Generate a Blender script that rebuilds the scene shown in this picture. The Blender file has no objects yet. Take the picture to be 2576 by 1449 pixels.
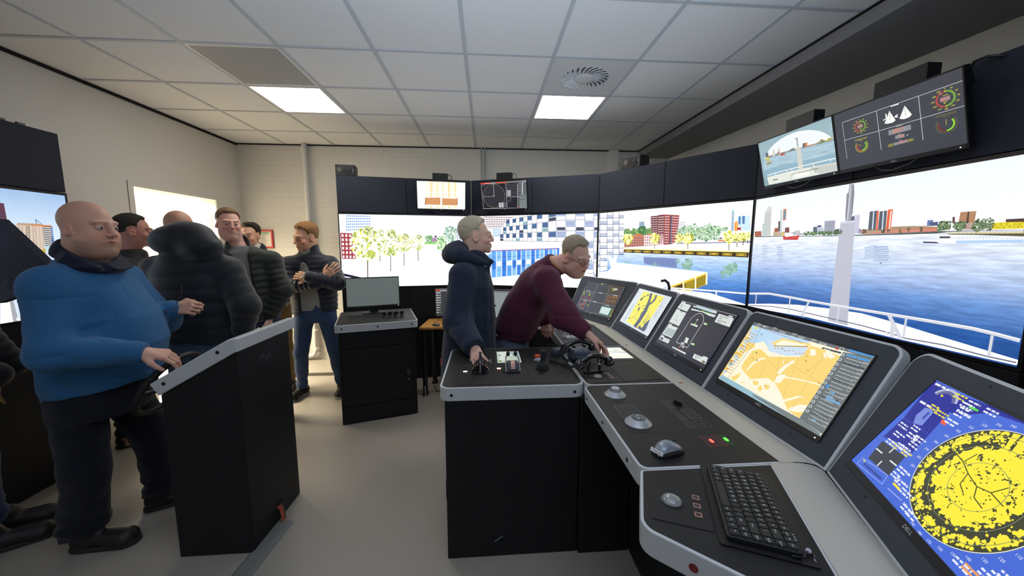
import bpy, math, random
import numpy as np
from mathutils import Matrix, Vector
C = bpy.context.scene.collection
PI = math.pi
SC = bpy.context.scene

# ------------------------------------------------------------------ colour / materials
def lin(c):
    o = []
    for v in c[:3]:
        v /= 255.0
        o.append(v / 12.92 if v <= 0.04045 else ((v + 0.055) / 1.055) ** 2.4)
    return tuple(o)

MATS = {}
def mat(name, rgb, rough=0.5, metal=0.0, var=0.0, vscale=40.0, bump=0.0, bscale=200.0, spec=0.5, coat=0.0, alpha=1.0, trans=0.0):
    if name in MATS: return MATS[name]
    m = bpy.data.materials.new(name); m.use_nodes = True
    nt = m.node_tree; b = nt.nodes['Principled BSDF']
    col = lin(rgb) + (1,)
    b.inputs['Base Color'].default_value = col
    b.inputs['Roughness'].default_value = rough
    b.inputs['Metallic'].default_value = metal
    b.inputs['Specular IOR Level'].default_value = spec
    b.inputs['Coat Weight'].default_value = coat
    b.inputs['Transmission Weight'].default_value = trans
    b.inputs['Alpha'].default_value = alpha
    if var or bump:
        tc = nt.nodes.new('ShaderNodeTexCoord')
    if var:
        n = nt.nodes.new('ShaderNodeTexNoise'); n.inputs['Scale'].default_value = vscale; n.inputs['Detail'].default_value = 4
        nt.links.new(tc.outputs['Object'], n.inputs['Vector'])
        r = nt.nodes.new('ShaderNodeMapRange'); r.inputs['From Min'].default_value = .25; r.inputs['From Max'].default_value = .75
        r.inputs['To Min'].default_value = 1 - var; r.inputs['To Max'].default_value = 1 + var
        nt.links.new(n.outputs['Fac'], r.inputs['Value'])
        x = nt.nodes.new('ShaderNodeMix'); x.data_type = 'RGBA'; x.blend_type = 'MULTIPLY'; x.inputs['Factor'].default_value = 1
        x.inputs['A'].default_value = col
        nt.links.new(r.outputs['Result'], x.inputs['B']); nt.links.new(x.outputs['Result'], b.inputs['Base Color'])
    if bump:
        n2 = nt.nodes.new('ShaderNodeTexNoise'); n2.inputs['Scale'].default_value = bscale; n2.inputs['Detail'].default_value = 3
        nt.links.new(tc.outputs['Object'], n2.inputs['Vector'])
        bp = nt.nodes.new('ShaderNodeBump'); bp.inputs['Strength'].default_value = bump; bp.inputs['Distance'].default_value = .004
        nt.links.new(n2.outputs['Fac'], bp.inputs['Height']); nt.links.new(bp.outputs['Normal'], b.inputs['Normal'])
    MATS[name] = m
    return m

def emat(name, rgb, strength):
    if name in MATS: return MATS[name]
    m = bpy.data.materials.new(name); m.use_nodes = True
    b = m.node_tree.nodes['Principled BSDF']
    b.inputs['Base Color'].default_value = lin(rgb) + (1,)
    b.inputs['Emission Color'].default_value = lin(rgb) + (1,)
    b.inputs['Emission Strength'].default_value = strength
    MATS[name] = m
    return m

# ------------------------------------------------------------------ objects
WM = {}                                   # world matrices of the roots / parts
def thing(name, label, cat, loc=(0, 0, 0), rotz=0.0, group=None, M=None):
    o = bpy.data.objects.new(name, None); C.objects.link(o); o.empty_display_size = .05
    m = M if M is not None else Matrix.Translation(Vector(loc)) @ Matrix.Rotation(rotz, 4, 'Z')
    o.matrix_world = m; WM[o] = m.copy()
    o['label'] = label; o['category'] = cat
    if group: o['group'] = group
    return o

def tag(o, label, cat=None, group=None):
    o['label'] = label
    if cat: o['category'] = cat
    if group: o['group'] = group
    return o

class MB:
    """collects shapes, links them as one mesh"""
    def __init__(s): s.v = []; s.f = []; s.mi = []; s.cur = 0
    def add(s, vs, fs, M=None):
        b = len(s.v)
        for p in vs:
            p = Vector(p)
            s.v.append(tuple(M @ p if M is not None else p))
        for f in fs:
            s.f.append(tuple(b + i for i in f)); s.mi.append(s.cur)
        return s
    def box(s, lo, hi, M=None):
        x0, y0, z0 = lo; x1, y1, z1 = hi
        return s.add([(x0,y0,z0),(x1,y0,z0),(x1,y1,z0),(x0,y1,z0),(x0,y0,z1),(x1,y0,z1),(x1,y1,z1),(x0,y1,z1)],
                     [(3,2,1,0),(4,5,6,7),(0,1,5,4),(1,2,6,5),(2,3,7,6),(3,0,4,7)], M)
    def prism(s, poly, z0, z1, M=None):
        n = len(poly)
        a = sum(poly[i][0]*poly[(i+1)%n][1]-poly[(i+1)%n][0]*poly[i][1] for i in range(n))
        if a < 0: poly = poly[::-1]
        vs = [(p[0],p[1],z0) for p in poly] + [(p[0],p[1],z1) for p in poly]
        fs = [tuple(range(n-1,-1,-1)), tuple(range(n,2*n))] + [(i,(i+1)%n,n+(i+1)%n,n+i) for i in range(n)]
        return s.add(vs, fs, M)
    def tube(s, pts, r, seg=8, M=None, caps=True, closed=False):
        P = [Vector(p) for p in pts]; n = len(P)
        R = r if isinstance(r, (list, tuple)) else [r]*n
        vs = []; up = None
        for i in range(n):
            if closed: t = P[(i+1)%n]-P[i-1]
            else: t = P[min(i+1,n-1)]-P[max(i-1,0)]
            if t.length < 1e-9: t = Vector((0,0,1))
            t.normalize()
            if up is None:
                up = Vector((0,0,1)) if abs(t.z) < .9 else Vector((1,0,0))
            a = up - t*up.dot(t)
            if a.length < 1e-6: a = t.orthogonal()
            a.normalize(); b = t.cross(a); up = a
            for k in range(seg):
                q = 2*PI*k/seg
                vs.append(P[i] + (a*math.cos(q)+b*math.sin(q))*R[i])
        fs = []
        m = n if closed else n-1
        for i in range(m):
            j = (i+1) % n
            for k in range(seg):
                l = (k+1) % seg
                fs.append((i*seg+k, i*seg+l, j*seg+l, j*seg+k))
        if caps and not closed:
            fs.append(tuple(range(seg-1,-1,-1))); fs.append(tuple((n-1)*seg+k for k in range(seg)))
        return s.add(vs, fs, M)
    def lathe(s, prof, seg=24, M=None):
        n = len(prof); vs = []
        for r, z in prof:
            for k in range(seg):
                q = 2*PI*k/seg; vs.append((r*math.cos(q), r*math.sin(q), z))
        fs = [(i*seg+k, i*seg+(k+1)%seg, (i+1)*seg+(k+1)%seg, (i+1)*seg+k) for i in range(n-1) for k in range(seg)]
        fs.append(tuple(range(seg-1,-1,-1))); fs.append(tuple((n-1)*seg+k for k in range(seg)))
        return s.add(vs, fs, M)
    def ball(s, c, r, seg=16, rings=10, M=None):
        rx, ry, rz = r if isinstance(r, (list, tuple)) else (r, r, r)
        vs = [(c[0], c[1], c[2]-rz)]
        for i in range(1, rings):
            t = -PI/2 + PI*i/rings
            for k in range(seg):
                q = 2*PI*k/seg
                vs.append((c[0]+rx*math.cos(t)*math.cos(q), c[1]+ry*math.cos(t)*math.sin(q), c[2]+rz*math.sin(t)))
        vs.append((c[0], c[1], c[2]+rz)); L = len(vs)-1
        fs = [(0, 1+(k+1)%seg, 1+k) for k in range(seg)]
        for i in range(rings-2):
            for k in range(seg):
                a = 1+i*seg; b = a+seg
                fs.append((a+k, a+(k+1)%seg, b+(k+1)%seg, b+k))
        a = 1+(rings-2)*seg
        fs += [(a+k, a+(k+1)%seg, L) for k in range(seg)]
        return s.add(vs, fs, M)
    def build(s, name, m, parent=None, world=True, smooth=False, bevel=0.0, bseg=2):
        me = bpy.data.meshes.new(name)
        V = s.v
        if parent is not None and world:
            inv = WM[parent].inverted(); V = [tuple(inv @ Vector(p)) for p in V]
        me.from_pydata(V, [], s.f)
        for x in (m if isinstance(m, (list, tuple)) else [m]): me.materials.append(x)
        if any(s.mi): me.polygons.foreach_set('material_index', s.mi)
        if smooth:
            me.polygons.foreach_set('use_smooth', [True]*len(me.polygons))
            if smooth != 'all': me.set_sharp_from_angle(angle=math.radians(40))
        me.update()
        o = bpy.data.objects.new(name, me); C.objects.link(o)
        if parent is not None:
            o.parent = parent; WM[o] = WM[parent]
        else:
            WM[o] = Matrix()
        if bevel:
            b = o.modifiers.new('bevel', 'BEVEL'); b.width = bevel; b.segments = bseg; b.limit_method = 'ANGLE'; b.angle_limit = math.radians(50)
        return o

def struct(name, mb, m, **k):
    o = mb.build(name, m, **k); o['kind'] = 'structure'; return o

def solo(name, mb, m, label, cat, base, group=None, **k):
    """a thing that is one mesh, its origin at its base"""
    off = Vector(base); mb.v = [tuple(Vector(p)-off) for p in mb.v]
    o = mb.build(name, m, world=False, **k); o.location = off; WM[o] = Matrix.Translation(off)
    return tag(o, label, cat, group)

def rrect(x0, y0, x1, y1, r, n=5):
    """rounded rectangle; r may be four radii (bl, br, tr, tl)"""
    rs = r if isinstance(r, (list, tuple)) else (r,)*4
    out = []
    for (cx, cy, a), q in zip(((x0,y0,PI),(x1,y0,1.5*PI),(x1,y1,0),(x0,y1,.5*PI)), rs):
        sx = 1 if cx == x0 else -1; sy = 1 if cy == y0 else -1
        if q <= 0: out.append((cx, cy)); continue
        for k in range(n+1):
            t = a + .5*PI*k/n
            out.append((cx+sx*q+q*math.cos(t), cy+sy*q+q*math.sin(t)))
    return out

def rpoly(pts, rads, n=5):
    """polygon with rounded corners"""
    out = []; N = len(pts)
    for i in range(N):
        r = rads[i] if isinstance(rads, (list, tuple)) else rads
        p = Vector(pts[i]); a = Vector(pts[i-1])-p; b = Vector(pts[(i+1)%N])-p
        if r <= 0: out.append(tuple(p)); continue
        a.normalize(); b.normalize()
        h = math.acos(max(-1, min(1, a.dot(b))))/2
        d = r/math.tan(h); c = p+(a+b).normalized()*(r/math.sin(h))
        s0 = p+a*d; s1 = p+b*d
        for k in range(n+1):
            t = k/n; q = (s0-c).lerp(s1-c, t)
            out.append(tuple(c+q.normalized()*r))
    return out

def inset(pts, d):
    """inward offset of a convex polygon"""
    N = len(pts)
    a = sum(pts[i][0]*pts[(i+1)%N][1]-pts[(i+1)%N][0]*pts[i][1] for i in range(N))
    s = 1 if a > 0 else -1
    out = []
    for i in range(N):
        p = Vector(pts[i]); e0 = (p-Vector(pts[i-1])).normalized(); e1 = (Vector(pts[(i+1)%N])-p).normalized()
        n0 = Vector((-e0.y, e0.x))*s; n1 = Vector((-e1.y, e1.x))*s
        m = (n0+n1).normalized(); out.append(tuple(p+m*(d/max(.2, m.dot(n0)))))
    return out

def frame3(o, x, y):
    """matrix with origin o, axes x, y and their normal"""
    x = Vector(x).normalized(); y = Vector(y); y = (y-x*y.dot(x)).normalized(); z = x.cross(y)
    return Matrix(((x.x,y.x,z.x,o[0]),(x.y,y.y,z.y,o[1]),(x.z,y.z,z.z,o[2]),(0,0,0,1)))

# ------------------------------------------------------------------ pictures shown on displays: flat coloured shapes that glow
def pic_mat(strength, water=False):
    nm = 'display_light_%d%s' % (round(strength*100), '_ripples' if water else '')
    if nm in MATS: return MATS[nm]
    m = bpy.data.materials.new(nm); m.use_nodes = True; nt = m.node_tree
    b = nt.nodes['Principled BSDF']
    b.inputs['Base Color'].default_value = (.01, .01, .01, 1); b.inputs['Roughness'].default_value = .35
    a = nt.nodes.new('ShaderNodeAttribute'); a.attribute_name = 'Col'
    src = a.outputs['Color']
    if water:
        tc = nt.nodes.new('ShaderNodeTexCoord'); mp = nt.nodes.new('ShaderNodeMapping')
        mp.inputs['Scale'].default_value = (9, 70, 1)
        nt.links.new(tc.outputs['Object'], mp.inputs['Vector'])
        n = nt.nodes.new('ShaderNodeTexNoise'); n.inputs['Scale'].default_value = 1; n.inputs['Detail'].default_value = 5; n.inputs['Roughness'].default_value = .6
        nt.links.new(mp.outputs['Vector'], n.inputs['Vector'])
        r = nt.nodes.new('ShaderNodeMapRange'); r.inputs['From Min'].default_value = .3; r.inputs['From Max'].default_value = .7
        r.inputs['To Min'].default_value = .74; r.inputs['To Max'].default_value = 1.24
        nt.links.new(n.outputs['Fac'], r.inputs['Value'])
        x = nt.nodes.new('ShaderNodeMix'); x.data_type = 'RGBA'; x.blend_type = 'MULTIPLY'; x.inputs['Factor'].default_value = 1
        nt.links.new(src, x.inputs['A']); nt.links.new(r.outputs['Result'], x.inputs['B']); src = x.outputs['Result']
    nt.links.new(src, b.inputs['Emission Color']); b.inputs['Emission Strength'].default_value = strength
    MATS[nm] = m
    return m

TXT = {}
def glyphs(s):
    if s not in TXT:
        cu = bpy.data.curves.new('writing', 'FONT'); cu.body = s; cu.size = 1; cu.resolution_u = 2
        ob = bpy.data.objects.new('writing', cu); me = ob.to_mesh()
        vs = [(v.co.x, v.co.y) for v in me.vertices]; fs = [tuple(p.vertices) for p in me.polygons]
        ob.to_mesh_clear(); bpy.data.objects.remove(ob); bpy.data.curves.remove(cu)
        w = max([v[0] for v in vs] or [0])
        TXT[s] = (vs, fs, w)
    return TXT[s]

class Canvas:
    def __init__(s, w, h, bg=None, step=.00025):
        s.w = w; s.h = h; s.v = []; s.f = []; s.c = []; s.m = []; s.step = step
        s.rip = False
        if bg: s.rect(0, 0, w, h, bg, 0)
    def _p(s, pts, fs, cols, L):
        b = len(s.v); z = s.step*(L+1)
        s.v += [(p[0], p[1], z) for p in pts]
        for f in fs:
            s.f.append(tuple(b+i for i in f)); s.m.append(1 if s.rip else 0)
            s.c += [cols[i] for i in f] if isinstance(cols, list) else [cols]*len(f)
    def clip(s, pts):
        for ax, lim, sg in ((0,0,1),(0,s.w,-1),(1,0,1),(1,s.h,-1)):
            out = []
            for i in range(len(pts)):
                a = pts[i-1]; b = pts[i]; da = (a[ax]-lim)*sg; db = (b[ax]-lim)*sg
                if (da < 0) != (db < 0):
                    t = da/(da-db); out.append(tuple(a[k]+(b[k]-a[k])*t for k in (0,1)))
                if db >= 0: out.append(tuple(b))
            pts = out
            if len(pts) < 3: return []
        return pts
    def poly(s, pts, col, L=1):
        pts = s.clip([tuple(p) for p in pts])
        if len(pts) > 2: s._p(pts, [tuple(range(len(pts)))], lin(col), L)
    def rect(s, x0, y0, x1, y1, col, L=1): s.poly([(x0,y0),(x1,y0),(x1,y1),(x0,y1)], col, L)
    def grad(s, pts, cols, L=1): s._p(pts, [tuple(range(len(pts)))], [lin(c) for c in cols], L)
    def vgrad(s, stops, L=0, x0=0, x1=None):
        """horizontal bands between (y, colour) stops"""
        x1 = s.w if x1 is None else x1
        for (ya, ca), (yb, cb) in zip(stops, stops[1:]):
            s.grad([(x0,ya),(x1,ya),(x1,yb),(x0,yb)], [ca,ca,cb,cb], L)
    def disc(s, x, y, r, col, L=1, n=20, ry=None):
        ry = ry or r
        s.poly([(x+r*math.cos(2*PI*k/n), y+ry*math.sin(2*PI*k/n)) for k in range(n)], col, L)
    def ring(s, x, y, r0, r1, col, L=1, a0=0, a1=360, n=40):
        A = [math.radians(a0+(a1-a0)*k/n) for k in range(n+1)]
        pts = [(x+r*math.cos(a), y+r*math.sin(a)) for a in A for r in (r0, r1)]
        s._p(pts, [(2*k,2*k+1,2*k+3,2*k+2) for k in range(n)], lin(col), L)
    def line(s, x0, y0, x1, y1, wd, col, L=2):
        d = Vector((x1-x0, y1-y0))
        if d.length < 1e-9: return
        d.normalize(); n = Vector((-d.y, d.x))*wd/2
        s.poly([(x0-n.x,y0-n.y),(x1-n.x,y1-n.y),(x1+n.x,y1+n.y),(x0+n.x,y0+n.y)], col, L)
    def path(s, pts, wd, col, L=2):
        for a, b in zip(pts, pts[1:]): s.line(a[0],a[1],b[0],b[1],wd,col,L)
    def box(s, x0, y0, x1, y1, wd, col, L=2): s.path([(x0,y0),(x1,y0),(x1,y1),(x0,y1),(x0,y0)], wd, col, L)
    def quad(s, q, i0, j0, i1, j1):
        def b(u, v):
            return tuple((q[0][k]*(1-u)+q[1][k]*u)*(1-v)+(q[3][k]*(1-u)+q[2][k]*u)*v for k in (0,1))
        return [b(i0,j0), b(i1,j0), b(i1,j1), b(i0,j1)]
    def grid(s, q, nx, ny, fx, fy, col, L=2, keep=None):
        """nx by ny small panes inside the four-cornered face q (bl, br, tr, tl)"""
        for i in range(nx):
            for j in range(ny):
                if keep and not keep(i, j): continue
                a = (1-fx)/2; b = (1-fy)/2
                s.poly(s.quad(q, (i+a)/nx, (j+b)/ny, (i+1-a)/nx, (j+1-b)/ny), col, L)
    def blob(s, x, y, rx, ry, cols, L=2, n=60, size=.2, seed=1):
        """a crown of leaves"""
        R = random.Random(seed)
        for k in range(n):
            a = R.random()*2*PI; d = math.sqrt(R.random())
            r = size*(.5+R.random())*min(rx, ry); px = x+rx*d*math.cos(a); py = y+ry*d*math.sin(a); t = R.random()*PI
            m = 5
            s.poly([(px+r*math.cos(t+2*PI*i/m)*(.7+.6*R.random()), py+r*math.sin(t+2*PI*i/m)*(.7+.6*R.random())) for i in range(m)], cols[k % len(cols)], L+(k % 4))
    def text(s, t, x, y, size, col, L=3, anchor='l', rot=0):
        vs, fs, w = glyphs(t)
        ox = {'l': 0, 'c': -w/2, 'r': -w}[anchor]; ca, sa = math.cos(rot), math.sin(rot)
        pts = [(x+size*((vx+ox)*ca-vy*sa), y+size*((vx+ox)*sa+vy*ca)) for vx, vy in vs]
        s._p(pts, fs, lin(col), L)
    def bars(s, x, y, w, col, L=2, rows=1, dy=.01, th=.004, seed=0, lo=.3):
        """rows of unreadable small print"""
        R = random.Random(seed)
        for i in range(rows):
            px = x; end = x+w*(lo+(1-lo)*R.random())
            while px < end:
                q = min(end, px+th*(1+3*R.random())); s.rect(px, y-i*dy, q, y-i*dy+th, col, L); px = q+th*.7
    def build(s, name, parent, M, strength, kind=None):
        me = bpy.data.meshes.new(name)
        inv = WM[parent].inverted() @ M if parent is not None else M
        # keep the picture's own axes: object matrix carries the placement
        me.from_pydata(s.v, [], s.f)
        at = me.color_attributes.new('Col', 'FLOAT_COLOR', 'CORNER')
        at.data.foreach_set('color', np.array([(c[0],c[1],c[2],1) for c in s.c], dtype=np.float32).ravel())
        me.materials.append(pic_mat(strength)); me.materials.append(pic_mat(strength, True))
        me.polygons.foreach_set('material_index', s.m)
        me.update()
        o = bpy.data.objects.new(name, me); C.objects.link(o); o.parent = parent
        o.matrix_basis = inv; WM[o] = M.copy()
        return o
# ------------------------------------------------------------------ camera
cam = bpy.data.objects.new('camera', bpy.data.cameras.new('camera')); C.objects.link(cam)
yaw, pitch = math.radians(4.178), math.radians(-6.758)
fw = Vector((math.sin(yaw)*math.cos(pitch), math.cos(yaw)*math.cos(pitch), math.sin(pitch)))
rt = Vector((math.cos(yaw), -math.sin(yaw), 0)); up = rt.cross(fw)
cam.matrix_world = Matrix(((rt.x,up.x,-fw.x,0),(rt.y,up.y,-fw.y,0),(rt.z,up.z,-fw.z,1.58),(0,0,0,1)))
cam.data.sensor_width = 36; cam.data.lens = 36*899.436/2576; cam.data.clip_start = .02
SC.camera = cam
SC.view_settings.view_transform = 'Standard'; SC.view_settings.look = 'None'
SC.view_settings.exposure = 0.0; SC.view_settings.gamma = 1; SC.view_settings.use_curve_mapping = False

# ------------------------------------------------------------------ materials
WALLP = mat('white_wall_paint', (214, 212, 206), .75, bump=.12, bscale=90)
TILE = mat('mineral_ceiling_tile', (226, 228, 231), .9, var=.04, vscale=260, bump=.2, bscale=400)
BAR = mat('ceiling_grid_bar', (184, 190, 198), .5)
FLOOR = mat('speckled_vinyl_floor', (166, 158, 146), .42, var=.10, vscale=420)
BLACK = mat('black_laminate', (22, 22, 25), .55, var=.10, vscale=500, bump=.10, bscale=900, spec=.35)
BOARD = mat('charcoal_felt_board', (46, 50, 61), .8, var=.12, vscale=600, bump=.15, bscale=900, spec=.3)
BLK = mat('black_plastic', (20, 20, 22), .4)
GAP = mat('dark_gap', (10, 10, 11), .9)
ALU = mat('pale_grey_enamel', (204, 206, 208), .42, var=.015, vscale=300)
PLATE = mat('black_grained_plate', (30, 29, 29), .55, var=.15, vscale=700, bump=.12, bscale=1100, spec=.4)
FACE = mat('slate_grained_plate', (60, 65, 74), .6, var=.10, vscale=700, bump=.1, bscale=1100, spec=.35)
STEEL = mat('brushed_steel', (170, 172, 175), .3, metal=1)
WHITE = mat('white_plastic', (232, 232, 230), .4)
SILVER = mat('silver_plastic', (186, 188, 192), .35, metal=.35)
RED = mat('red_plastic', (190, 24, 30), .35)

# brickwork under paint
BRICK = mat('painted_brick', (208, 205, 197), .7)
nt = BRICK.node_tree; b = nt.nodes['Principled BSDF']
tc = nt.nodes.new('ShaderNodeTexCoord'); sep = nt.nodes.new('ShaderNodeSeparateXYZ'); cmb = nt.nodes.new('ShaderNodeCombineXYZ')
nt.links.new(tc.outputs['Object'], sep.inputs[0]); nt.links.new(sep.outputs['X'], cmb.inputs['X']); nt.links.new(sep.outputs['Z'], cmb.inputs['Y'])
bt = nt.nodes.new('ShaderNodeTexBrick'); bt.inputs['Scale'].default_value = 1; bt.inputs['Brick Width'].default_value = .22; bt.inputs['Row Height'].default_value = .065
bt.inputs['Mortar Size'].default_value = .006; bt.inputs['Mortar Smooth'].default_value = .6; bt.inputs['Color1'].default_value = (1,1,1,1); bt.inputs['Color2'].default_value = (.9,.9,.9,1); bt.inputs['Mortar'].default_value = (0,0,0,1)
nt.links.new(cmb.outputs[0], bt.inputs['Vector'])
bp = nt.nodes.new('ShaderNodeBump'); bp.inputs['Strength'].default_value = .35; bp.inputs['Distance'].default_value = .006
nt.links.new(bt.outputs['Color'], bp.inputs['Height']); nt.links.new(bp.outputs['Normal'], b.inputs['Normal'])

# perforated metal tile
PERF = mat('perforated_metal_tile', (205, 207, 210), .5)
nt = PERF.node_tree; b = nt.nodes['Principled BSDF']; tc = nt.nodes.new('ShaderNodeTexCoord')
mp = nt.nodes.new('ShaderNodeMapping'); mp.inputs['Rotation'].default_value = (0, 0, math.radians(45)); mp.inputs['Scale'].default_value = (95, 95, 0)
vo = nt.nodes.new('ShaderNodeTexVoronoi'); vo.inputs['Randomness'].default_value = 0; vo.inputs['Scale'].default_value = 1
rp = nt.nodes.new('ShaderNodeMapRange'); rp.inputs['From Min'].default_value = .34; rp.inputs['From Max'].default_value = .42; rp.inputs['To Min'].default_value = 0; rp.inputs['To Max'].default_value = 1
mx = nt.nodes.new('ShaderNodeMix'); mx.data_type = 'RGBA'; mx.inputs['A'].default_value = lin((52,54,58))+(1,); mx.inputs['B'].default_value = lin((205,207,210))+(1,)
nt.links.new(tc.outputs['Object'], mp.inputs[0]); nt.links.new(mp.outputs[0], vo.inputs['Vector']); nt.links.new(vo.outputs['Distance'], rp.inputs['Value'])
nt.links.new(rp.outputs['Result'], mx.inputs['Factor']); nt.links.new(mx.outputs['Result'], b.inputs['Base Color'])

# ------------------------------------------------------------------ shell
XL, XR, YB, YF, ZC = -3.13, 2.09, 4.93, -3.0, 2.86
m = MB(); m.box((-5.2, YF-.1, -.1), (3.2, YB+.2, 0)); struct('floor', m, FLOOR)
m = MB(); m.box((XL, 4.386, 0), (-1.66, YB, .04)); struct('trim_1', m, FLOOR, bevel=.004)
m = MB(); m.box((XL, 4.372, 0), (-1.66, 4.386, .036)); struct('trim_2', m, mat('grey_edge_profile', (120,118,114), .4, metal=.5))
m = MB()
m.box((XL-.16, YF, 0), (XL, 3.505, ZC)); m.box((XL-.16, 4.495, 0), (XL, YB+.16, ZC)); m.box((XL-.16, 3.505, 2.105), (XL, 4.495, ZC))
struct('wall_left', m, WALLP)
m = MB(); m.box((XL, YB, 0), (3.2, YB+.16, 3.0)); struct('wall_back', m, BRICK)
m = MB(); m.box((-5.2, YF-.16, 0), (3.2, YF, 3.0)); struct('wall_front', m, WALLP)
m = MB(); m.add([(3.24,YF,0),(3.24,YF,2.9),(2.52,YB,2.9),(2.52,YB,0),(3.4,YF,0),(3.4,YF,2.9),(2.68,YB,2.9),(2.68,YB,0)],
               [(0,1,2,3),(7,6,5,4),(0,4,5,1),(3,2,6,7),(1,5,6,2),(0,3,7,4)]); struct('wall_right', m, WALLP)
# bulkhead that drops from the ceiling along the right wall
m = MB(); m.box((XR, YF, 2.77), (3.3, YB, 2.95)); struct('trim_3', m, mat('shaded_bulkhead_paint', (130,130,134), .8, bump=.1, bscale=120))  # same paint as the wall, darkened to carry the bulkhead's shade in its colour
m = MB(); m.box((XL, YF, 2.838), (XL+.012, YB, ZC)); m.box((XL, YB-.012, 2.848), (XR, YB, ZC)); m.box((XR-.012, YF, 2.85), (XR, YB, ZC)); struct('trim_4', m, GAP)
m = MB(); m.box((1.672, YB-.05, 0), (1.795, YB, ZC)); struct('trim_5', m, WALLP)
m = MB()
m.box((XL, 3.455, 0), (XL+.006, 3.505, 2.15)); m.box((XL, 4.495, 0), (XL+.006, 4.54, 2.15)); m.box((XL, 3.505, 2.105), (XL+.006, 4.495, 2.15))
m.box((XL-.16, 3.505, 0), (XL, 3.51, 2.105)); m.box((XL-.16, 4.49, 0), (XL, 4.495, 2.105)); m.cur = 1
m.box((XL+.0005, 3.452, 0), (XL+.004, 3.455, 2.15)); m.box((XL-.1, 4.487, 1.55), (XL-.06, 4.49, 1.95)); m.box((XL-.13, 4.486, 1.05), (XL-.08, 4.49, 1.25))
d1 = struct('door_1', m, [WALLP, mat('bare_steel_strip', (150,140,120), .5, metal=.3)])
# bright corridor behind the doorway
m = MB(); m.box((-5.36, 1.8, 0), (-5.2, 6.2, 2.9)); m.box((-5.2, 1.7, 0), (XL-.16, 1.8, 2.9)); m.box((-5.2, 6.2, 0), (XL-.16, 6.3, 2.9)); m.box((-5.36, 1.7, 2.7), (XL-.16, 6.3, 2.8))
struct('wall_corridor', m, WALLP)

# ceiling of lay-in tiles
gx = [XL]+[-.126+.6*i for i in range(-5, 4) if -.126+.6*i > XL+.05]+[XR]
gy = [YF]+[2.586+.6*j for j in range(-9, 4)]+[YB]
special = {(-1.926, 2.586): 'perf', (-1.926, 3.186): 'light', (.474, 3.186): 'light', (.474, 2.586): 'swirl'}
def near(x, y):
    for k, v in special.items():
        if abs(k[0]-x) < .02 and abs(k[1]-y) < .02: return v
m = MB(); hb = .012
for i in range(len(gx)-1):
    for j in range(len(gy)-1):
        if near(gx[i], gy[j]): continue
        m.box((gx[i]+.004, gy[j]+.004, ZC+.004), (gx[i+1]-.004, gy[j+1]-.004, ZC+.02))
m.cur = 1
for x in gx[1:-1]: m.box((x-hb, YF, ZC-.001), (x+hb, YB, ZC+.01))
for y in gy[1:-1]:
    for i in range(len(gx)-1): m.box((gx[i]+hb, y-hb, ZC-.0005), (gx[i+1]-hb, y+hb, ZC+.01))
m.cur = 2; m.box((-5.3, YF-.2, ZC+.15), (3.3, YB+.2, ZC+.2))
struct('ceiling', m, [TILE, BAR, GAP])

LIGHT = emat('warm_light_panel', (255, 250, 243), 13.0); COOL = emat('cool_light_panel', (226, 237, 255), 5.0)
def ceiling_light(x, y, label, glow=LIGHT):
    t = thing('ceiling_light', label, 'ceiling light', (x, y, ZC), group='square lights in the ceiling grid')
    f = MB()
    for a in ((-.287,-.287,.287,-.272), (-.287,.272,.287,.287), (-.287,-.272,-.272,.272), (.272,-.272,.287,.272)): f.box((a[0],a[1],-.002), (a[2],a[3],.05))
    f.build('frame', WHITE, t, world=False)
    q = MB(); q.box((-.272,-.272,.004), (.272,.272,.012)); q.build('diffuser', glow, t, world=False)
ceiling_light(-1.626, 3.486, 'glowing square ceiling light beside the perforated metal tile')
ceiling_light(.774, 3.486, 'glowing square ceiling light next to the round swirl air vent')
# unseen fittings assumed behind the viewer, tinted cool to fill from there
for x in (-1.626, .774):
    ceiling_light(x, -.114, 'unseen cool-tinted square ceiling light in the rear half of the room', COOL)
    ceiling_light(x, -1.914, 'unseen cool-tinted square ceiling light by the rear wall', COOL)

t = thing('ceiling_vent', 'square white ceiling tile with a round swirl of dark air slots', 'air vent', (.774, 2.886, ZC))
m = MB()
ring_n = 24
m.box((-.288,-.288,.003), (.288,.288,.006)); m.build('face_plate', mat('white_vent_enamel', (205,208,212), .45), t, world=False)
m = MB(); m.cur = 0
for k in range(24):
    a = 2*PI*k/24
    p = []
    for r, tw, w in ((.080, 0, .0022), (.115, .06, .0035), (.150, .16, .0055), (.178, .28, .0075)):
        p.append((r, a+tw, w))
    left = [(r*math.cos(q)-w*math.sin(q), r*math.sin(q)+w*math.cos(q)) for r, q, w in p]
    right = [(r*math.cos(q)+w*math.sin(q), r*math.sin(q)-w*math.cos(q)) for r, q, w in p]
    vs = [(x, y, .0022) for x, y in left]+[(x, y, .0022) for x, y in right]
    m.add(vs, [(i, i+1, 5+i, 4+i) for i in range(3)])
m.build('slot_ring', GAP, t, world=False)
m = MB()
for k in range(24):
    a = 2*PI*k/24
    pl = []
    for r, tw in ((.080,0),(.115,.06),(.150,.16),(.178,.28)):
        pl.append((r, a+tw))
    vs = []
    for r, q in pl:
        w = .002+.055*(r-.08)
        vs += [(r*math.cos(q)-w*math.sin(q), r*math.sin(q)+w*math.cos(q), .0015), (r*math.cos(q)-.2*w*math.sin(q), r*math.sin(q)+.2*w*math.cos(q), -.010)]
    m.add(vs, [(2*i, 2*i+1, 2*i+3, 2*i+2) for i in range(3)])
m.build('vane_ring', mat('white_vent_enamel', (205,208,212), .45), t, world=False)
m = MB(); m.lathe([(.001,-.004),(.055,-.004),(.074,-.001),(.078,.003)], 32); m.build('hub', mat('white_vent_enamel', (205,208,212), .45), t, world=False, smooth=True)
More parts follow.
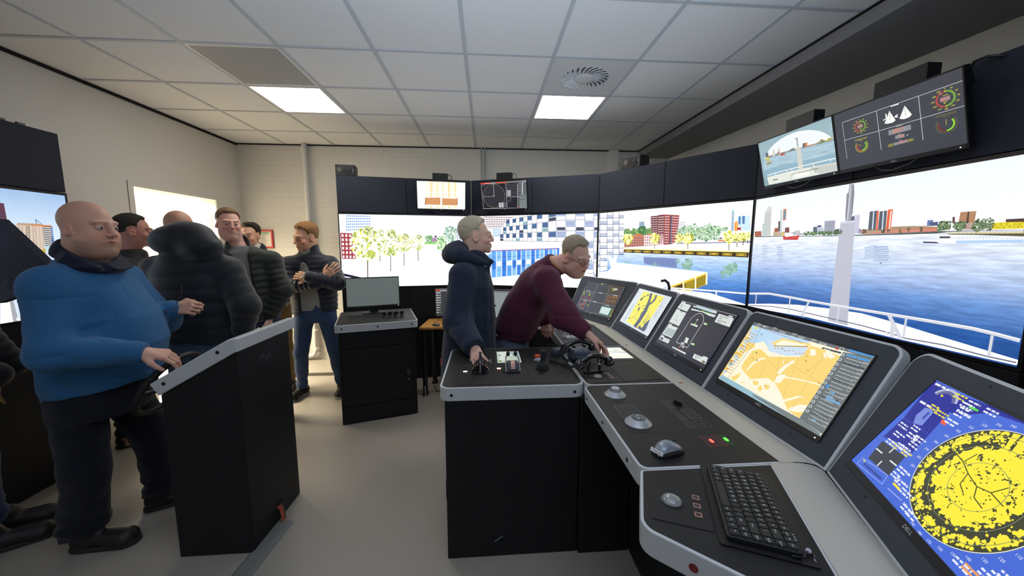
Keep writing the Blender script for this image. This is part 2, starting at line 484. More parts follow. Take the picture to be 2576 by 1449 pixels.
t = thing('perforated_ceiling_panel', 'square metal ceiling tile full of small holes in front of a light', 'ceiling panel', (-1.626, 2.886, ZC))
m = MB(); m.box((-.286,-.286,.001), (.286,.286,.008)); m.build('perforated_sheet', PERF, t, world=False)
m = MB()
for a in ((-.288,-.288,.288,-.276), (-.288,.276,.288,.288), (-.288,-.276,-.276,.276), (.276,-.276,.288,.276)): m.box((a[0],a[1],-.001), (a[2],a[3],.012))
m.build('frame', WHITE, t, world=False)

# things on the back wall
m = MB(); m.tube([(-2.285,YB-.045,2.86),(-2.285,YB-.045,1.2),(-2.30,YB-.045,.35),(-2.30,YB-.05,.16),(-2.33,YB-.05,.11),(-2.42,YB-.05,.09),(-2.75,YB-.05,.09)], .03, 14)
t = thing('heating_pipe', 'thick white vertical pipe on the brick wall, bending at the bottom', 'pipe', (-2.285, YB-.045, .06))
m.build('pipe', WALLP, t, smooth=True)
for z in (2.78, 1.5, .45, .2):
    k = MB(); k.lathe([(.031,-.018),(.038,-.015),(.038,.015),(.031,.018)], 16, Matrix.Translation((-2.29,YB-.045,z))); k.box((-2.30,YB-.02,z-.012), (-2.28,YB-.001,z+.012)); k.build('bracket', WALLP, t, smooth=True)
for x, w in ((-.044, 'left'), (0.0, 'right')):
    m = MB(); m.tube([(x,YB-.02,.0),(x,YB-.02,2.86)], .009, 10)
    solo('conduit', m, mat('galvanised_steel', (150,152,152), .4, metal=.6), 'thin metal conduit on the back wall, %s one of the pair' % w, 'conduit', (x,YB-.02,.0), 'pair of conduits on the back wall', smooth=True)
t = thing('picture_frame', 'red framed notice on the brick wall behind the young man', 'picture frame', (-2.92, YB, 1.545))
m = MB(); x0, x1, z0, z1 = -3.08, -2.762, 1.548, 1.785
for a in ((x0,z0,x1,z0+.022), (x0,z1-.022,x1,z1), (x0,z0+.022,x0+.022,z1-.022), (x1-.022,z0+.022,x1,z1-.022)): m.box((a[0],YB-.022,a[1]), (a[2],YB-.001,a[3]))
m.build('frame', RED, t, bevel=.004)
m = MB(); m.box((x0+.02,YB-.008,z0+.02), (x1-.02,YB-.002,z1-.02)); m.build('sheet', mat('paper', (226,222,208), .6), t)
m = MB()
for c in range(2):
    for r in range(9):
        m.box((x0+.05+c*.11,YB-.0095,z0+.045+r*.016), (x0+.05+c*.11+.05+.04*((r*7+c*3)%5)/5,YB-.008,z0+.05+r*.016))
m.cur = 1; m.box((x0+.04,YB-.0095,z1-.05), (x0+.15,YB-.008,z1-.035)); m.cur = 2; m.box((x0+.17,YB-.0095,z1-.05), (x1-.05,YB-.008,z1-.035))
m.build('print', [mat('ink_grey', (150,148,142), .7), mat('ink_yellow', (205,190,90), .7), mat('ink_green', (120,170,120), .7)], t)

# ------------------------------------------------------------------ lights
def area(name, loc, size, power, col, rot=(0,0,0), sy=None):
    l = bpy.data.lights.new(name, 'AREA'); l.energy = power; l.color = col; l.size = size
    if sy: l.shape = 'RECTANGLE'; l.size_y = sy
    o = bpy.data.objects.new(name, l); o.location = loc; o.rotation_euler = rot; C.objects.link(o); return o
area('corridor_lamp', (-4.2, 4.0, 2.68), 1.2, 520, (1.0, .88, .66), sy=2.5)
# the photographer's flash, pointed up and forwards so that it bounces off the ceiling
l = bpy.data.lights.new('bounced_flash', 'SPOT'); l.energy = 210; l.color = (.74, .86, 1.0); l.spot_size = math.radians(120); l.spot_blend = 1; l.shadow_soft_size = .05
o = bpy.data.objects.new('bounced_flash', l); o.location = (.05, -.10, 1.80); o.rotation_euler = (math.radians(180-40), 0, 0); C.objects.link(o)
w = bpy.data.worlds.new('world'); SC.world = w; w.use_nodes = True
w.node_tree.nodes['Background'].inputs[0].default_value = (.5, .55, .62, 1); w.node_tree.nodes['Background'].inputs[1].default_value = .15
# ------------------------------------------------------------------ video wall
PF = {}                                   # frames of the display pictures: name -> (parent, matrix, w, h)
PTS = [(-1.60,4.075), (-.165,4.30), (1.205,3.80), (2.024,2.605), (2.024,1.165)]
SCREENTXT = ['widescreen display of a plaza with yellow-green trees, leftmost of the front video wall',
             'widescreen display of a blue and white chequered building behind the two men',
             'widescreen display of a harbour quay with a dark red tower block',
             'widescreen display of open water, bow railing and grey mast, rightmost of the video wall']
WHERE = ['above the plaza display', 'above the chequered building display', 'above the harbour quay display', 'above the open water display']
def wall_unit(k, A, B, inward, n_up=2, low=True, texts=None):
    A = Vector((A[0],A[1],0)); B = Vector((B[0],B[1],0)); d = (B-A).normalized(); L = (B-A).length
    M = frame3((A.x,A.y,0), d, (0,0,1))   # x along, y up, z towards the viewer
    scr = thing('video_wall_display', texts[0], 'display', M=M @ Matrix.Translation((L/2,1.10,0)), group='video wall displays')
    f = MB(); x0, x1, y0, y1 = .012, L-.012, 1.118, 1.921
    for a in ((0.001,1.102,x0,1.938), (x1,1.102,L-.001,1.938), (x0,1.102,x1,y0), (x0,y1,x1,1.938)): f.box((a[0],a[1],-.05), (a[2],a[3],.004), M)
    f.box((x0,y0,-.05), (x1,y1,-.004), M); f.build('bezel', BLK, scr)
    PF['s%d' % k] = (scr, M @ Matrix.Translation((x0,y0,0)), x1-x0, y1-y0)
    for i in range(n_up):
        a, b = i*L/n_up+.0025, (i+1)*L/n_up-.0025
        q = MB(); q.box((a,1.943,-.03), (b,2.33,.002), M)
        solo('acoustic_board', q, BOARD, texts[1+i], 'wall board', M @ Vector(((a+b)/2,1.943,-.015)), 'charcoal boards above the displays', bevel=.002)
    if low:
        for i in range(2):
            a, b = i*L/2+.0025, (i+1)*L/2-.0025
            q = MB(); q.box((a,.005,-.03), (b,1.097,.002), M)
            solo('lower_board', q, BLACK, texts[3+i], 'wall board', M @ Vector(((a+b)/2,.005,-.015)), 'black boards below the displays', bevel=.002)
    c = MB(); c.box((.0,.005,-.09), (L,2.325,-.053), M); c.build('mounting_frame', GAP, scr)
    return M, L
SM = []
side = ['left-hand', 'right-hand']
for k in range(4):
    tx = [SCREENTXT[k]]+['charcoal board %s, %s one of its pair' % (WHERE[k], s) for s in side]+['black board %s, %s one of its pair' % (WHERE[k].replace('above', 'below'), s) for s in side]
    SM.append(wall_unit(k+1, PTS[k], PTS[k+1], None, texts=tx))
# the end return of the wall, right edge of the photo
q = MB(); q.box((2.026,-.25,.005), (2.05,1.155,2.33))
solo('end_board', q, BOARD, 'tall dark board closing the right end of the video wall', 'wall board', (2.04,.45,.005))
# the second simulator's wall along the left side of the room
tx = ['widescreen display with tower blocks at the far left, behind the bald man', 'charcoal board above the far left display, the one nearer the viewer', 'charcoal board above the far left display with small clips on top',
      'black board below the far left display, the one nearer the viewer', 'black board below the far left display, directly behind the bald man']
SM.append(wall_unit(0, (-2.885,1.30), (-2.885,2.745), None, texts=tx))
for i, y in enumerate((2.46, 2.555)):
    q = MB(); q.box((-2.9,y-.02,2.33), (-2.886,y+.02,2.342))
    solo('board_clip', q, BLK, 'small black clip on top of the left board, %s one' % ('nearer' if i == 0 else 'farther'), 'clip', (-2.893,y,2.33), 'clips on the left board')

# ------------------------------------------------------------------ loudspeakers
def speaker(k, u, label):
    M, L = SM[k]; t = thing('loudspeaker', label, 'loudspeaker', M=M @ Matrix.Translation((u,2.33,0)), group='small black loudspeakers')
    q = MB(); q.box((-.1,0,-.165), (.1,.118,-.01)); q.build('cabinet', BLK, t, world=False, bevel=.006)
    q = MB(); q.box((-.095,.004,-.01), (.095,.114,-.006)); q.build('baffle', mat('matt_black_baffle', (26,26,28), .7), t, world=False, bevel=.002)
    for x, r, nm in ((-.057,.022,'tweeter'), (.022,.043,'woofer')):
        N = Matrix.Translation((x,.06,-.006)); w_ = MB()
        w_.lathe([(r,0),(r,.004),(r*.86,.005),(r*.8,.001),(r*.35,-.002),(r*.3,.004),(0.001,.006)], 28, N)
        o = w_.build(nm, mat('speaker_cone', (20,20,21), .6), t, world=False, smooth=True)
        h = MB(); h.lathe([(r*1.0,.004),(r*1.0,.006),(r*.88,.006),(r*.88,.004)], 28, N)
        h.build('ring', mat('dull_ring_'+nm, (120,118,110) if nm == 'tweeter' else (36,36,38), .45), t, world=False, smooth=True)
    h = MB(); h.box((.078,.045,-.006), (.082,.075,-.005)); h.build('badge', mat('grey_print', (160,160,160), .5), t, world=False)
speaker(0, .098, 'small black loudspeaker on the left end of the video wall')
speaker(2, .365, 'small black loudspeaker on the video wall above the harbour display')

# ------------------------------------------------------------------ monitors hung in front of the upper boards
def hung_monitor(k, u, z, tilt, name, label, box_w=.19):
    M, L = SM[k]
    t = thing('hanging_monitor', label, 'monitor', M=M @ Matrix.Translation((u,z,.10)) @ Matrix.Rotation(tilt, 4, 'X'), group='monitors hung above the displays')
    w, h = .527, .296
    f = MB(); bz = .007
    for a in ((-w/2-bz,-h/2-.02,-w/2,h/2+bz), (w/2,-h/2-.02,w/2+bz,h/2+bz), (-w/2,-h/2-.02,w/2,-h/2), (-w/2,h/2,w/2,h/2+bz)): f.box((a[0],a[1],-.03), (a[2],a[3],.002))
    f.box((-w/2,-h/2,-.03), (w/2,h/2,-.001)); f.build('bezel', BLK, t, world=False, bevel=.002)
    PF[name] = (t, WM[t] @ Matrix.Translation((-w/2,-h/2,0)), w, h)
    led = MB(); led.ball((w/2-.02,-h/2-.011,.002), .0022, 8, 6); led.build('power_light', emat('white_led', (255,255,255), 3), t, world=False)
    W2 = M @ Matrix.Translation((u,0,0)); q = MB(); a = -box_w*.55
    q.box((a,2.26,.005), (a+box_w,2.385,.075), W2); q.build('mount_box', mat('black_mount', (15,15,17), .5), t, bevel=.003)
    q = MB(); q.box((-.04,z-.06,.005), (.04,z+.06,.080), W2); q.build('mount_arm', BLK, t)
    c = MB(); c.tube([W2 @ Vector(p) for p in ((-.10,z-.15,.06),(-.05,z-.185,.07),(0,z-.195,.07),(.06,z-.18,.06),(.10,z-.15,.05))], .003, 6); c.build('cable', BLK, t, smooth=True)
    if name in ('mA','mB'):
        c = MB(); c.tube([W2 @ Vector(p) for p in ((box_w*.45,2.36,.03),(box_w*.45+.02,2.385,.02),(box_w*.45+.045,2.36,.02),(box_w*.45+.05,2.30,.02))], .004, 6); c.build('loop_cable', BLK, t, smooth=True)
    return t
hung_monitor(0, 1.109, 2.138, math.radians(13), 'mA', 'hanging monitor with a view of a brown winch drum', .17)
hung_monitor(1, .430, 2.138, math.radians(13), 'mB', 'hanging monitor with a dark radar picture of thin rings', .17)
hung_monitor(3, .424, 2.138, math.radians(14), 'mC', 'hanging monitor with an oval bow view of the sea', .20)
hung_monitor(3, .965, 2.138, math.radians(14), 'mD', 'hanging monitor with red and green gauge dials on dark grey', .22)
q = MB(); q.tube([(2.015,1.425,2.25),(1.985,1.42,2.30),(1.985,1.41,2.322),(1.99,1.375,2.325),(2.02,1.345,2.315)], .006, 8)
solo('cable_hook', q, BLK, 'black bent cable end at the top right corner of the gauge monitor', 'cable', (2.0,1.39,2.25), smooth=True)

# ------------------------------------------------------------------ bridge console: desk modules, inlays, rear ledges
ZT, ZB = .904, .838
def screw(mb, p, n, r=.0075):
    n = Vector(n).normalized(); M = frame3(p, n.orthogonal(), n.cross(n.orthogonal()))
    mb.lathe([(r,-.001),(r,.0012),(0.0005,.0012)], 14, M)
def desk(label, outline, rads, plate, prad, ledge, screws):
    cx = sum(p[0] for p in outline)/len(outline); cy = sum(p[1] for p in outline)/len(outline)
    t = thing('console_desk', label, 'console desk', (cx,cy,ZB), group='desk modules of the bridge console')
    q = MB(); q.prism(rpoly(outline, rads, 7), ZB, ZT); q.build('rim', ALU, t, bevel=.003)
    q = MB(); q.prism(rpoly(plate, prad, 7), ZT-.002, ZT+.0012); q.build('inlay_plate', PLATE, t)
    if ledge: 
        q = MB(); q.add(*ledge); q.build('rear_ledge', mat('warm_grey_enamel', (198,194,184), .45), t, smooth=True)
    for p, n in screws: q = MB(); screw(q, p, n); q.build('screw', BLK, t)
    return t
LPROF = [(0,.8905),(0,ZT+.0004),(.05,ZT),(.085,.900),(.115,.892),(.14,.878),(.155,.862)]
def ledge_geo(P0, P1, n0, n1):
    """ledge between two front points, going outward along n0 / n1"""
    vs = []; fs = []
    for P, n in ((P0,n0),(P1,n1)):
        for a, z in LPROF: vs.append((P[0]+n[0]*a, P[1]+n[1]*a, z))
    k = len(LPROF)
    for i in range(k-1): fs.append((i, i+1, k+i+1, k+i))
    return vs, fs
def bend(a): return (math.cos(a), math.sin(a))
XE = .918
A5, A1 = math.radians(-26), math.radians(20)
deskC = desk('desk module with trackball, mouse and lit keypads', [(.466,.985),(XE,.985),(XE,1.642),(.466,1.642)], [.03,0,0,.045],
     [(.474,.992),(XE-.002,.992),(XE-.002,1.635),(.474,1.635)], [.025,0,0,.035], ledge_geo((XE,.985),(XE,1.643),(1,0),(1,0)),
     [((.466,y,.868),(-1,0,0)) for y in (1.09,1.345,1.57)])
deskB = desk('desk module carrying the two black telephones and a touch screen', [(.484,1.645),(XE,1.645),(XE,2.303),(.484,2.303)], [.05,0,0,.01],
     [(.492,1.653),(XE-.002,1.653),(XE-.002,2.297),(.492,2.297)], [.035,0,0,.005], ledge_geo((XE,1.643),(XE,2.304),(1,0),(1,0)), [])
deskA = desk('ribbed desk module with two grey dials behind the telephones', [(.52,2.306),(XE,2.306),(XE,2.963),(.52,2.963)], [.01,0,0,.01],
     [(.53,2.312),(XE-.002,2.312),(XE-.002,2.957),(.53,2.957)], [.005,0,0,.005], ledge_geo((XE,2.304),(XE,2.964),(1,0),(1,0)), [])
d1v = Vector((-math.sin(A1), math.cos(A1))); n1v = Vector((math.cos(A1), math.sin(A1)))
P1 = Vector((XE,2.965)); E1 = P1+d1v*.70
desk0 = desk('farthest desk module, turned inwards behind the leaning man', [(.524,2.967),(P1.x,P1.y),(E1.x,E1.y),(E1.x-.40*n1v.x,E1.y-.40*n1v.y)], [.0,0,0,.04],
     inset([(.524,2.967),(P1.x,P1.y),(E1.x,E1.y),(E1.x-.40*n1v.x,E1.y-.40*n1v.y)], .008), [0,0,0,.03], ledge_geo(P1,E1,(1,0),n1v), [])
P5 = Vector((.883,.983)); s5 = Vector((-.168,-.384)).normalized()
oD = [(.470,.980),(.378,.770),(.664,.499),(.883,.980)]
oDl = [(.462,.982),(.368,.768),(.664,.486),(.886,.982)]
E5 = P5+s5*.60
deskD = desk('nearest desk module with keyboard, grey trackball and three square buttons', oDl, [.012,.05,.0,0], inset(oDl, .008), [.008,.042,0,0],
     ledge_geo((E5.x,E5.y),(XE-.035,.984),(-s5.y,s5.x),(1.225,0)), [])
q = MB(); screw(q, (.455,.685,.868), (-.69,-.72,0), .010); q.build('screw', mat('red_cap', (130,30,35), .4), deskD)

deskP = desk('square black-topped desk module of the front leg, with levers and joystick', [(-.229,1.655),(.482,1.655),(.482,2.309),(-.229,2.309)], [.05,.05,.01,.05],
     [(-.218,1.664),(.472,1.664),(.472,2.300),(-.218,2.300)], [.042,.042,.006,.042], None, [((x,1.655,.868),(0,-1,0)) for x in (-.17,.43)])

def ribs():
    q = MB()
    for i in range(26):
        x = .56+i*.0125; q.box((x,2.33,ZT+.001), (x+.004,2.94,ZT+.0018))
    return q
ribs().build('ribbed_mat', mat('slate_ribs', (58,64,78), .5), deskA)

# black bases under the desks
t = thing('console_cabinet', 'black cabinet base of the front leg, standing on the floor', 'cabinet', (.13,1.95,0))
q = MB(); q.box((-.204,1.66,0), (.457,2.29,ZB)); q.build('body', BLACK, t, bevel=.003)
q = MB(); q.box((.461,1.645,0), (.72,2.29,ZB)); q.build('side_panel', BLACK, t, bevel=.003)
q = MB(); q.box((-.211,1.70,.30), (-.204,1.71,.40)); q.build('hinge', BLK, t)
t = thing('long_cabinet', 'long black plinth under the sloping instrument panels', 'cabinet', (1.0,2.0,0))
q = MB(); q.box((.73,.99,0), (1.38,2.30,.80)); q.box((.73,2.30,0), (1.38,2.96,.80)); q.build('body', BLACK, t, bevel=.003)
q = MB()
for y in (1.642, 2.303): q.box((.7285,y-.002,.02), (.7302,y+.002,.80))
q.build('joint', GAP, t)
q = MB(); q.prism([(.735,.985),(.55,.60),(.60,.20),(1.0,.30),(1.36,.985)], 0, .80); q.build('end_body', BLACK, t, bevel=.003)
q = MB(); q.prism([(.73,2.965),(1.38,2.965),(1.12,3.72),(.50,3.60)], 0, .80); q.build('far_body', BLACK, t, bevel=.003)
m_ = MB(); m_.add([(.03,1.6575,.085),(.075,1.6575,.115),(.078,1.6575,.112),(.034,1.6575,.081)], [(0,1,2,3)]); m_.cur = 1; m_.add([(.03,1.6578,.079),(.078,1.6578,.079),(.078,1.6578,.110)], [(0,1,2)])
solo('sticker_scrap', m_, [mat('blue_grey_foil', (130,150,185), .3), GAP], 'small torn silver sticker low on the front leg cabinet', 'sticker', (.05,1.6575,.08))

# ------------------------------------------------------------------ sloping instrument panels
SL = Vector((.234,0,.400)); SLEN = SL.length
def slope_frame(P, d):
    d = Vector((d[0],d[1],0)).normalized(); n = Vector((-d.y,d.x,0))       # n: outward (away from the operator) for d = -Y gives +X
    return frame3((P[0],P[1],.866), d, n*.234+Vector((0,0,.400)))
def panel(name, label, M, outline, rads, win, pic):
    t = thing('instrument_panel', label, 'instrument panel', M=M, group='sloping instrument panels')
    q = MB(); q.prism(rpoly(outline, rads, 7), -.035, 0); q.build('housing', ALU, t, world=False, bevel=.003)
    q = MB(); q.prism(inset(rpoly(outline, rads, 7), .009), -.004, .002); q.build('face_plate', FACE, t, world=False)
    x0, y0, x1, y1 = win
    q = MB(); bz = .006
    for a in ((x0-bz,y0-.022,x0,y1+bz), (x1,y0-.022,x1+bz,y1+bz), (x0,y0-.022,x1,y0), (x0,y1,x1,y1+bz)): q.box((a[0],a[1],.001), (a[2],a[3],.006))
    q.box((x0,y0,.0015), (x1,y1,.0032)); mo = q.build('monitor', BLK, t, world=False, bevel=.001)
    q = MB(); q.ball((x1-.012,y0-.012,.006), .0022, 8, 6); q.build('power_light', emat('white_led', (255,255,255), 3), mo, world=False)
    PF[pic] = (mo, M @ Matrix.Translation((x0,y0,.004)), x1-x0, y1-y0); WM[mo] = M.copy()
    w = outline[1][0]-outline[0][0]
    for x in (.16, .50):
        for y in (.045, .44): q = MB(); screw(q, (outline[0][0]+w*x/.66,y,.0022), (0,0,1), .004); q.build('screw', BLK, t, world=False)
    return t
H = .463
for i, (lab, pic) in enumerate((('sloping panel with a yellow and grey river chart', 'w2'), ('sloping panel with a white ship outline on dark grey', 'w3'), ('sloping panel with a sand-coloured sea chart', 'w4'))):
    y = 2.965-.66*i
    win = ((.085,.098,.612,.415), (.068,.094,.598,.413), (.06,.088,.592,.405))[i]
    panel('p', lab, slope_frame((1.073,y), (0,-1)), [(.003,0),(.657,0),(.657,H),(.003,H)], [0,0,.04,.04], win, pic)
d1f = (math.sin(A1), -math.cos(A1))
o1 = Vector((1.073,2.965))+Vector(d1v)*.70
panel('p', 'farthest sloping panel with a dark grid of dials', slope_frame(o1, d1f), [(.0,0),(.697,0),(.782,H),(-.06,H)], [0,0,.04,.04], (.085,.086,.645,.402), 'w1')
d5 = (math.sin(A5), -math.cos(A5))
panel('p', 'nearest sloping panel with a blue and yellow radar picture', slope_frame((1.073,.985), d5), [(.003,0),(.70,0),(.80,H),(-.10,H)], [0,0,.04,.045], (.045,.085,.60,.400), 'w5')
# the backs of the panels
q = MB(); q.add([(1.155,.998,.80),(1.155,2.95,.80),(1.362,2.95,1.20),(1.362,.998,1.20),(1.40,.998,.80),(1.40,2.95,.80),(1.39,2.95,1.20),(1.39,.998,1.20)],
      [(0,1,2,3),(7,6,5,4),(3,2,6,7),(0,3,7,4),(1,5,6,2),(0,4,5,1)])
solo('panel_back', q, BLACK, 'black cabinet back behind the row of sloping panels', 'cabinet', (1.25,2.0,.80))
q = MB(); q.tube([(1.455,2.72,.0),(1.45,2.72,1.25),(1.445,2.73,1.285),(1.425,2.745,1.305),(1.40,2.76,1.297)], .0105, 10)
solo('curved_pipe', q, BLK, 'short black curved hook sticking up behind the yellow chart panel', 'hook', (1.455,2.72,.0), smooth=True)

# ------------------------------------------------------------------ controls on the front leg
def sub_plate(t, x0, y0, x1, y1, z=ZT+.0012, h=.0016, poly=None):
    q = MB(); q.prism(poly or [(x0,y0),(x1,y0),(x1,y1),(x0,y1)], z, z+h); return q.build('control_plate', PLATE, t, bevel=.0006)
ZP = ZT+.0028
sub_plate(deskP, -.145,1.685,.033,2.215); sub_plate(deskP, .036,1.683,.214,2.215); sub_plate(deskP, .217,1.682,.39,2.215)
GREYP = mat('dark_grey_plastic', (58,60,66), .5)
# tiller lever
k = thing('steering_tiller', 'black half-round control with a thin upright steel lever under the hand', 'control lever', (-.034,1.87,ZP))
q = MB(); Mx = Matrix.Translation((-.034,1.875,ZP)) @ Matrix.Rotation(PI/2, 4, 'X')
prof = [(-.043,0),(.043,0)]+[(.043*math.cos(a),.004+.052*math.sin(a)) for a in [PI*i/14 for i in range(15)]]
q.prism(prof, -.035, .035, Mx); q.build('drum', BLK, k, bevel=.002)
q = MB(); q.box((-.037,1.832,ZP+.005), (-.031,1.838,ZP+.075)); q.build('lever_arm', SILVER, k, bevel=.001)
q = MB(); q.tube([(-.034,1.835,ZP+.072),(-.033,1.84,ZP+.082),(-.033,1.845,ZP+.112),(-.033,1.846,ZP+.116)], [.0055,.008,.007,.004], 12); q.build('lever_knob', GREYP, k, smooth=True)
for x, r in ((-.034,.0075),(-.064,.005),(.0,.005)):
    q = MB(); q.lathe([(r,0),(r,.003),(.0005,.0032)], 16, frame3((x,1.8385,ZP+.008), (1,0,0), (0,0,1))); q.build('pivot_cap', STEEL, k)
q = MB()
for i in range(8):
    a = math.radians(20+18*i); q.box((-.034+.045*math.cos(a)-.0015,1.8385,ZP+.004+.055*math.sin(a)*.8), (-.034+.045*math.cos(a)+.0015,1.8395,ZP+.007+.055*math.sin(a)*.8))
q.build('scale_lights', emat('amber_scale', (255,190,120), 1.0), k)
# twin throttle
k = thing('throttle_levers', 'twin throttle control with two round black knobs', 'control lever', (.14,1.875,ZP))
q = MB(); Mx = Matrix.Translation((.14,1.882,ZP)) @ Matrix.Rotation(PI/2, 4, 'Z') @ Matrix.Rotation(PI/2, 4, 'X')
q.prism([(-.05,0),(.05,0)]+[(.05*math.cos(a),.005+.045*math.sin(a)) for a in [PI*i/14 for i in range(15)]], -.029, .029, Mx); q.build('drum', GREYP, k, bevel=.002)
q = MB(); q.prism([(-.052,0),(.052,0)]+[(.052*math.cos(a),.002+.03*math.sin(a)) for a in [PI*i/14 for i in range(15)]], -.034, .034, Mx); q.build('base', BLK, k, bevel=.001)
for s in (-1, 1):
    q = MB(); q.tube([(.14+s*.0365,1.845,ZP+.012),(.14+s*.0365,1.87,ZP+.04),(.14+s*.034,1.92,ZP+.062),(.14+s*.024,1.935,ZP+.068)], .0042, 10)
    lv = q.build('lever', STEEL, k, smooth=True)
    q = MB(); q.ball((.14+s*.021,1.94,ZP+.072), (.0115,.012,.0145), 16, 10); q.build('knob', mat('rubber_knob', (40,44,48), .6), lv, smooth=True)
    q = MB(); q.lathe([(.006,0),(.006,.005),(.0005,.006)], 14, frame3((.14+s*.037,1.838,ZP+.013), (1,0,0), (0,0,1))); q.build('pivot_cap', SILVER, k)
q = MB()
for c in range(3):
    for r in range(6):
        a = math.radians(100+11*r); y = 1.882+.0505*math.cos(a); z = ZP+.005+.0458*math.sin(a); x = .14+(c-1)*.007
        q.box((x-.0018,y-.0018,z-.0014), (x+.0018,y+.0018,z+.0014))
q.build('scale_lights', emat('pink_scale', (255,190,175), .9), k)
# tablet-like display behind the throttle
q = MB(); q.prism([(.055,1.985),(.214,1.985),(.222,2.232),(.055,2.232)], ZP-.001, ZP+.0015); o = q.build('engine_display', BLK, deskP)
PF['tab'] = (o, frame3((.063,1.997,ZP+.0016), (1,0,0), (0,1,0)), .139, .217)
# small lit keys, label and button
for (x0,y0,x1,y1,nm,em) in ((-.126,1.864,-.105,1.878,'lit_key',emat('lit_key_white',(255,238,220),2.0)), (.056,1.899,.077,1.914,'lit_key',emat('lit_key_white',(255,238,220),2.0)), (.058,1.874,.076,1.884,'red_key',emat('lit_key_red',(150,40,40),.5))):
    q = MB(); q.box((x0,y0,ZP), (x1,y1,ZP+.002)); q.build(nm, em, deskP, bevel=.0005)
q = MB(); q.box((-.120,1.89,ZP), (-.113,1.93,ZP+.012)); q.build('toggle_switch', BLK, deskP, bevel=.002)
q = MB(); q.box((.019,2.005,ZP), (.026,2.07,ZP+.0006)); q.build('name_label', mat('pale_label', (168,170,172), .5), deskP)
t = thing('joystick', 'black rubber joystick with ribbed boot', 'joystick', (.306,1.885,ZP))
q = MB(); q.lathe([(.036,0),(.038,.003),(.037,.010),(.031,.012),(.034,.014),(.033,.020),(.027,.022),(.029,.024),(.027,.030),(.019,.034),(.0165,.038),(.0145,.05)], 28, Matrix.Translation((.306,1.885,ZP))); q.build('boot', mat('black_rubber', (38,39,42), .75), t, smooth=True)
q = MB(); q.lathe([(.0125,.045),(.0135,.06),(.0145,.066),(.0135,.072),(.015,.078),(.0165,.098),(.015,.103),(.001,.104)], 24, Matrix.Translation((.308,1.89,ZP))); q.build('grip', mat('black_rubber', (38,39,42), .75), t, smooth=True)
t = thing('emergency_button', 'orange and white ring button beside the joystick', 'button', (.300,2.03,ZP))
q = MB(); q.lathe([(.020,0),(.020,.010),(.016,.013),(.001,.013)], 24, Matrix.Translation((.306,2.035,ZP))); q.build('collar', mat('white_blue_plastic', (190,200,220), .4), t, smooth=True)
q = MB(); q.lathe([(.012,.012),(.018,.016),(.020,.022),(.016,.028),(.012,.024),(.001,.022)], 24, Matrix.Translation((.302,2.05,ZP))); q.build('cap', mat('orange_plastic', (226,84,40), .4), t, smooth=True)
q = MB(); q.box((.280,2.024,ZP), (.287,2.044,ZP+.004)); q.build('tab', WHITE, t)

# ------------------------------------------------------------------ controls on the other desks
def trackball_ring(t, x, y, r, ball):
    q = MB(); N = Matrix.Translation((x,y,ZT+.001))
    q.lathe([(r,0),(r,.003),(r*.62,.020),(r*.56,.021),(r*.52,.016),(r*.50,.008),(.001,.008)], 36, N)
    g = q.build('dial_ring', SILVER, t, smooth=True)
    q = MB()
    if ball == 'ball': q.ball((x,y,ZT+.012), r*.42, 20, 14); q.build('ball', mat('grey_glass_ball', (120,122,126), .12, spec=.8, coat=.6), g, smooth=True)
    elif ball == 'knob': q.lathe([(r*.42,.008),(r*.42,.030),(r*.38,.034),(.001,.034)], 28, N); q.build('knob', SILVER, g, smooth=True)
    else: q.ball((x,y,ZT+.004), r*.40, 20, 12); q.build('ball', mat('dark_glass_ball', (40,41,44), .15), g, smooth=True)
    return g
trackball_ring(deskC, .582,1.522,.048, 'knob'); trackball_ring(deskC, .577,1.262,.050, 'ball')
trackball_ring(deskA, .606,2.80,.050, 'knob'); trackball_ring(deskA, .606,2.555,.052, 'dark')
def flat_ball(t, x, y, r):
    q = MB(); N = Matrix.Translation((x,y,ZP))
    q.lathe([(r*1.12,0),(r*1.12,.001),(r*1.02,.0014),(r,.0008)], 32, N); q.build('ball_seat', BLK, t, smooth=True)
    q = MB(); q.ball((x,y,ZP-.003), (r,r,r*.62), 24, 14); q.build('trackball', mat('mottled_grey_ball', (150,150,148), .2, var=.3, vscale=120, coat=.5), t, smooth=True)
sub_plate(deskB, 0,0,0,0, poly=[(.500,1.664),(.684,1.672),(.684,1.98),(.500,1.98)]); sub_plate(deskB, 0,0,0,0, poly=[(.688,1.672),(.885,1.690),(.885,1.98),(.688,1.98)])
flat_ball(deskB, .572,1.748,.0235)
sub_plate(deskD, 0,0,0,0, poly=[(.405,.790),(.535,.735),(.622,.930),(.478,.945)])
flat_ball(deskD, .488,.845,.026)
PINK = mat('pink_outline', (205,150,135), .5)
def square_button(t, x, y, ang, s=.017, lit=None):
    N = Matrix.Translation((x,y,ZP)) @ Matrix.Rotation(ang, 4, 'Z'); q = MB(); h = s/2; b = .0022
    q.box((-h+b,-h+b,0), (h-b,h-b,.0012), N); q.cur = 1
    for a in ((-h,-h,h,-h+b), (-h,h-b,h,h), (-h,-h+b,-h+b,h-b), (h-b,-h+b,h,h-b)): q.box((a[0],a[1],0), (a[2],a[3],.0014), N)
    q.build('square_button', [mat('smoky_key', (70,62,62), .4), lit or PINK], t)
for i in range(3): square_button(deskD, .557-.0145*i,.850-.030*i, math.radians(-24))
for i in range(3): square_button(deskB, .638+.001*i,1.785-.030*i, 0, .020, mat('rose_key', (205,165,165), .5))
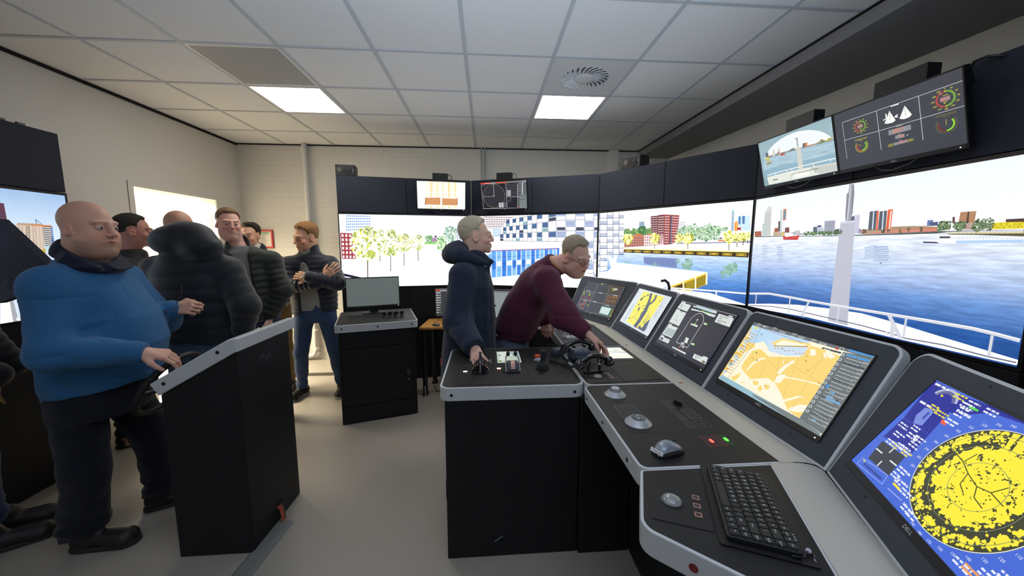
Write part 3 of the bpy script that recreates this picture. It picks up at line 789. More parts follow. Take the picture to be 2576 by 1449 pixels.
# keypads printed and glowing on desk C
LINE = emat('key_outline', (120,124,124), .05)
def outline(q, x0, y0, x1, y1, w, M=None):
    for a in ((x0,y0,x1,y0+w), (x0,y1-w,x1,y1), (x0,y0+w,x0+w,y1-w), (x1-w,y0+w,x1,y1-w)): q.box((a[0],a[1],ZT+.0012), (a[2],a[3],ZT+.0017), M)
def keypad(x0, y0, x1, y1, nx, ny, nm, m=LINE, cell=.72):
    q = MB(); outline(q, x0, y0, x1, y1, .0009)
    for i in range(nx):
        for j in range(ny):
            cw, ch = (x1-x0)/nx, (y1-y0)/ny; cx, cy = x0+cw*(i+.5), y0+ch*(j+.5)
            outline(q, cx-cw*cell/2, cy-ch*cell/2, cx+cw*cell/2, cy+ch*cell/2, .0006)
            q.box((cx-cw*.14,cy-.0006,ZT+.0012), (cx+cw*.14,cy+.0008,ZT+.0016))
    return q.build(nm, m, deskC)
keypad(.533,1.305,.623,1.422,4,5,'number_keypad'); q = MB(); q.box((.523,1.19,ZT+.0012), (.5236,1.43,ZT+.0015)); q.box((.523,1.19,ZT+.0012), (.66,1.1906,ZT+.0015)); q.build('panel_seam', GAP, deskC)
keypad(.754,1.374,.786,1.441,1,3,'keypad'); keypad(.755,1.270,.780,1.359,1,4,'keypad'); keypad(.797,1.276,.845,1.362,2,4,'keypad')
keypad(.752,1.209,.778,1.257,1,1,'keypad'); keypad(.796,1.213,.845,1.260,1,1,'keypad', cell=0.3)
q = MB(); outline(q, .797,1.378,.846,1.445,.0009); q.build('keypad', LINE, deskC)
keypad(.750,1.085,.783,1.152,1,3,'keypad', emat('key_outline_pink', (150,96,92), .06)); keypad(.793,1.087,.818,1.154,1,3,'keypad', emat('key_outline_pink', (150,96,92), .06)); keypad(.827,1.089,.842,1.156,1,2,'keypad', emat('key_outline_green', (80,140,84), .06))
for x, y, c, nm in ((.777,1.118,(255,60,50),'red_light'), (.834,1.124,(60,255,40),'green_light')):
    q = MB(); q.prism(rrect(x-.005,y-.010,x+.005,y+.010,.004), ZT+.0015, ZT+.003); q.build(nm, emat(nm+'_glow', c, 5.0), deskC)
q = MB()
for i in range(3): q.tube([(.803+.006*i,1.41-.012*i,ZT+.001),(.803+.006*i,1.41-.012*i,ZT+.014),(.806+.006*i,1.408-.012*i,ZT+.020)], [.007,.006,.004], 8)
solo('paddle_switches', q, BLK, 'cluster of small black switches on the keypad desk', 'switch', (.809,1.398,ZT+.0012), smooth=True)
# touch screen and ledge stickers
q = MB(); q.prism([(.705,2.005),(.890,2.005),(.908,2.285),(.705,2.285)], ZT+.001, ZT+.0022); ts = q.build('touch_screen', BLK, deskB)
PF['ts'] = (ts, frame3((.720,2.035,ZT+.0024), (1,0,0), (0,1,0)), .165, .225)
for x, y, c in ((.958,1.640,(190,80,40)), (.952,2.318,(120,40,35)), (.965,2.985,(160,150,140))):
    q = MB(); q.box((x-.008,y-.005,ZT+.0004), (x+.012,y+.006,ZT+.0010)); solo('ledge_sticker', q, mat('sticker_%d' % c[0], c, .6),
        {190:'orange sticker on the ledge in front of the ship outline panel', 120:'small dark red mark on the ledge beside the touch screen', 160:'pale sticker on the far end of the ledge'}[c[0]], 'sticker', (x,y,ZT), 'stickers on the console ledge')
q = MB()
for i in range(5): q.box((.60+.045*i,3.03+.01*i,ZT+.001), (.63+.045*i,3.06+.01*i,ZT+.004))
q.build('button_row', mat('pale_keys', (150,158,175), .4), desk0)

# ------------------------------------------------------------------ computer mice, keyboard, telephones
def mouse_thing(loc, rot, label, body, size=1.0, sticker=False):
    t = thing('computer_mouse', label, 'computer mouse', M=Matrix.Translation(loc) @ Matrix.Rotation(rot, 4, 'Z') @ Matrix.Scale(size, 4))
    def shell(z0, sx, sy, h, off):
        vs = []; fs = []; nu, nv = 20, 24
        for i in range(nu+1):
            t_ = i/nu; y = -1+2*t_
            hh = h*(.55+.55*math.sin(PI*min(1, (t_*.92+.08)))**1.0-.25*t_)*(1-abs(y)**7*.9)
            ww = sx*(1-.18*math.cos(PI*t_*1.6))*(1-abs(y)**6)**.5
            for j in range(nv+1):
                a = PI*j/nv
                vs.append((ww*math.cos(a)+off*hh*math.sin(a), sy*y, z0+max(0,hh*math.sin(a)**.7)))
        for i in range(nu):
            for j in range(nv): fs.append((i*(nv+1)+j, i*(nv+1)+j+1, (i+1)*(nv+1)+j+1, (i+1)*(nv+1)+j))
        return vs, fs
    q = MB(); q.add(*shell(0, .036, .062, .030, 0)); q.build('base_shell', BLK, t, world=False, smooth=True)
    q = MB(); q.add(*shell(.002, .031, .059, .036, .1)); q.build('top_shell', body, t, world=False, smooth=True)
    q = MB(); q.tube([(.002,.030,.031),(.002,.040,.030)], .004, 10); q.build('scroll_wheel', GREYP, t, world=False)
    if sticker:
        q = MB(); M = frame3((.001,-.0585,.0185), (1,0,0), (0,.45,1)); q.box((-.024,-.0065,0), (.024,.0065,.0015), M); q.build('name_sticker', WHITE, t, world=False)
        c = Canvas(.048, .013); c.text('Transas', .024, .0035, .0105, (70,72,78), 1, 'c'); me = bpy.data.meshes.new('sticker_print')
        me.from_pydata([tuple(M @ Vector((v[0]-.024,v[1]-.0065,.0017))) for v in c.v], [], c.f); me.materials.append(mat('grey_ink', (80,82,88), .6))
        o = bpy.data.objects.new('sticker_print', me); C.objects.link(o); o.parent = t
        q = MB(); q.ball((-.012,-.055,.008), (.008,.004,.003), 10, 6); q.ball((.008,-.056,.006), (.006,.004,.003), 10, 6); q.build('battery_mark', SILVER, t, world=False, smooth=True)
    return t
GREYBLUE = mat('metallic_blue_grey', (142,150,164), .3, metal=.3)
mouse_thing((.591,1.068,ZT+.0022), math.radians(-62), 'blue-grey mouse with a white name sticker on the keypad desk', GREYBLUE, .95, True)
# keyboard
kO = Vector((.600,.808,ZT+.0030)); ka = math.radians(-23.5+90)
kx = Vector((.659-.540,.955-.692,0)).normalized(); ky = Vector((-kx.y,kx.x,0))
# long axis runs away from the viewer; the space bar side faces the trackball
KM = frame3((.670,.809,ZT+.0033), kx*-1, ky*-1)
pad = thing('keyboard_mat', 'thin black mat under the keyboard', 'mat', M=KM)
q = MB(); q.prism(rrect(-.168,-.088,.158,.10,.006), 0, .0016); o = q.build('sheet', mat('black_mat_vinyl', (26,25,25), .5), pad, world=False)
kb = thing('keyboard', 'small black keyboard with white lettering on the nearest desk', 'keyboard', M=KM @ Matrix.Translation((0,0,.0018)))
q = MB(); q.prism(rrect(-.145,-.072,.145,.072,.006), 0, .013); q.build('case', mat('keyboard_case', (24,24,26), .45), kb, world=False, bevel=.002)
KEY = mat('keyboard_key', (44,43,42), .5); KEYI = mat('key_print', (226,228,226), .5)
rows = [[('Esc',1)]+[('F%d' % i,1) for i in range(1,13)]+[('Num',1),('Prt',1),('Del',1)],
        [('`',1)]+[(c,1) for c in '1234567890-=']+[('Bksp',2),('Home',1)],
        [('Tab',1.5)]+[(c,1) for c in 'QWERTYUIOP[]']+[('\\',1.5),('PgUp',1)],
        [('Caps',1.8)]+[(c,1) for c in 'ASDFGHJKL;\'']+[('Enter',2.2),('PgDn',1)],
        [('Shift',2.3)]+[(c,1) for c in 'ZXCVBNM,./']+[('Shift',1.7),('Up',1),('End',1)],
        [('Ctrl',1),('Fn',1),('Win',1),('Alt',1),('',5.6),('Alt',1),('Ctrl',1),('<',1),('v',1),('>',1)]]
px = .278/16.0; nkey = 0
for r, row in enumerate(rows):
    tot = sum(k[1] for k in row); x = -.139; wk = .278/tot
    y1 = .066-r*.0222; y0 = y1-.0205
    for name, wd in row:
        a, b = x+.0008, x+wd*wk-.0008; x += wd*wk
        q = MB(); q.add([(a,y0,.012),(b,y0,.012),(b,y1,.012),(a,y1,.012),(a+.0015,y0+.002,.0165),(b-.0015,y0+.002,.0165),(b-.0015,y1-.001,.0165),(a+.0015,y1-.001,.0165)],
                         [(4,5,6,7),(0,1,5,4),(1,2,6,5),(2,3,7,6),(3,0,4,7)])
        if name:
            vs, fs, w = glyphs(name); s = .0102 if len(name) < 2 else .0062
            q.cur = 1; q.add([(a+.003+v[0]*s,y1-.0115+v[1]*s,.0167) for v in vs], fs)
        q.build('key', [KEY, KEYI], kb, world=False); nkey += 1
q = MB()
for i in range(3): q.box((.088+.008*i,.0690,.013), (.091+.008*i,.0715,.0134))
q.build('status_lights', WHITE, kb, world=False)
q = MB(); p0 = KM @ Vector((.148,.05,.006)); q.tube([p0, p0+Vector((.02,-.01,.004)), Vector((.703,.665,ZT+.010)), Vector((.70,.64,ZT+.008))], .0022, 8); o = q.build('lead', BLK, kb, smooth=True)
q = MB(); q.ball((.701,.662,ZT+.010), .006, 12, 8); q.tube([(.704,.652,ZT+.007),(.698,.640,ZT+.006)], .0025, 8); q.build('lead_plug', mat('pale_lilac_plug', (196,186,204), .4), kb, smooth=True)

# telephones
GLOSS = mat('glossy_black_bakelite', (14,14,16), .12, spec=.6, coat=.8)
def phone(P0, P1, label, back):
    P0 = Vector(P0); P1 = Vector(P1); d = (P1-P0).normalized(); mid = (P0+P1)/2; n = Vector((-d.y,d.x,0)).normalized()
    t = thing('telephone', label, 'telephone', (mid.x,mid.y,ZP), group='black telephones')
    q = MB(); L = (P1-P0).length
    pts = []; rr = []
    for i in range(13):
        s = i/12; pts.append(P0.lerp(P1, .06+.88*s)+Vector((0,0,.020+.022*math.sin(PI*s)))); rr.append(.0125+.002*abs(s-.5))
    q.tube(pts, rr, 14); h = q.build('handset', GLOSS, t, smooth=True)
    for P, sg in ((P0,-1), (P1,1)):
        ax = (Vector((0,0,-1))+d*sg*.15-n*.25).normalized(); N = frame3(P+Vector((0,0,.018)), n, ax.cross(n))
        q = MB(); q.lathe([(.008,-.012),(.018,-.006),(.023,.006),(.027,.022),(.028,.030),(.024,.034),(.001,.032)], 24, N if N.col[2].to_3d().dot(ax) > 0 else N @ Matrix.Rotation(PI, 4, 'X'))
        q.build('earpiece' if sg < 0 else 'mouthpiece', GLOSS, h, smooth=True)
    for s in (.3, .68):
        b = P0.lerp(P1, s); q = MB()
        q.tube([(b.x,b.y,ZP),(b.x,b.y,ZP+.03),(b.x,b.y,P0.z-.004)], [.011,.006,.008], 12); q.tube([(b.x,b.y,P0.z+.004)]+[(b.x+n.x*a,b.y+n.y*a,P0.z+.004+c) for a, c in ((-.012,.002),(-.018,.014))], .005, 10)
        q.tube([(b.x,b.y,P0.z+.004)]+[(b.x+n.x*a,b.y+n.y*a,P0.z+.004+c) for a, c in ((.012,.002),(.018,.014))], .005, 10)
        q.build('cradle_post', GLOSS, t, smooth=True)
    q = MB(); N = Matrix.Translation((mid.x,mid.y,0)) @ Matrix.Rotation(math.atan2(d.y,d.x), 4, 'Z')
    if back:
        q.prism(rrect(-.055,-.045,.055,.045,.012), ZP, ZP+.055, N); q.build('set_body', mat('slate_plastic', (96,106,126), .4), t, bevel=.006)
        q = MB(); q.box((-.05,-.046,ZP+.03), (.05,-.045,ZP+.032), N); q.build('groove', GAP, t)
    else:
        q.prism(rrect(-.06,-.018,.05,.018,.012), ZP, ZP+.010, N); q.build('foot', BLK, t, bevel=.002)
    return t, mid, d
ph1, _, _ = phone((.488,1.795,.952), (.660,1.835,.955), 'nearer black telephone handset on the cradle by the small trackball', False)
ph2, _, _ = phone((.468,2.045,.968), (.640,2.075,.968), 'rear black telephone handset on a slate-blue set', True)
def coil(path, r, turns, wire, n=14):
    P = [Vector(p) for p in path]; out = []; L = [0]
    for a, b in zip(P, P[1:]): L.append(L[-1]+(b-a).length)
    N = turns*n
    for i in range(N+1):
        s = L[-1]*i/N; k = max(j for j in range(len(L)) if L[j] <= s+1e-9); k = min(k, len(P)-2)
        f = (s-L[k])/(L[k+1]-L[k]); c = P[k].lerp(P[k+1], f); t_ = (P[k+1]-P[k]).normalized()
        u = Vector((0,0,1))-t_*t_.z; u.normalize(); v = t_.cross(u); a = 2*PI*i/n
        out.append(c+u*r*math.cos(a)+v*r*math.sin(a))
    q = MB(); q.tube(out, wire, 5); return q
coil([(.485,1.80,.945),(.45,1.87,.920),(.40,1.96,.917),(.365,2.0,.917),(.372,1.97,.917),(.44,1.915,.917),(.50,1.86,.918)], .0055, 60, .0016, 8).build('coiled_cord', BLK, ph1, smooth=True)
coil([(.47,2.06,.965),(.45,2.03,.93),(.46,2.0,.915),(.50,1.99,.915),(.53,2.01,.915),(.55,2.05,.92)], .007, 26, .0022, 8).build('coiled_cord', BLK, ph2, smooth=True)
coil([(.55,2.12,.93),(.50,2.20,.93),(.46,2.26,.935),(.43,2.27,.93),(.40,2.29,.925)], .006, 18, .002, 8).build('coiled_cord', BLK, ph2, smooth=True)
q = MB(); q.tube([(.47,2.075,.975),(.452,2.06,.99),(.458,2.0,1.0),(.50,1.96,.98),(.51,1.93,.93),(.505,1.93,.91)], .0045, 8); q.build('lead', BLK, ph2, smooth=True)
q = MB(); q.lathe([(.036,0),(.036,.020),(.030,.030),(.001,.031)], 28, Matrix.Translation((.441,2.165,ZT+.0012)))
solo('round_puck', q, mat('slate_puck', (60,66,78), .45), 'low round dark puck beside the rear telephone cord', 'cap', (.441,2.165,ZT+.0012), smooth=True)

# ------------------------------------------------------------------ steering console with wheel
t = thing('steering_console', 'black steering pedestal with a sloping pale grey rim, beside the bald man', 'steering console', (-1.39,2.0,0))
side_profile = [(-1.568,0),(-1.205,0),(-1.205,1.07),(-1.568,.864)]
q = MB(); Mx = Matrix(((1,0,0,0),(0,0,-1,0),(0,1,0,0),(0,0,0,1)))     # (x, z, -y)
q.prism(side_profile, -2.225, -1.77, Mx); q.build('body', BLACK, t, bevel=.003)
q = MB()
pts_t = [(-1.606,.923),(-1.232,1.134),(-1.195,1.137),(-1.195,1.137)]
rimp = [(-1.606,.923),(-1.232,1.134),(-1.190,1.139),(-1.190,1.072),(-1.203,1.071),(-1.568,.864)]
q.prism(rimp, -2.285, -1.757, Mx); q.build('rim', ALU, t, bevel=.006)
sx = Vector((-1.232+1.606,0,1.134-.923)).normalized(); SMx = frame3((-1.606,1.757,.923), sx, (0,1,0))
q = MB(); q.prism(rrect(.012,.012,.40,.516,.02), -.001, .0015, SMx); q.build('inlay_plate', PLATE, t)
for x, z in ((-1.539,.925), (-1.282,1.073)): q = MB(); screw(q, (x,1.757,z), (0,-1,0), .009); q.build('screw', BLK, t)
q = MB()
for i in range(7):
    a = random.Random(i); q.box((-1.2046,1.94+.015*i,.95+.02*a.random()), (-1.2044,1.944+.015*i,.975+.03*a.random()))
q.build('scuff', mat('pale_scuff', (84,90,98), .8), t)
q = MB(); q.prism([(1.965,.004),(2.03,.004),(2.03,.115),(1.99,.125)], -.0008, .0005, Matrix(((0,0,1,-1.205),(1,0,0,0),(0,1,0,0),(0,0,0,1)))); q.build('cable_opening', GAP, t)
wc = Vector((-1.71,1.99,.845)); SW = frame3(wc, (.52,0,.85), (0,1,0))     # its normal points at the helmsman
q = MB(); q.tube([(.175*math.cos(2*PI*i/40), .175*math.sin(2*PI*i/40), 0) for i in range(40)], .0155, 14, SW, closed=True)
wh = q.build('steering_wheel', mat('wheel_leather', (24,25,28), .55, bump=.2, bscale=500), t, smooth=True); 
for a in (.5, .5+2*PI/3, .5+4*PI/3):
    q = MB(); q.tube([(.03*math.cos(a),.03*math.sin(a),-.03),(.09*math.cos(a),.09*math.sin(a),-.02),(.165*math.cos(a),.165*math.sin(a),0)], [.010,.008,.007], 8, SW); q.build('spoke', BLK, wh, smooth=True)
    q = MB(); q.tube([(.10*math.cos(a+.08),.10*math.sin(a+.08),-.012),(.16*math.cos(a+.08),.16*math.sin(a+.08),.0)], .003, 8, SW); q.build('spoke_trim', STEEL, wh, smooth=True)
q = MB(); q.lathe([(.045,-.02),(.045,.0),(.03,.012),(.001,.014)], 24, SW); q.lathe([(.026,-.16),(.022,-.02)], 16, SW); q.build('hub', BLK, wh, smooth=True)
q = MB(); N = SMx @ Matrix.Translation((.285,.27,.0)); q.add([(0,0,.002),(.10,0,.002),(.10,.20,.004),(0,.20,.006),(.0,.20,.03),(.03,.0,.012)], [(0,1,2,3),(0,5,4,3)], N)
solo('paper_sheet', q, mat('paper_warm', (240,226,196), .6), 'cream paper sheet lying on the steering console top', 'paper', SMx @ Vector((.33,.3,.002)))
t = thing('console_cable', 'orange and grey cables leaving the steering pedestal at the floor', 'cable', (-1.19,1.99,0))
for i, (c, dy) in enumerate((((200,84,50),0), ((80,80,84),.014), ((170,90,70),-.012))):
    q = MB(); q.tube([(-1.215,1.995+dy,.085),(-1.19,1.99+dy,.088),(-1.178,1.985+dy,.05),(-1.172,1.975+dy,.012)], .006, 8); q.build('cable', mat('cable_%d' % c[0], c, .5), t, smooth=True)
q = MB(); a = Vector((-1.165,1.975)); b_ = Vector((-1.20,1.40)); d = (b_-a).normalized(); n = Vector((-d.y,d.x))
prof = [(-.052,0),(-.03,.013),(.03,.013),(.052,0)]
vs = [(a.x+n.x*w_,a.y+n.y*w_,z+.0005) for w_, z in prof]+[(b_.x+n.x*w_,b_.y+n.y*w_,z+.0005) for w_, z in prof]
q.add(vs, [(0,1,5,4),(1,2,6,5),(2,3,7,6),(0,3,2,1),(4,5,6,7)])
solo('floor_cable_cover', q, mat('grey_rubber', (122,122,118), .6), 'low grey cable cover running across the floor from the steering pedestal', 'cable cover', (-1.18,1.7,0))

# ------------------------------------------------------------------ rear cabinet with knobs and monitor
CA = math.radians(17); CM = Matrix.Translation((-1.275,3.104,0)) @ Matrix.Rotation(CA, 4, 'Z')
t = thing('control_cabinet', 'black cabinet with pale rim, lockable door and four small levers on top', 'cabinet', M=CM)
W_, D_ = .648, .62
q = MB(); q.box((0,0,0), (W_,D_,.838)); q.build('body', BLACK, t, world=False, bevel=.003)
q = MB(); q.prism(rrect(-.022,-.035,W_+.022,D_+.02,.035,7), .838, .904); q.build('rim', ALU, t, world=False, bevel=.003)
q = MB(); q.prism(rrect(-.012,-.025,W_+.012,D_+.01,.027,7), .902, .906); q.build('inlay_plate', PLATE, t, world=False)
q = MB(); q.prism(rrect(.02,.08,W_-.02,D_-.05,.002), .9055, .9075); q.build('control_plate', PLATE, t, world=False)
for z0, z1, nm in ((.69,.834,'upper_panel'), (.165,.684,'door'), (.012,.159,'lower_panel')):
    q = MB(); q.box((.028,-.012,z0), (W_-.028,0,z1)); o = q.build(nm, BLACK, t, world=False, bevel=.002)
    if nm == 'door':
        q = MB(); q.box((.555,-.020,.405), (.592,-.012,.45)); q.box((.567,-.026,.385), (.580,-.012,.43)); q.build('latch', GREYP, o, world=False, bevel=.002)
        q = MB(); q.lathe([(.008,0),(.008,.003),(.001,.004)], 16, frame3((.574,-.012,.35), (1,0,0), (0,0,1))); q.build('lock', STEEL, o, world=False)
for x in (.035, W_/2, W_-.035): q = MB(); screw(q, (x,-.0352,.872), (0,-1,0), .008); q.build('screw', BLK, t, world=False)
for i in range(4):
    x = .385+.054*i; N = Matrix.Translation((x,.18,.9075))
    q = MB(); q.lathe([(.022,0),(.022,.004),(.014,.012),(.012,.022),(.016,.028),(.015,.036),(.001,.037)], 20, N); kn = q.build('small_lever', BLK, t, world=False, smooth=True)
    q = MB(); q.box((-.019,-.005,.030), (.019,.005,.052), N); q.build('finger_grip', BLK, kn, world=False, bevel=.002)
MM = CM @ Matrix.Translation((.30,.475,.9079)) @ Matrix.Rotation(math.radians(2), 4, 'Z')
t = thing('desk_monitor', 'switched-off monitor with painted grey glow standing on the cabinet with four small levers', 'monitor', M=MM)
w, h = .49, .275
TM = Matrix.Translation((0,0,.055)) @ Matrix.Rotation(math.radians(-6), 4, 'X')
q = MB()
for a in ((-w/2-.007,0,-w/2,h+.03), (w/2,0,w/2+.007,h+.03), (-w/2,0,w/2,.02), (-w/2,h+.02,w/2,h+.03)): q.box((a[0],-.004,a[1]), (a[2],.03,a[3]), TM)
q.box((-w/2,0,.02), (w/2,.03,h+.02), TM); q.build('bezel', BLK, t, world=False, bevel=.002)
q = MB(); q.box((-w/2,-.0025,.02), (w/2,-.0005,h+.02), TM); q.build('screen', emat('painted_glow_screen', (106,114,112), .55), t, world=False)  # switched-off screen glows grey in place of its glossy reflection
q = MB(); q.box((-.04,.02,0), (.04,.05,.12)); q.box((-.11,-.05,0), (.11,.09,.008)); q.build('stand', BLK, t, world=False, bevel=.003)
q = MB(); q.ball((w/2-.01,-.005,.064), .003, 8, 6); q.build('power_light', emat('white_led', (255,255,255), 3), t, world=False)

# ------------------------------------------------------------------ wooden table with monitors
WOOD = mat('beech_worktop', (196,142,72), .4, var=.1, vscale=30)
t = thing('work_table', 'light wooden work table with round black legs under the video wall', 'table', (-.1,3.93,0))
q = MB(); q.prism([(-.695,3.68),(.36,3.68),(.36,4.0),(-.2,4.19),(-.66,4.12)], .715, .74); q.build('table_top', WOOD, t, bevel=.003)
for x, y in ((-.655,3.73),(.32,3.73),(-.60,4.06)):
    q = MB(); q.tube([(x,y,0),(x,y,.715)], .026, 16); q.tube([(x,y,.40),(x,y,.405)], .028, 16); l = q.build('leg', mat('black_steel_tube', (48,49,52), .35, metal=.4), t, smooth=True)
    q = MB(); q.box((x-.03,y-.045,0), (x+.03,y+.045,.012)); q.build('foot', BLK, l)
t2 = mouse_thing((-.53,3.76,.741), math.radians(40), 'small dark mouse on the wooden table', mat('dark_bronze_plastic', (88,84,76), .35), .8)
for nm, x0, x1, y, lab in (('mE',-.567,-.045,4.06,'monitor on the wooden table, mostly hidden behind the man in the hooded coat'), ('mF',-.215,.320,4.02,'pale monitor on the wooden table seen between the two men at the console')):
    pass
def table_monitor(nm, x0, x1, y, rz, lab):
    M = Matrix.Translation((x0,y,.79)) @ Matrix.Rotation(rz, 4, 'Z') @ Matrix.Rotation(PI/2, 4, 'X'); w = x1-x0; h = .30
    t = thing('table_monitor', lab, 'monitor', M=M, group='monitors on the wooden table')
    q = MB()
    for a in ((-.008,-.02,0,h+.008), (w,-.02,w+.008,h+.008), (0,-.02,w,0), (0,h,w,h+.008)): q.box((a[0],a[1],-.03), (a[2],a[3],.003))
    q.box((0,0,-.03), (w,h,-.001)); q.build('bezel', BLK, t, world=False, bevel=.002)
    q = MB(); q.box((w/2-.04,-.05,-.05), (w/2+.04,.1,-.03)); q.box((w/2-.12,-.05,-.10), (w/2+.12,-.042,.06)); q.build('stand', BLK, t, world=False)
    PF[nm] = (t, M, w, h)
table_monitor('mE', -.567, -.04, 4.04, math.radians(0), 'monitor on the wooden table, mostly hidden behind the man in the hooded coat')
table_monitor('mF', -.02, .50, 3.93, math.radians(-12), 'pale monitor on the wooden table seen between the two men at the console')
q = MB(); q.tube([(-.60,3.95,.004),(-.55,3.80,.004),(-.50,3.75,.02),(-.42,3.78,.06),(-.38,3.9,.1)], .005, 6)
solo('loose_cable', q, BLK, 'thin black cable trailing on the floor under the wooden table', 'cable', (-.5,3.8,0), smooth=True)
q = MB(); q.tube([(-.655,3.70,.10),(-.645,3.66,.05),(-.64,3.64,.02),(-.67,3.62,.006)], .006, 6)
solo('loose_cable', q, mat('pale_cable', (160,160,158), .5), 'short pale cable beside the table leg at the cabinet', 'cable', (-.655,3.66,0), smooth=True)

# ------------------------------------------------------------------ second simulator's sloping panel at the left edge
PM = frame3((-2.80,2.24,1.27), Vector((.30,.0,.13)).normalized()*1, (-.02,-.10,.40))
q = MB(); q.add([(-2.97,2.2,1.75),(-2.86,2.35,1.735),(-2.55,2.35,1.37),(-2.76,2.2,1.255),(-2.99,2.2,1.31),(-2.95,2.24,1.75),(-2.85,2.39,1.735),(-2.54,2.39,1.37),(-2.75,2.24,1.255),(-2.98,2.24,1.31)],
      [(0,4,3,2,1),(5,6,7,8,9),(0,1,6,5),(1,2,7,6),(2,3,8,7),(3,4,9,8),(4,0,5,9)])
solo('tilted_panel_back', q, BOARD, 'dark tilted back of an instrument panel in front of the far left display', 'instrument panel', (-2.78,2.28,1.25))
# every picture: P filled shape, S stroke, N rows of small panes, B leafy crown; whole numbers are steps of Q metres on the display
def X(h): return tuple(int(h[i:i+2],16) for i in (0,2,4))
def _q(a): return [(a[i]*Q,a[i+1]*Q) for i in range(0,len(a),2)]
def P(r,g,b,L,*a): c.poly(_q(a),(r,g,b),L)
def S(r,g,b,L,w,*a): c.path(_q(a),w,(r,g,b),L)
def N(r,g,b,L,nx,ny,fx,fy,*a): c.grid(_q(a),nx,ny,fx,fy,(r,g,b),L)
def B(cols,L,n,size,seed,x,y,rx,ry): c.blob(x*Q,y*Q,rx*Q,ry*Q,cols,L,n,size,seed)
Q=0.001; par,M,w,h=PF['s1']; c=Canvas(w,h,(250,252,255),0.0005)
c.vgrad([(0,(226,228,236)),(.3,(246,247,250)),(.803,(252,253,255))])
P(246,250,255,1,5,803,327,800,319,628,203,630,81,603,-6,602)
N(70,122,190,2,13,6,0.62,0.5,62,618,319,631,325,797,72,800)
N(214,228,244,2,3,6,0.6,0.5,6,608,58,611,67,797,10,798)
P(142,52,58,2,3,602,119,597,158,504,149,316,6,317)
N(250,240,244,3,4,6,0.52,0.58,6,317,149,316,162,592,7,596)
P(120,60,60,1,346,599,362,602,363,585,345,584)
P(120,60,60,1,671,598,688,602,690,584,671,584)
P(120,190,80,2,892,499,1025,505,1024,478,892,478)
P(150,120,150,1,959,542,1032,560,1037,505,958,503)
P(40,40,90,2,1008,573,1035,579,1034,560,1008,557)
P(200,200,205,2,906,554,908,499,911,499,912,554)
P(205,210,222,1,1236,654,1311,673,1314,506,1264,506)
N(70,80,110,2,2,5,0.5,0.4,1264,512,1314,512,1310,661,1254,648)
S(60,70,120,2,0.008,1236,652,1304,670)
B([(70,110,70),(110,150,100),(160,190,150)],3,50,0.24,3,945,542,39,44)
S(80,80,60,3,0.004,944,505,943,481)
B([(96,130,110),(140,170,150),(190,210,195),(120,150,130)],3,170,0.13,4,1192,598,72,89)
B([(110,160,90),(150,190,120),(90,140,90),(190,215,170)],4,130,0.16,5,1085,493,59,87)
S(30,28,48,2,0.028,8,144,68,129,266,75)
P(92,92,128,2,7,122,67,101,61,-14,10,23)
P(215,222,240,3,10,21,63,-10,63,-19,8,-17)
S(92,76,56,2,0.008,404,373,403,287)
B([(232,224,80),(206,212,84),(255,252,225),(150,164,76),(255,250,190),(240,230,150),(255,254,240),(252,254,255)],4,162,0.075,10,410,504,63,131)
B([(120,140,80),(160,170,90),(190,190,120)],5,40,0.25,30,431,602,22,39)
B([(120,150,70),(170,180,80)],5,40,0.25,40,417,419,25,33)
S(92,76,56,2,0.011,273,350,263,82)
B([(232,224,80),(206,212,84),(255,252,225),(150,164,76),(255,250,190),(240,230,150),(255,254,240),(252,254,255)],4,525,0.075,11,279,486,175,178)
B([(120,140,80),(160,170,90),(190,190,120)],5,40,0.25,31,302,619,61,53)
B([(120,150,70),(170,180,80)],5,40,0.25,41,285,371,70,45)
S(92,76,56,2,0.008,519,379,513,173)
B([(232,224,80),(206,212,84),(255,252,225),(150,164,76),(255,250,190),(240,230,150),(255,254,240),(252,254,255)],4,375,0.075,12,523,487,127,144)
B([(120,140,80),(160,170,90),(190,190,120)],5,40,0.25,32,544,594,44,43)
B([(120,150,70),(170,180,80)],5,40,0.25,42,531,393,51,36)
S(92,76,56,2,0.008,667,414,663,230)
B([(232,224,80),(206,212,84),(255,252,225),(150,164,76),(255,250,190),(240,230,150),(255,254,240),(252,254,255)],4,287,0.075,13,670,487,100,103)
B([(120,140,80),(160,170,90),(190,190,120)],5,40,0.25,33,690,564,35,31)
B([(120,150,70),(170,180,80)],5,40,0.25,43,679,420,40,26)
S(92,76,56,2,0.008,821,444,819,287)
B([(232,224,80),(206,212,84),(255,252,225),(150,164,76),(255,250,190),(240,230,150),(255,254,240),(252,254,255)],4,212,0.075,14,823,493,77,88)
B([(120,140,80),(160,170,90),(190,190,120)],5,40,0.25,34,843,558,27,26)
B([(120,150,70),(170,180,80)],5,40,0.25,44,833,436,31,22)
c.build('picture',par,M,1.5)
Q=0.001; par,M,w,h=PF['s2']; c=Canvas(w,h,(250,252,255),0.0005)
P(228,214,216,1,143,814,492,799,495,661,195,666)
N(84,66,84,2,17,5,0.5,0.55,142,671,490,673,490,791,143,804)
P(232,240,250,2,195,668,349,666,348,519,193,520)
N(120,160,215,3,1,7,1,0.5,266,572,340,576,341,663,267,664)
S(120,140,170,3,0.005,263,667,262,520)
S(100,120,160,3,0.004,194,574,348,576)
S(90,110,150,3,0.004,195,666,349,668)
P(244,244,246,2,344,514,345,663,384,705,454,746,495,781,495,803,1016,816,1516,815,1536,122,1348,165,1300,501,995,506)
P(52,80,122,3,346,549,379,549,379,591,346,590)
P(60,62,80,3,346,520,379,519,379,544,346,544)
P(238,228,214,3,346,624,379,627,379,669,347,665)
P(225,228,226,3,346,596,379,597,379,622,346,620)
S(70,84,110,4,0.004,344,517,345,663)
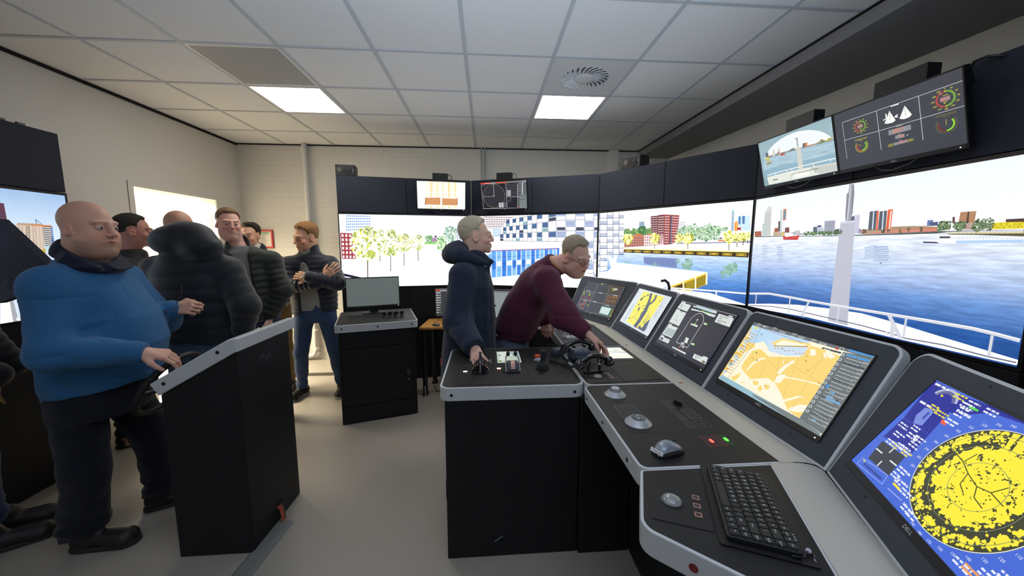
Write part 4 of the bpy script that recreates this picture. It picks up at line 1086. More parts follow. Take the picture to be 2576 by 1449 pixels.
P(238,228,214,3,382,549,415,549,415,592,382,591)
P(225,228,226,3,382,519,415,519,415,544,382,544)
P(52,80,122,3,383,627,415,629,415,672,383,669)
P(120,160,165,3,382,597,415,599,415,624,383,622)
S(70,84,110,4,0.004,380,516,381,700)
P(52,80,122,3,418,549,452,550,452,594,419,593)
P(236,240,240,3,418,519,452,518,452,545,418,544)
P(238,228,214,3,419,630,452,632,452,676,419,673)
P(225,228,226,3,419,599,452,601,452,627,419,625)
P(52,80,122,3,419,709,452,714,452,758,419,752)
P(120,160,165,3,419,679,452,682,452,709,419,704)
S(70,84,110,4,0.004,416,516,417,736)
P(238,228,214,3,456,550,491,550,491,596,456,594)
P(225,228,226,3,456,518,491,518,491,545,456,545)
P(52,80,122,3,456,632,491,634,491,680,456,676)
P(236,240,240,3,456,601,491,602,491,629,456,627)
P(238,228,214,3,456,714,492,718,492,764,456,758)
P(225,228,226,3,456,683,491,687,492,714,456,709)
S(70,84,110,4,0.004,454,515,454,772)
P(52,80,122,3,495,550,531,550,531,597,495,596)
P(236,240,240,3,495,518,531,517,531,545,495,545)
P(238,228,214,3,495,635,531,637,531,684,495,680)
P(225,228,226,3,495,603,531,604,531,632,495,630)
P(52,80,122,3,495,719,531,724,531,770,495,764)
P(236,240,240,3,495,687,531,691,531,718,495,714)
P(238,228,214,3,495,803,531,809,531,856,496,848)
P(225,228,226,3,495,771,531,777,531,804,495,798)
S(70,84,110,4,0.004,493,514,494,812)
P(238,228,214,3,535,550,571,551,571,599,535,597)
P(120,160,165,3,535,517,571,517,571,545,535,545)
P(52,80,122,3,535,637,571,640,571,688,535,684)
P(236,240,240,3,535,604,571,606,571,634,535,632)
N(110,140,180,4,1,4,1,0.2,535,637,571,640,571,688,535,684)
P(238,228,214,3,535,724,571,729,571,776,535,770)
P(225,228,226,3,535,691,571,695,571,723,535,719)
P(52,80,122,3,534,810,571,817,570,864,534,856)
P(236,240,240,3,535,777,571,783,571,812,534,805)
N(110,140,180,4,1,4,1,0.2,534,810,571,817,570,864,534,856)
S(70,84,110,4,0.004,533,514,532,826)
P(52,80,122,3,575,551,616,551,616,601,575,599)
P(236,240,240,3,575,517,616,516,616,546,575,545)
N(110,140,180,4,1,4,1,0.2,575,551,616,551,616,601,575,599)
P(238,228,214,3,575,640,616,643,616,692,575,688)
P(60,62,80,3,575,606,616,608,616,637,575,635)
P(52,80,122,3,575,729,616,734,615,783,575,777)
P(236,240,240,3,575,695,616,700,616,729,575,724)
N(110,140,180,4,1,4,1,0.2,575,729,616,734,615,783,575,777)
S(70,84,110,4,0.004,573,513,573,825)
P(238,228,214,3,621,551,664,552,664,603,620,601)
P(225,228,226,3,621,516,665,516,664,546,621,546)
P(52,80,122,3,620,643,664,646,664,697,620,693)
P(236,240,240,3,620,608,664,610,664,641,620,638)
N(110,140,180,4,1,4,1,0.2,620,643,664,646,664,697,620,693)
P(238,228,214,3,620,735,664,740,664,791,620,784)
P(120,160,165,3,620,700,664,705,664,735,620,729)
S(70,84,110,4,0.004,618,512,617,824)
P(52,80,122,3,670,552,715,552,715,605,669,603)
P(236,240,240,3,670,515,715,515,715,546,670,546)
N(110,140,180,4,1,4,1,0.2,670,552,715,552,715,605,669,603)
P(238,228,214,3,669,647,715,650,714,702,669,698)
P(225,228,226,3,669,610,715,613,715,644,669,641)
P(52,80,122,3,669,741,714,747,714,799,668,792)
P(236,240,240,3,669,705,714,710,714,741,669,735)
N(110,140,180,4,1,4,1,0.2,669,741,714,747,714,799,668,792)
S(70,84,110,4,0.004,667,512,666,823)
P(238,228,214,3,721,552,773,553,772,607,720,605)
P(225,228,226,3,721,515,773,514,773,546,721,546)
P(52,80,122,3,720,650,772,654,772,708,720,703)
P(236,240,240,3,720,613,772,615,772,648,720,644)
N(110,140,180,4,1,4,1,0.2,720,650,772,654,772,708,720,703)
P(238,228,214,3,720,747,771,754,771,808,719,800)
P(225,228,226,3,720,710,771,716,771,748,720,742)
S(70,84,110,4,0.004,718,511,716,821)
P(52,80,122,3,779,553,834,553,833,610,778,607)
P(120,160,165,3,779,514,834,513,834,547,779,546)
N(110,140,180,4,1,4,1,0.2,779,553,834,553,833,610,778,607)
P(238,228,214,3,778,654,832,658,832,714,777,708)
P(225,228,226,3,778,616,833,618,833,652,778,648)
P(52,80,122,3,777,755,832,762,831,818,777,809)
P(236,240,240,3,777,716,832,722,832,756,777,749)
N(110,140,180,4,1,4,1,0.2,777,755,832,762,831,818,777,809)
S(70,84,110,4,0.004,776,510,774,820)
P(238,228,214,3,840,553,902,554,901,612,840,610)
P(225,228,226,3,840,513,902,512,902,547,840,547)
P(52,80,122,3,839,658,901,662,900,721,838,715)
P(120,160,165,3,839,618,901,621,901,656,839,652)
N(110,140,180,4,1,4,1,0.2,839,658,901,662,900,721,838,715)
P(238,228,214,3,838,762,900,770,899,828,838,819)
P(225,228,226,3,838,723,900,729,900,764,838,756)
S(70,84,110,4,0.004,837,509,834,818)
P(52,80,122,3,910,554,990,555,989,616,909,613)
P(236,240,240,3,910,512,990,511,990,548,910,547)
N(110,140,180,4,1,4,1,0.2,910,554,990,555,989,616,909,613)
P(238,228,214,3,909,663,988,668,987,730,908,722)
P(225,228,226,3,909,622,989,625,988,662,909,656)
P(52,80,122,3,908,771,986,781,986,842,907,830)
P(60,62,80,3,908,730,987,738,987,775,908,765)
N(110,140,180,4,1,4,1,0.2,908,771,986,781,986,842,907,830)
S(70,84,110,4,0.004,906,508,902,817)
S(60,74,104,4,0.0045,344,517,656,512,995,507)
S(60,74,104,4,0.0045,344,593,656,606,993,621)
S(60,74,104,4,0.0045,454,678,992,735)
S(60,74,104,4,0.0045,495,757,990,847)
S(60,74,104,4,0.0045,495,838,988,959)
P(250,252,255,3,999,510,1098,509,1097,550,999,550)
N(62,96,158,4,1,5,1,0.62,999,550,1097,550,1096,617,998,618)
P(250,252,255,3,998,627,1096,626,1094,732,996,734)
P(60,66,80,4,1000,630,1093,629,1093,663,1000,665)
P(250,252,255,3,996,744,1094,741,1093,781,996,783)
N(62,96,158,4,1,5,1,0.62,996,783,1093,781,1092,848,995,850)
S(60,84,130,4,0.005,995,506,990,828)
P(250,252,255,3,1107,510,1201,509,1199,615,1105,617)
P(226,238,246,4,1109,512,1199,512,1198,547,1109,547)
P(250,252,255,3,1105,626,1199,625,1198,664,1104,666)
N(62,96,158,4,1,5,1,0.62,1104,666,1198,664,1197,731,1103,732)
P(250,252,255,3,1103,742,1197,739,1195,844,1101,847)
P(226,238,246,4,1105,744,1194,742,1194,776,1105,778)
S(60,84,130,4,0.005,1102,505,1097,826)
P(250,252,255,3,1210,509,1301,509,1300,548,1210,549)
N(62,96,158,4,1,5,1,0.62,1210,549,1300,548,1299,615,1208,616)
P(250,252,255,3,1208,625,1299,624,1296,729,1206,730)
P(60,66,80,4,1210,627,1296,626,1296,660,1210,662)
P(250,252,255,3,1206,740,1296,738,1295,776,1205,778)
N(62,96,158,4,1,5,1,0.62,1205,778,1295,776,1294,842,1204,844)
S(60,84,130,4,0.005,1206,505,1200,823)
P(250,252,255,3,1321,43,1407,47,1404,155,1319,151)
P(226,238,246,4,1323,45,1405,48,1404,83,1322,81)
P(250,252,255,3,1318,160,1404,164,1403,202,1318,200)
N(62,96,158,4,1,5,1,0.62,1318,200,1403,202,1402,269,1316,268)
P(250,252,255,3,1316,278,1401,280,1398,387,1313,384)
P(226,238,246,4,1318,280,1399,281,1398,316,1317,315)
P(250,252,255,3,1313,394,1398,396,1397,433,1312,433)
N(62,96,158,4,1,5,1,0.62,1312,433,1397,433,1396,500,1311,500)
P(250,252,255,3,1310,509,1395,509,1393,614,1308,614)
P(226,238,246,4,1313,511,1393,511,1392,545,1312,546)
P(250,252,255,3,1308,624,1392,623,1392,661,1307,662)
N(62,96,158,4,1,5,1,0.62,1307,662,1392,661,1390,727,1305,728)
P(250,252,255,3,1305,738,1390,736,1387,840,1303,842)
P(226,238,246,4,1307,740,1387,738,1386,772,1307,774)
S(60,84,130,4,0.005,1314,140,1299,820)
P(250,252,255,3,1416,46,1489,51,1488,87,1415,85)
N(62,96,158,4,1,5,1,0.62,1415,85,1488,87,1486,155,1414,153)
P(250,252,255,3,1413,162,1486,168,1483,274,1410,269)
P(226,238,246,4,1416,165,1483,166,1482,201,1415,200)
P(250,252,255,3,1410,279,1482,283,1481,319,1409,318)
N(62,96,158,4,1,5,1,0.62,1409,318,1481,319,1480,385,1408,385)
P(250,252,255,3,1407,394,1479,398,1476,503,1405,500)
P(226,238,246,4,1410,396,1477,397,1476,431,1409,431)
P(250,252,255,3,1404,509,1476,509,1475,547,1403,548)
N(62,96,158,4,1,5,1,0.62,1403,548,1475,547,1473,613,1402,614)
P(250,252,255,3,1402,623,1473,622,1470,726,1399,727)
P(60,66,80,4,1404,625,1471,624,1470,658,1403,659)
P(250,252,255,3,1399,736,1470,735,1469,772,1398,774)
N(62,96,158,4,1,5,1,0.62,1398,774,1469,772,1467,837,1396,839)
S(60,84,130,4,0.005,1409,142,1392,818)
P(250,252,255,3,1498,48,1556,55,1553,162,1495,155)
P(226,238,246,4,1500,50,1554,52,1553,86,1499,85)
P(250,252,255,3,1495,164,1553,171,1552,204,1494,203)
N(62,96,158,4,1,5,1,0.62,1494,203,1552,204,1550,271,1492,270)
P(250,252,255,3,1491,280,1549,286,1546,391,1488,385)
P(226,238,246,4,1494,282,1547,282,1546,317,1493,316)
P(250,252,255,3,1488,394,1546,400,1545,433,1487,433)
N(62,96,158,4,1,5,1,0.62,1487,433,1545,433,1543,499,1485,499)
P(250,252,255,3,1485,508,1543,509,1540,613,1482,613)
P(226,238,246,4,1487,511,1540,510,1539,544,1486,545)
P(250,252,255,3,1482,622,1539,622,1538,659,1481,660)
N(62,96,158,4,1,5,1,0.62,1481,660,1538,659,1536,724,1479,725)
P(250,252,255,3,1479,734,1536,734,1533,836,1476,837)
P(226,238,246,4,1481,736,1534,735,1533,769,1480,770)
S(60,84,130,4,0.005,1491,144,1472,816)
S(56,78,120,4,0.005,995,506,1525,509)
S(56,78,120,4,0.005,993,623,1522,627)
S(56,78,120,4,0.005,992,739,1518,743)
S(56,78,120,4,0.005,1308,156,1534,178)
S(56,78,120,4,0.005,1306,273,1531,290)
S(56,78,120,4,0.005,1303,389,1528,402)
P(250,252,255,4,193,515,1104,502,1300,495,1349,141,1050,182,192,393)
P(214,228,250,5,84,330,225,403,1034,434,1046,420,905,132,176,80)
P(196,150,176,6,225,410,1034,438,1034,422,225,393)
P(84,148,222,6,239,87,289,93,291,403,241,401)
P(46,104,190,7,240,182,290,188,290,282,240,276)
S(40,66,120,8,0.004,239,166,290,172)
S(40,66,120,8,0.004,240,245,290,250)
S(40,66,120,8,0.004,241,323,291,328)
S(150,140,170,8,0.004,233,87,236,401)
P(120,176,236,6,302,95,353,101,354,405,304,404)
P(170,206,246,7,303,219,353,225,353,286,304,281)
P(250,252,255,8,303,225,353,231,353,286,304,268)
S(40,66,120,8,0.004,303,173,353,178)
S(40,66,120,8,0.004,303,250,353,255)
S(40,66,120,8,0.004,304,327,354,332)
S(150,140,170,8,0.004,297,95,299,404)
P(58,116,200,6,366,102,415,108,416,408,367,406)
P(46,104,190,7,366,194,416,200,416,290,366,285)
S(40,66,120,8,0.004,366,179,416,184)
S(40,66,120,8,0.004,366,255,416,260)
S(40,66,120,8,0.004,367,330,416,336)
S(150,140,170,8,0.004,360,102,362,406)
P(84,148,222,6,428,110,480,116,480,410,429,408)
P(170,206,246,7,429,230,480,236,480,295,429,290)
P(250,252,255,8,429,236,480,242,480,295,429,278)
S(40,66,120,8,0.004,428,185,480,191)
S(40,66,120,8,0.004,429,260,480,265)
S(40,66,120,8,0.004,429,334,480,340)
S(150,140,170,8,0.004,423,110,424,408)
P(120,176,236,6,493,118,534,122,534,412,493,411)
P(46,104,190,7,493,206,534,211,534,298,493,294)
S(40,66,120,8,0.004,493,191,534,196)
S(40,66,120,8,0.004,493,265,534,269)
S(40,66,120,8,0.004,493,338,534,342)
S(150,140,170,8,0.004,488,118,488,411)
P(58,116,200,6,547,124,590,129,590,414,547,413)
P(170,206,246,7,547,240,590,245,590,302,547,298)
P(250,252,255,8,547,246,590,251,590,302,547,286)
S(40,66,120,8,0.004,547,197,590,202)
S(40,66,120,8,0.004,547,269,590,274)
S(40,66,120,8,0.004,547,341,590,346)
S(150,140,170,8,0.004,542,124,542,413)
P(84,148,222,6,603,131,646,136,645,416,602,415)
P(46,104,190,7,603,216,646,221,645,306,603,302)
S(40,66,120,8,0.004,603,202,646,207)
S(40,66,120,8,0.004,603,273,646,278)
S(40,66,120,8,0.004,602,344,645,349)
S(150,140,170,8,0.004,598,130,597,415)
P(120,176,236,6,659,137,701,142,700,419,658,417)
P(170,206,246,7,658,250,701,254,700,310,658,306)
P(250,252,255,8,658,255,701,260,700,310,658,294)
S(40,66,120,8,0.004,658,208,701,212)
S(40,66,120,8,0.004,658,278,701,282)
S(40,66,120,8,0.004,658,347,700,352)
S(150,140,170,8,0.004,654,137,652,417)
P(58,116,200,6,714,144,756,149,754,421,712,419)
P(46,104,190,7,713,227,756,232,755,314,713,309)
S(40,66,120,8,0.004,714,213,756,218)
S(40,66,120,8,0.004,713,282,755,286)
S(40,66,120,8,0.004,713,351,755,355)
S(150,140,170,8,0.004,709,144,707,419)
P(84,148,222,6,769,150,806,155,804,422,767,421)
P(170,206,246,7,768,259,805,263,804,317,768,313)
P(250,252,255,8,768,264,805,269,804,317,768,302)
S(40,66,120,8,0.004,768,218,805,223)
S(40,66,120,8,0.004,768,286,805,290)
S(40,66,120,8,0.004,767,354,804,358)
S(150,140,170,8,0.004,764,150,762,421)
P(120,176,236,6,818,156,857,161,855,424,816,423)
P(46,104,190,7,817,237,857,241,856,321,817,317)
S(40,66,120,8,0.004,818,223,857,228)
S(40,66,120,8,0.004,817,290,856,294)
S(40,66,120,8,0.004,816,357,855,361)
S(150,140,170,8,0.004,813,156,811,423)
P(58,116,200,6,870,162,909,167,906,426,867,425)
P(170,206,246,7,868,268,907,272,907,324,868,320)
P(250,252,255,8,868,273,907,277,907,324,868,310)
S(40,66,120,8,0.004,869,228,908,233)
S(40,66,120,8,0.004,868,294,907,298)
S(40,66,120,8,0.004,868,360,906,364)
S(150,140,170,8,0.004,865,162,862,425)
P(84,148,222,6,921,168,957,173,954,428,918,427)
P(46,104,190,7,920,246,956,250,955,328,919,324)
S(40,66,120,8,0.004,920,233,956,237)
S(40,66,120,8,0.004,919,298,956,302)
S(40,66,120,8,0.004,918,363,955,366)
S(150,140,170,8,0.004,916,168,913,427)
P(120,176,236,6,969,174,998,177,994,430,966,429)
P(170,206,246,7,968,276,997,280,996,330,967,327)
P(250,252,255,8,968,281,996,285,996,330,967,317)
S(40,66,120,8,0.004,968,238,997,241)
S(40,66,120,8,0.004,968,302,996,305)
S(40,66,120,8,0.004,967,365,995,368)
S(150,140,170,8,0.004,964,174,961,429)
P(58,116,200,6,1010,179,1034,182,1030,431,1006,430)
P(46,104,190,7,1009,255,1033,257,1032,333,1008,330)
S(40,66,120,8,0.004,1009,242,1033,245)
S(40,66,120,8,0.004,1008,305,1032,308)
S(40,66,120,8,0.004,1007,368,1031,370)
S(150,140,170,8,0.004,1005,179,1002,430)
S(90,80,140,8,0.006,225,400,1034,431)
P(110,160,226,6,111,292,218,368,234,381,233,218,150,166)
c.build('picture',par,M,1.45)
Q=0.001; par,M,w,h=PF['s3']; c=Canvas(w,h,(250,252,255),0.0005)
c.vgrad([(0,(240,244,250)),(.45,(250,252,255)),(.803,(236,244,253))])
c.rip=True; c.vgrad([(0,(34,80,156)),(.16,(84,134,202)),(.28,(150,186,226)),(0.3975,(200,214,234))],1); c.rip=False
P(90,130,80,1,309,564,308,599,474,621,600,622,603,558)
B([(70,120,70),(110,150,90)],2,40,0.3,1,334,592,39,32)
B([(90,140,80),(60,110,60),(130,170,100)],2,60,0.3,2,450,600,62,29)
B([(80,130,80),(60,110,70)],2,50,0.3,3,505,609,36,38)
B([(90,140,80),(120,160,90)],2,30,0.3,4,584,596,26,28)
P(206,160,160,1,348,634,372,635,374,585,350,586)
P(120,136,160,1,471,688,528,690,531,619,474,616)
N(180,196,216,2,5,8,0.5,0.5,474,618,531,619,528,685,471,686)
P(236,240,246,1,858,678,919,673,920,570,864,572)
N(110,120,140,2,4,6,0.5,0.5,863,582,919,580,919,669,858,674)
P(98,40,48,3,590,735,663,737,669,567,603,563)
N(226,222,226,4,4,8,0.55,0.4,605,568,667,569,662,731,592,731)
P(112,46,56,4,663,741,724,743,736,471,670,482)
N(232,228,230,5,4,8,0.55,0.4,671,556,729,555,722,733,666,731)
P(146,60,62,4,724,743,863,727,852,469,733,469)
c.grid([(0.7375,0.4795),(0.8493,0.477),(0.8599,0.7202),(0.7265,0.7349)],8,11,0.5,0.42,(240,236,236),5,lambda i,j:i!=3)
P(60,80,110,5,789,735,800,734,805,471,790,471)
P(184,116,94,4,309,557,424,560,476,576,532,557,537,444,317,444)
N(92,80,110,5,8,4,0.5,0.5,322,449,533,450,526,546,318,550)
P(214,110,60,5,426,562,451,578,476,560,488,578,513,560)
P(236,206,206,4,532,559,602,568,728,555,732,471,717,445,537,444)
N(120,90,104,5,9,4,0.5,0.5,543,450,717,454,723,549,538,553)
P(210,100,56,5,550,561,573,573,603,566,620,572,655,559)
B([(104,146,104),(74,118,84),(140,176,130),(180,204,176)],3,110,0.2,50,881,576,29,35)
B([(104,146,104),(74,118,84),(140,176,130),(180,204,176)],3,110,0.2,51,921,585,30,45)
B([(104,146,104),(74,118,84),(140,176,130),(180,204,176)],3,110,0.2,52,951,589,31,49)
B([(104,146,104),(74,118,84),(140,176,130),(180,204,176)],3,110,0.2,53,1005,578,40,68)
B([(104,146,104),(74,118,84),(140,176,130),(180,204,176)],3,110,0.2,54,1063,562,33,53)
B([(104,146,104),(74,118,84),(140,176,130),(180,204,176)],3,110,0.2,55,1109,570,41,71)
B([(104,146,104),(74,118,84),(140,176,130),(180,204,176)],3,110,0.2,56,1154,568,31,56)
B([(104,146,104),(74,118,84),(140,176,130),(180,204,176)],3,110,0.2,57,1185,563,30,56)
B([(104,146,104),(74,118,84),(140,176,130),(180,204,176)],3,110,0.2,58,1239,593,21,18)
S(220,224,228,7,0.004,1076,571,1080,508)
S(220,224,228,7,0.004,1172,568,1178,507)
P(150,170,190,3,1286,576,1283,738,1296,738,1305,576)
P(130,190,190,4,1283,722,1298,721,1297,738,1283,738)
P(240,140,50,3,1310,576,1307,644,1316,648,1327,657,1332,575)
P(236,170,90,4,1321,575,1318,640,1332,639,1336,575)
P(200,222,240,3,1336,577,1330,690,1407,690,1422,578)
P(90,130,180,4,1334,626,1331,688,1348,687,1350,625)
P(80,120,170,4,1361,629,1357,690,1376,689,1378,628)
N(160,196,224,4,5,7,0.5,0.5,1367,583,1420,582,1407,685,1378,687)
P(170,30,50,5,1322,599,1358,604,1352,592,1359,580,1343,585,1326,579,1333,590)
P(250,250,252,4,1197,505,1210,581,1261,586,1420,548,1423,502)
P(220,110,70,5,1197,509,1240,510,1241,497,1196,498)
P(60,60,80,5,1205,525,1224,527,1224,516,1206,514)
P(238,238,240,5,317,444,734,450,844,489,1198,498,1423,504,1422,487,866,479,847,445)
P(92,96,130,6,855,487,1198,492,1424,497,1425,485,856,475)
N(220,222,230,7,60,1,0.4,0.8,856,476,1421,485,1420,495,855,486)
P(234,232,232,6,317,444,845,477,1424,485,1421,412,318,426)
P(58,46,30,7,312,429,1421,416,1421,372,314,394)
N(190,160,52,8,11,1,0.72,0.62,319,398,1420,374,1420,408,318,419)
N(90,76,40,9,22,1,0.25,0.3,319,398,1420,374,1420,408,318,419)
S(240,224,150,9,0.01,312,429,1421,415)
S(96,84,60,9,0.005,358,504,359,484)
B([(240,232,60),(210,206,60),(150,150,50),(255,248,170)],9,90,0.2,80,357,527,52,50)
S(96,84,60,9,0.005,643,506,646,434)
B([(240,232,60),(210,206,60),(150,150,50),(255,248,170)],9,90,0.2,81,642,527,46,47)
S(96,84,60,9,0.005,875,506,876,481)
B([(240,232,60),(210,206,60),(150,150,50),(255,248,170)],9,90,0.2,82,874,526,36,39)
S(96,84,60,9,0.005,951,505,955,431)
B([(240,232,60),(210,206,60),(150,150,50),(255,248,170)],9,90,0.2,83,950,525,44,49)
S(96,84,60,9,0.005,1276,511,1281,424)
B([(240,232,60),(210,206,60),(150,150,50),(255,248,170)],9,90,0.2,84,1275,529,40,48)
S(96,84,60,9,0.005,1334,510,1337,452)
B([(240,232,60),(210,206,60),(150,150,50),(255,248,170)],9,90,0.2,85,1332,528,31,37)
S(96,84,60,9,0.005,1376,512,1379,465)
B([(240,232,60),(210,206,60),(150,150,50),(255,248,170)],9,90,0.2,86,1375,530,27,33)
S(96,84,60,9,0.005,1407,518,1410,478)
B([(240,232,60),(210,206,60),(150,150,50),(255,248,170)],9,90,0.2,87,1406,535,22,27)
P(120,100,50,8,1421,412,1475,476,1473,447,1423,377)
B([(130,170,150),(150,186,170),(120,160,150)],2,36,0.25,100,367,301,37,16)
B([(130,170,150),(150,186,170),(120,160,150)],2,36,0.25,101,651,284,40,15)
B([(130,170,150),(150,186,170),(120,160,150)],2,36,0.25,102,869,328,19,23)
B([(130,170,150),(150,186,170),(120,160,150)],2,36,0.25,103,957,301,44,45)
B([(130,170,150),(150,186,170),(120,160,150)],2,36,0.25,104,1270,248,38,46)
B([(130,170,150),(150,186,170),(120,160,150)],2,36,0.25,105,1318,288,37,41)
P(120,138,184,2,535,356,863,348,867,262,634,277,538,296)
N(84,96,150,3,14,6,0.7,0.4,550,285,862,272,858,343,548,346)
P(236,236,240,4,-37,174,128,195,225,290,1128,242,1125,226,802,85,691,64,-35,98)
S(214,216,224,5,0.0025,96,267,471,123)
S(214,216,224,5,0.0025,184,254,546,122)
S(214,216,224,5,0.0025,268,241,618,121)
S(214,216,224,5,0.0025,350,228,688,120)
S(214,216,224,5,0.0025,429,216,756,119)
S(214,216,224,5,0.0025,505,205,822,118)
S(214,216,224,5,0.0025,579,193,886,117)
S(214,216,224,5,0.0025,650,183,948,116)
S(214,216,224,5,0.0025,720,172,1008,115)
P(210,176,40,5,802,89,1129,240,1130,142,991,63,867,72)
P(70,56,30,6,845,89,926,129,931,84,899,68)
P(120,104,30,6,939,128,1029,173,1030,93,950,78)
P(110,96,30,6,1043,178,1116,214,1117,140,1048,99)
N(226,200,50,7,8,5,0.5,0.5,960,84,1026,105,1024,165,957,134)
N(222,196,50,7,8,5,0.5,0.5,1052,107,1115,142,1115,208,1048,174)
S(250,240,200,8,0.012,934,143,936,61)
S(250,240,200,8,0.012,1035,190,1040,86)
S(250,240,200,8,0.012,1124,238,1128,138)
S(255,246,190,8,0.01,791,86,1129,240)
P(246,247,250,8,5,76,803,72,1162,69,1434,6,1435,-12,13,-176)
P(246,247,250,6,-38,176,120,205,119,359,317,378,299,797,-58,811)
N(70,100,150,7,1,3,1,0.5,-57,753,9,749,8,787,-58,791)
P(236,232,228,7,-51,721,6,718,7,689,-50,692)
N(70,100,150,7,1,3,1,0.5,-52,623,14,621,12,658,-54,661)
P(236,232,228,7,-46,591,10,589,11,560,-46,561)
N(70,100,150,7,1,3,1,0.5,-48,492,18,492,17,530,-49,530)
P(236,232,228,7,-42,460,14,460,16,430,-41,430)
N(70,100,150,7,1,3,1,0.5,-44,360,22,362,21,400,-45,399)
P(236,232,228,7,-38,328,19,330,20,300,-37,298)
N(70,100,150,7,1,3,1,0.5,-39,228,27,231,26,269,-40,267)
S(60,86,130,8,0.006,-38,186,-59,820)
P(236,232,228,7,12,782,95,776,96,748,13,753)
N(70,100,150,7,1,3,1,0.5,11,685,103,681,102,718,10,723)
P(236,232,228,7,17,654,100,650,101,622,18,624)
N(70,100,150,7,1,3,1,0.5,16,556,108,554,106,592,14,594)
P(236,232,228,7,21,525,104,524,105,495,22,495)
N(70,100,150,7,1,3,1,0.5,20,427,112,427,111,465,19,465)
P(236,232,228,7,26,395,109,396,110,367,27,365)
N(70,100,150,7,1,3,1,0.5,25,296,117,299,116,337,23,334)
P(236,232,228,7,30,264,114,268,115,238,31,235)
S(60,86,130,8,0.006,28,190,7,816)
N(70,100,150,7,1,3,1,0.5,101,744,175,740,174,776,99,781)
P(236,232,228,7,106,713,172,709,173,681,107,684)
N(70,100,150,7,1,3,1,0.5,105,618,180,615,178,652,104,655)
P(236,232,228,7,111,587,177,585,178,557,112,558)
N(70,100,150,7,1,3,1,0.5,110,491,184,490,183,527,109,528)
P(236,232,228,7,115,460,181,460,182,431,116,431)
N(70,100,150,7,1,3,1,0.5,115,363,189,365,188,402,113,401)
S(60,86,130,8,0.006,115,365,98,809)
P(236,232,228,7,178,771,240,767,241,739,179,743)
N(70,100,150,7,1,3,1,0.5,177,678,248,674,246,710,176,714)
P(236,232,228,7,183,647,245,644,246,617,184,619)
N(70,100,150,7,1,3,1,0.5,182,553,253,552,251,588,181,590)
P(236,232,228,7,188,522,250,522,251,494,189,494)
N(70,100,150,7,1,3,1,0.5,187,428,258,428,256,464,186,464)
P(236,232,228,7,192,397,255,398,256,370,193,368)
S(60,86,130,8,0.006,189,366,172,804)
N(70,100,150,7,1,3,1,0.5,246,735,302,732,301,767,244,771)
P(236,232,228,7,251,705,299,703,300,675,252,678)
N(70,100,150,7,1,3,1,0.5,250,613,307,611,306,647,249,649)
P(236,232,228,7,256,583,304,582,306,554,257,555)
N(70,100,150,7,1,3,1,0.5,255,490,312,490,311,525,254,526)
P(236,232,228,7,261,460,309,460,311,432,262,432)
N(70,100,150,7,1,3,1,0.5,260,366,317,367,316,403,259,403)
S(60,86,130,8,0.006,260,368,243,799)
S(70,90,130,8,0.005,-57,753,302,736)
S(70,90,130,8,0.005,-54,688,304,676)
S(70,90,130,8,0.005,-52,623,307,617)
S(70,90,130,8,0.005,-50,558,309,557)
S(70,90,130,8,0.005,-48,492,312,498)
S(70,90,130,8,0.005,-46,426,314,438)
S(70,90,130,8,0.005,-44,360,317,378)
S(70,90,130,8,0.005,-41,294,116,311)
S(70,90,130,8,0.005,-39,228,119,248)
P(250,250,252,8,125,353,163,354,184,318,202,357,238,361,222,222,170,224)
c.path([(0.7803,0.0806),(1.2057,0.0905),(1.4317,0.092)],.012,(236,240,246),10)
S(236,240,246,10,0.01,1208,88,1212,16)
c.build('picture',par,M,1.3)
Q=0.001; par,M,w,h=PF['s4']; c=Canvas(w,h,(240,244,250),0.0005)
c.vgrad([(.30,(250,251,253)),(.52,(251,252,254)),(.66,(232,240,249)),(.803,(206,222,242))])
c.rip=True
c.vgrad([(0,(30,70,140)),(.10,(44,92,164)),(.22,(104,146,208)),(.34,(186,204,236)),(0.5262,(236,241,250))],1)
c.rip=False
P(80,84,80,2,13,526,12,532,443,524,663,521,788,521,1117,526,1376,523,1378,496,1118,516,788,515)
P(176,96,66,2,8,568,75,568,79,528,12,530)
N(90,70,70,3,5,2,0.5,0.5,11,540,78,538,76,563,8,566)
P(206,208,204,2,83,532,77,620,94,624,94,705,107,713,118,739,134,742,151,731,156,668,164,530)
N(140,150,150,3,5,20,0.5,0.45,88,538,159,536,149,700,94,703)
P(190,206,200,3,83,532,77,620,116,623,123,531)
P(84,66,66,2,226,559,222,630,241,630,248,558)
P(246,246,248,3,245,533,233,700,255,708,282,708,281,532)
P(226,106,66,4,258,633,256,709,282,708,284,632)
P(90,150,166,5,262,639,262,702,277,701,278,638)
P(190,206,206,4,245,533,233,700,248,706,261,532)
N(170,170,174,4,3,12,0.5,0.5,263,538,281,537,278,628,258,629)
P(160,76,56,3,194,555,194,584,224,584,227,554)
P(120,66,62,3,284,549,283,583,317,583,321,548)
P(200,180,150,4,186,529,188,557,284,555,287,529)
N(150,120,100,5,10,3,0.6,0.5,189,531,286,531,284,551,189,555)
P(230,210,40,6,263,538,262,546,278,547,280,537)
P(176,180,186,2,321,546,378,558,394,564,402,543,441,540,442,528,323,532)
P(206,56,56,8,280,502,274,527,302,520,359,523,404,530,394,499)
P(244,240,240,8,293,522,295,541,310,536,327,548,351,541,359,525,302,521)
S(220,210,210,8,0.004,385,558,387,529)
S(170,40,44,9,0.006,283,506,393,502)
B([(84,116,74),(110,140,80),(60,88,66)],4,22,0.35,200,452,541,17,12)
B([(84,116,74),(110,140,80),(60,88,66)],4,22,0.35,201,477,540,17,12)
B([(84,116,74),(110,140,80),(60,88,66)],4,22,0.35,202,502,539,16,12)
B([(84,116,74),(110,140,80),(60,88,66)],4,22,0.35,203,527,538,16,12)
B([(84,116,74),(110,140,80),(60,88,66)],4,22,0.35,204,550,538,16,12)
B([(84,116,74),(110,140,80),(60,88,66)],4,22,0.35,205,574,537,15,12)
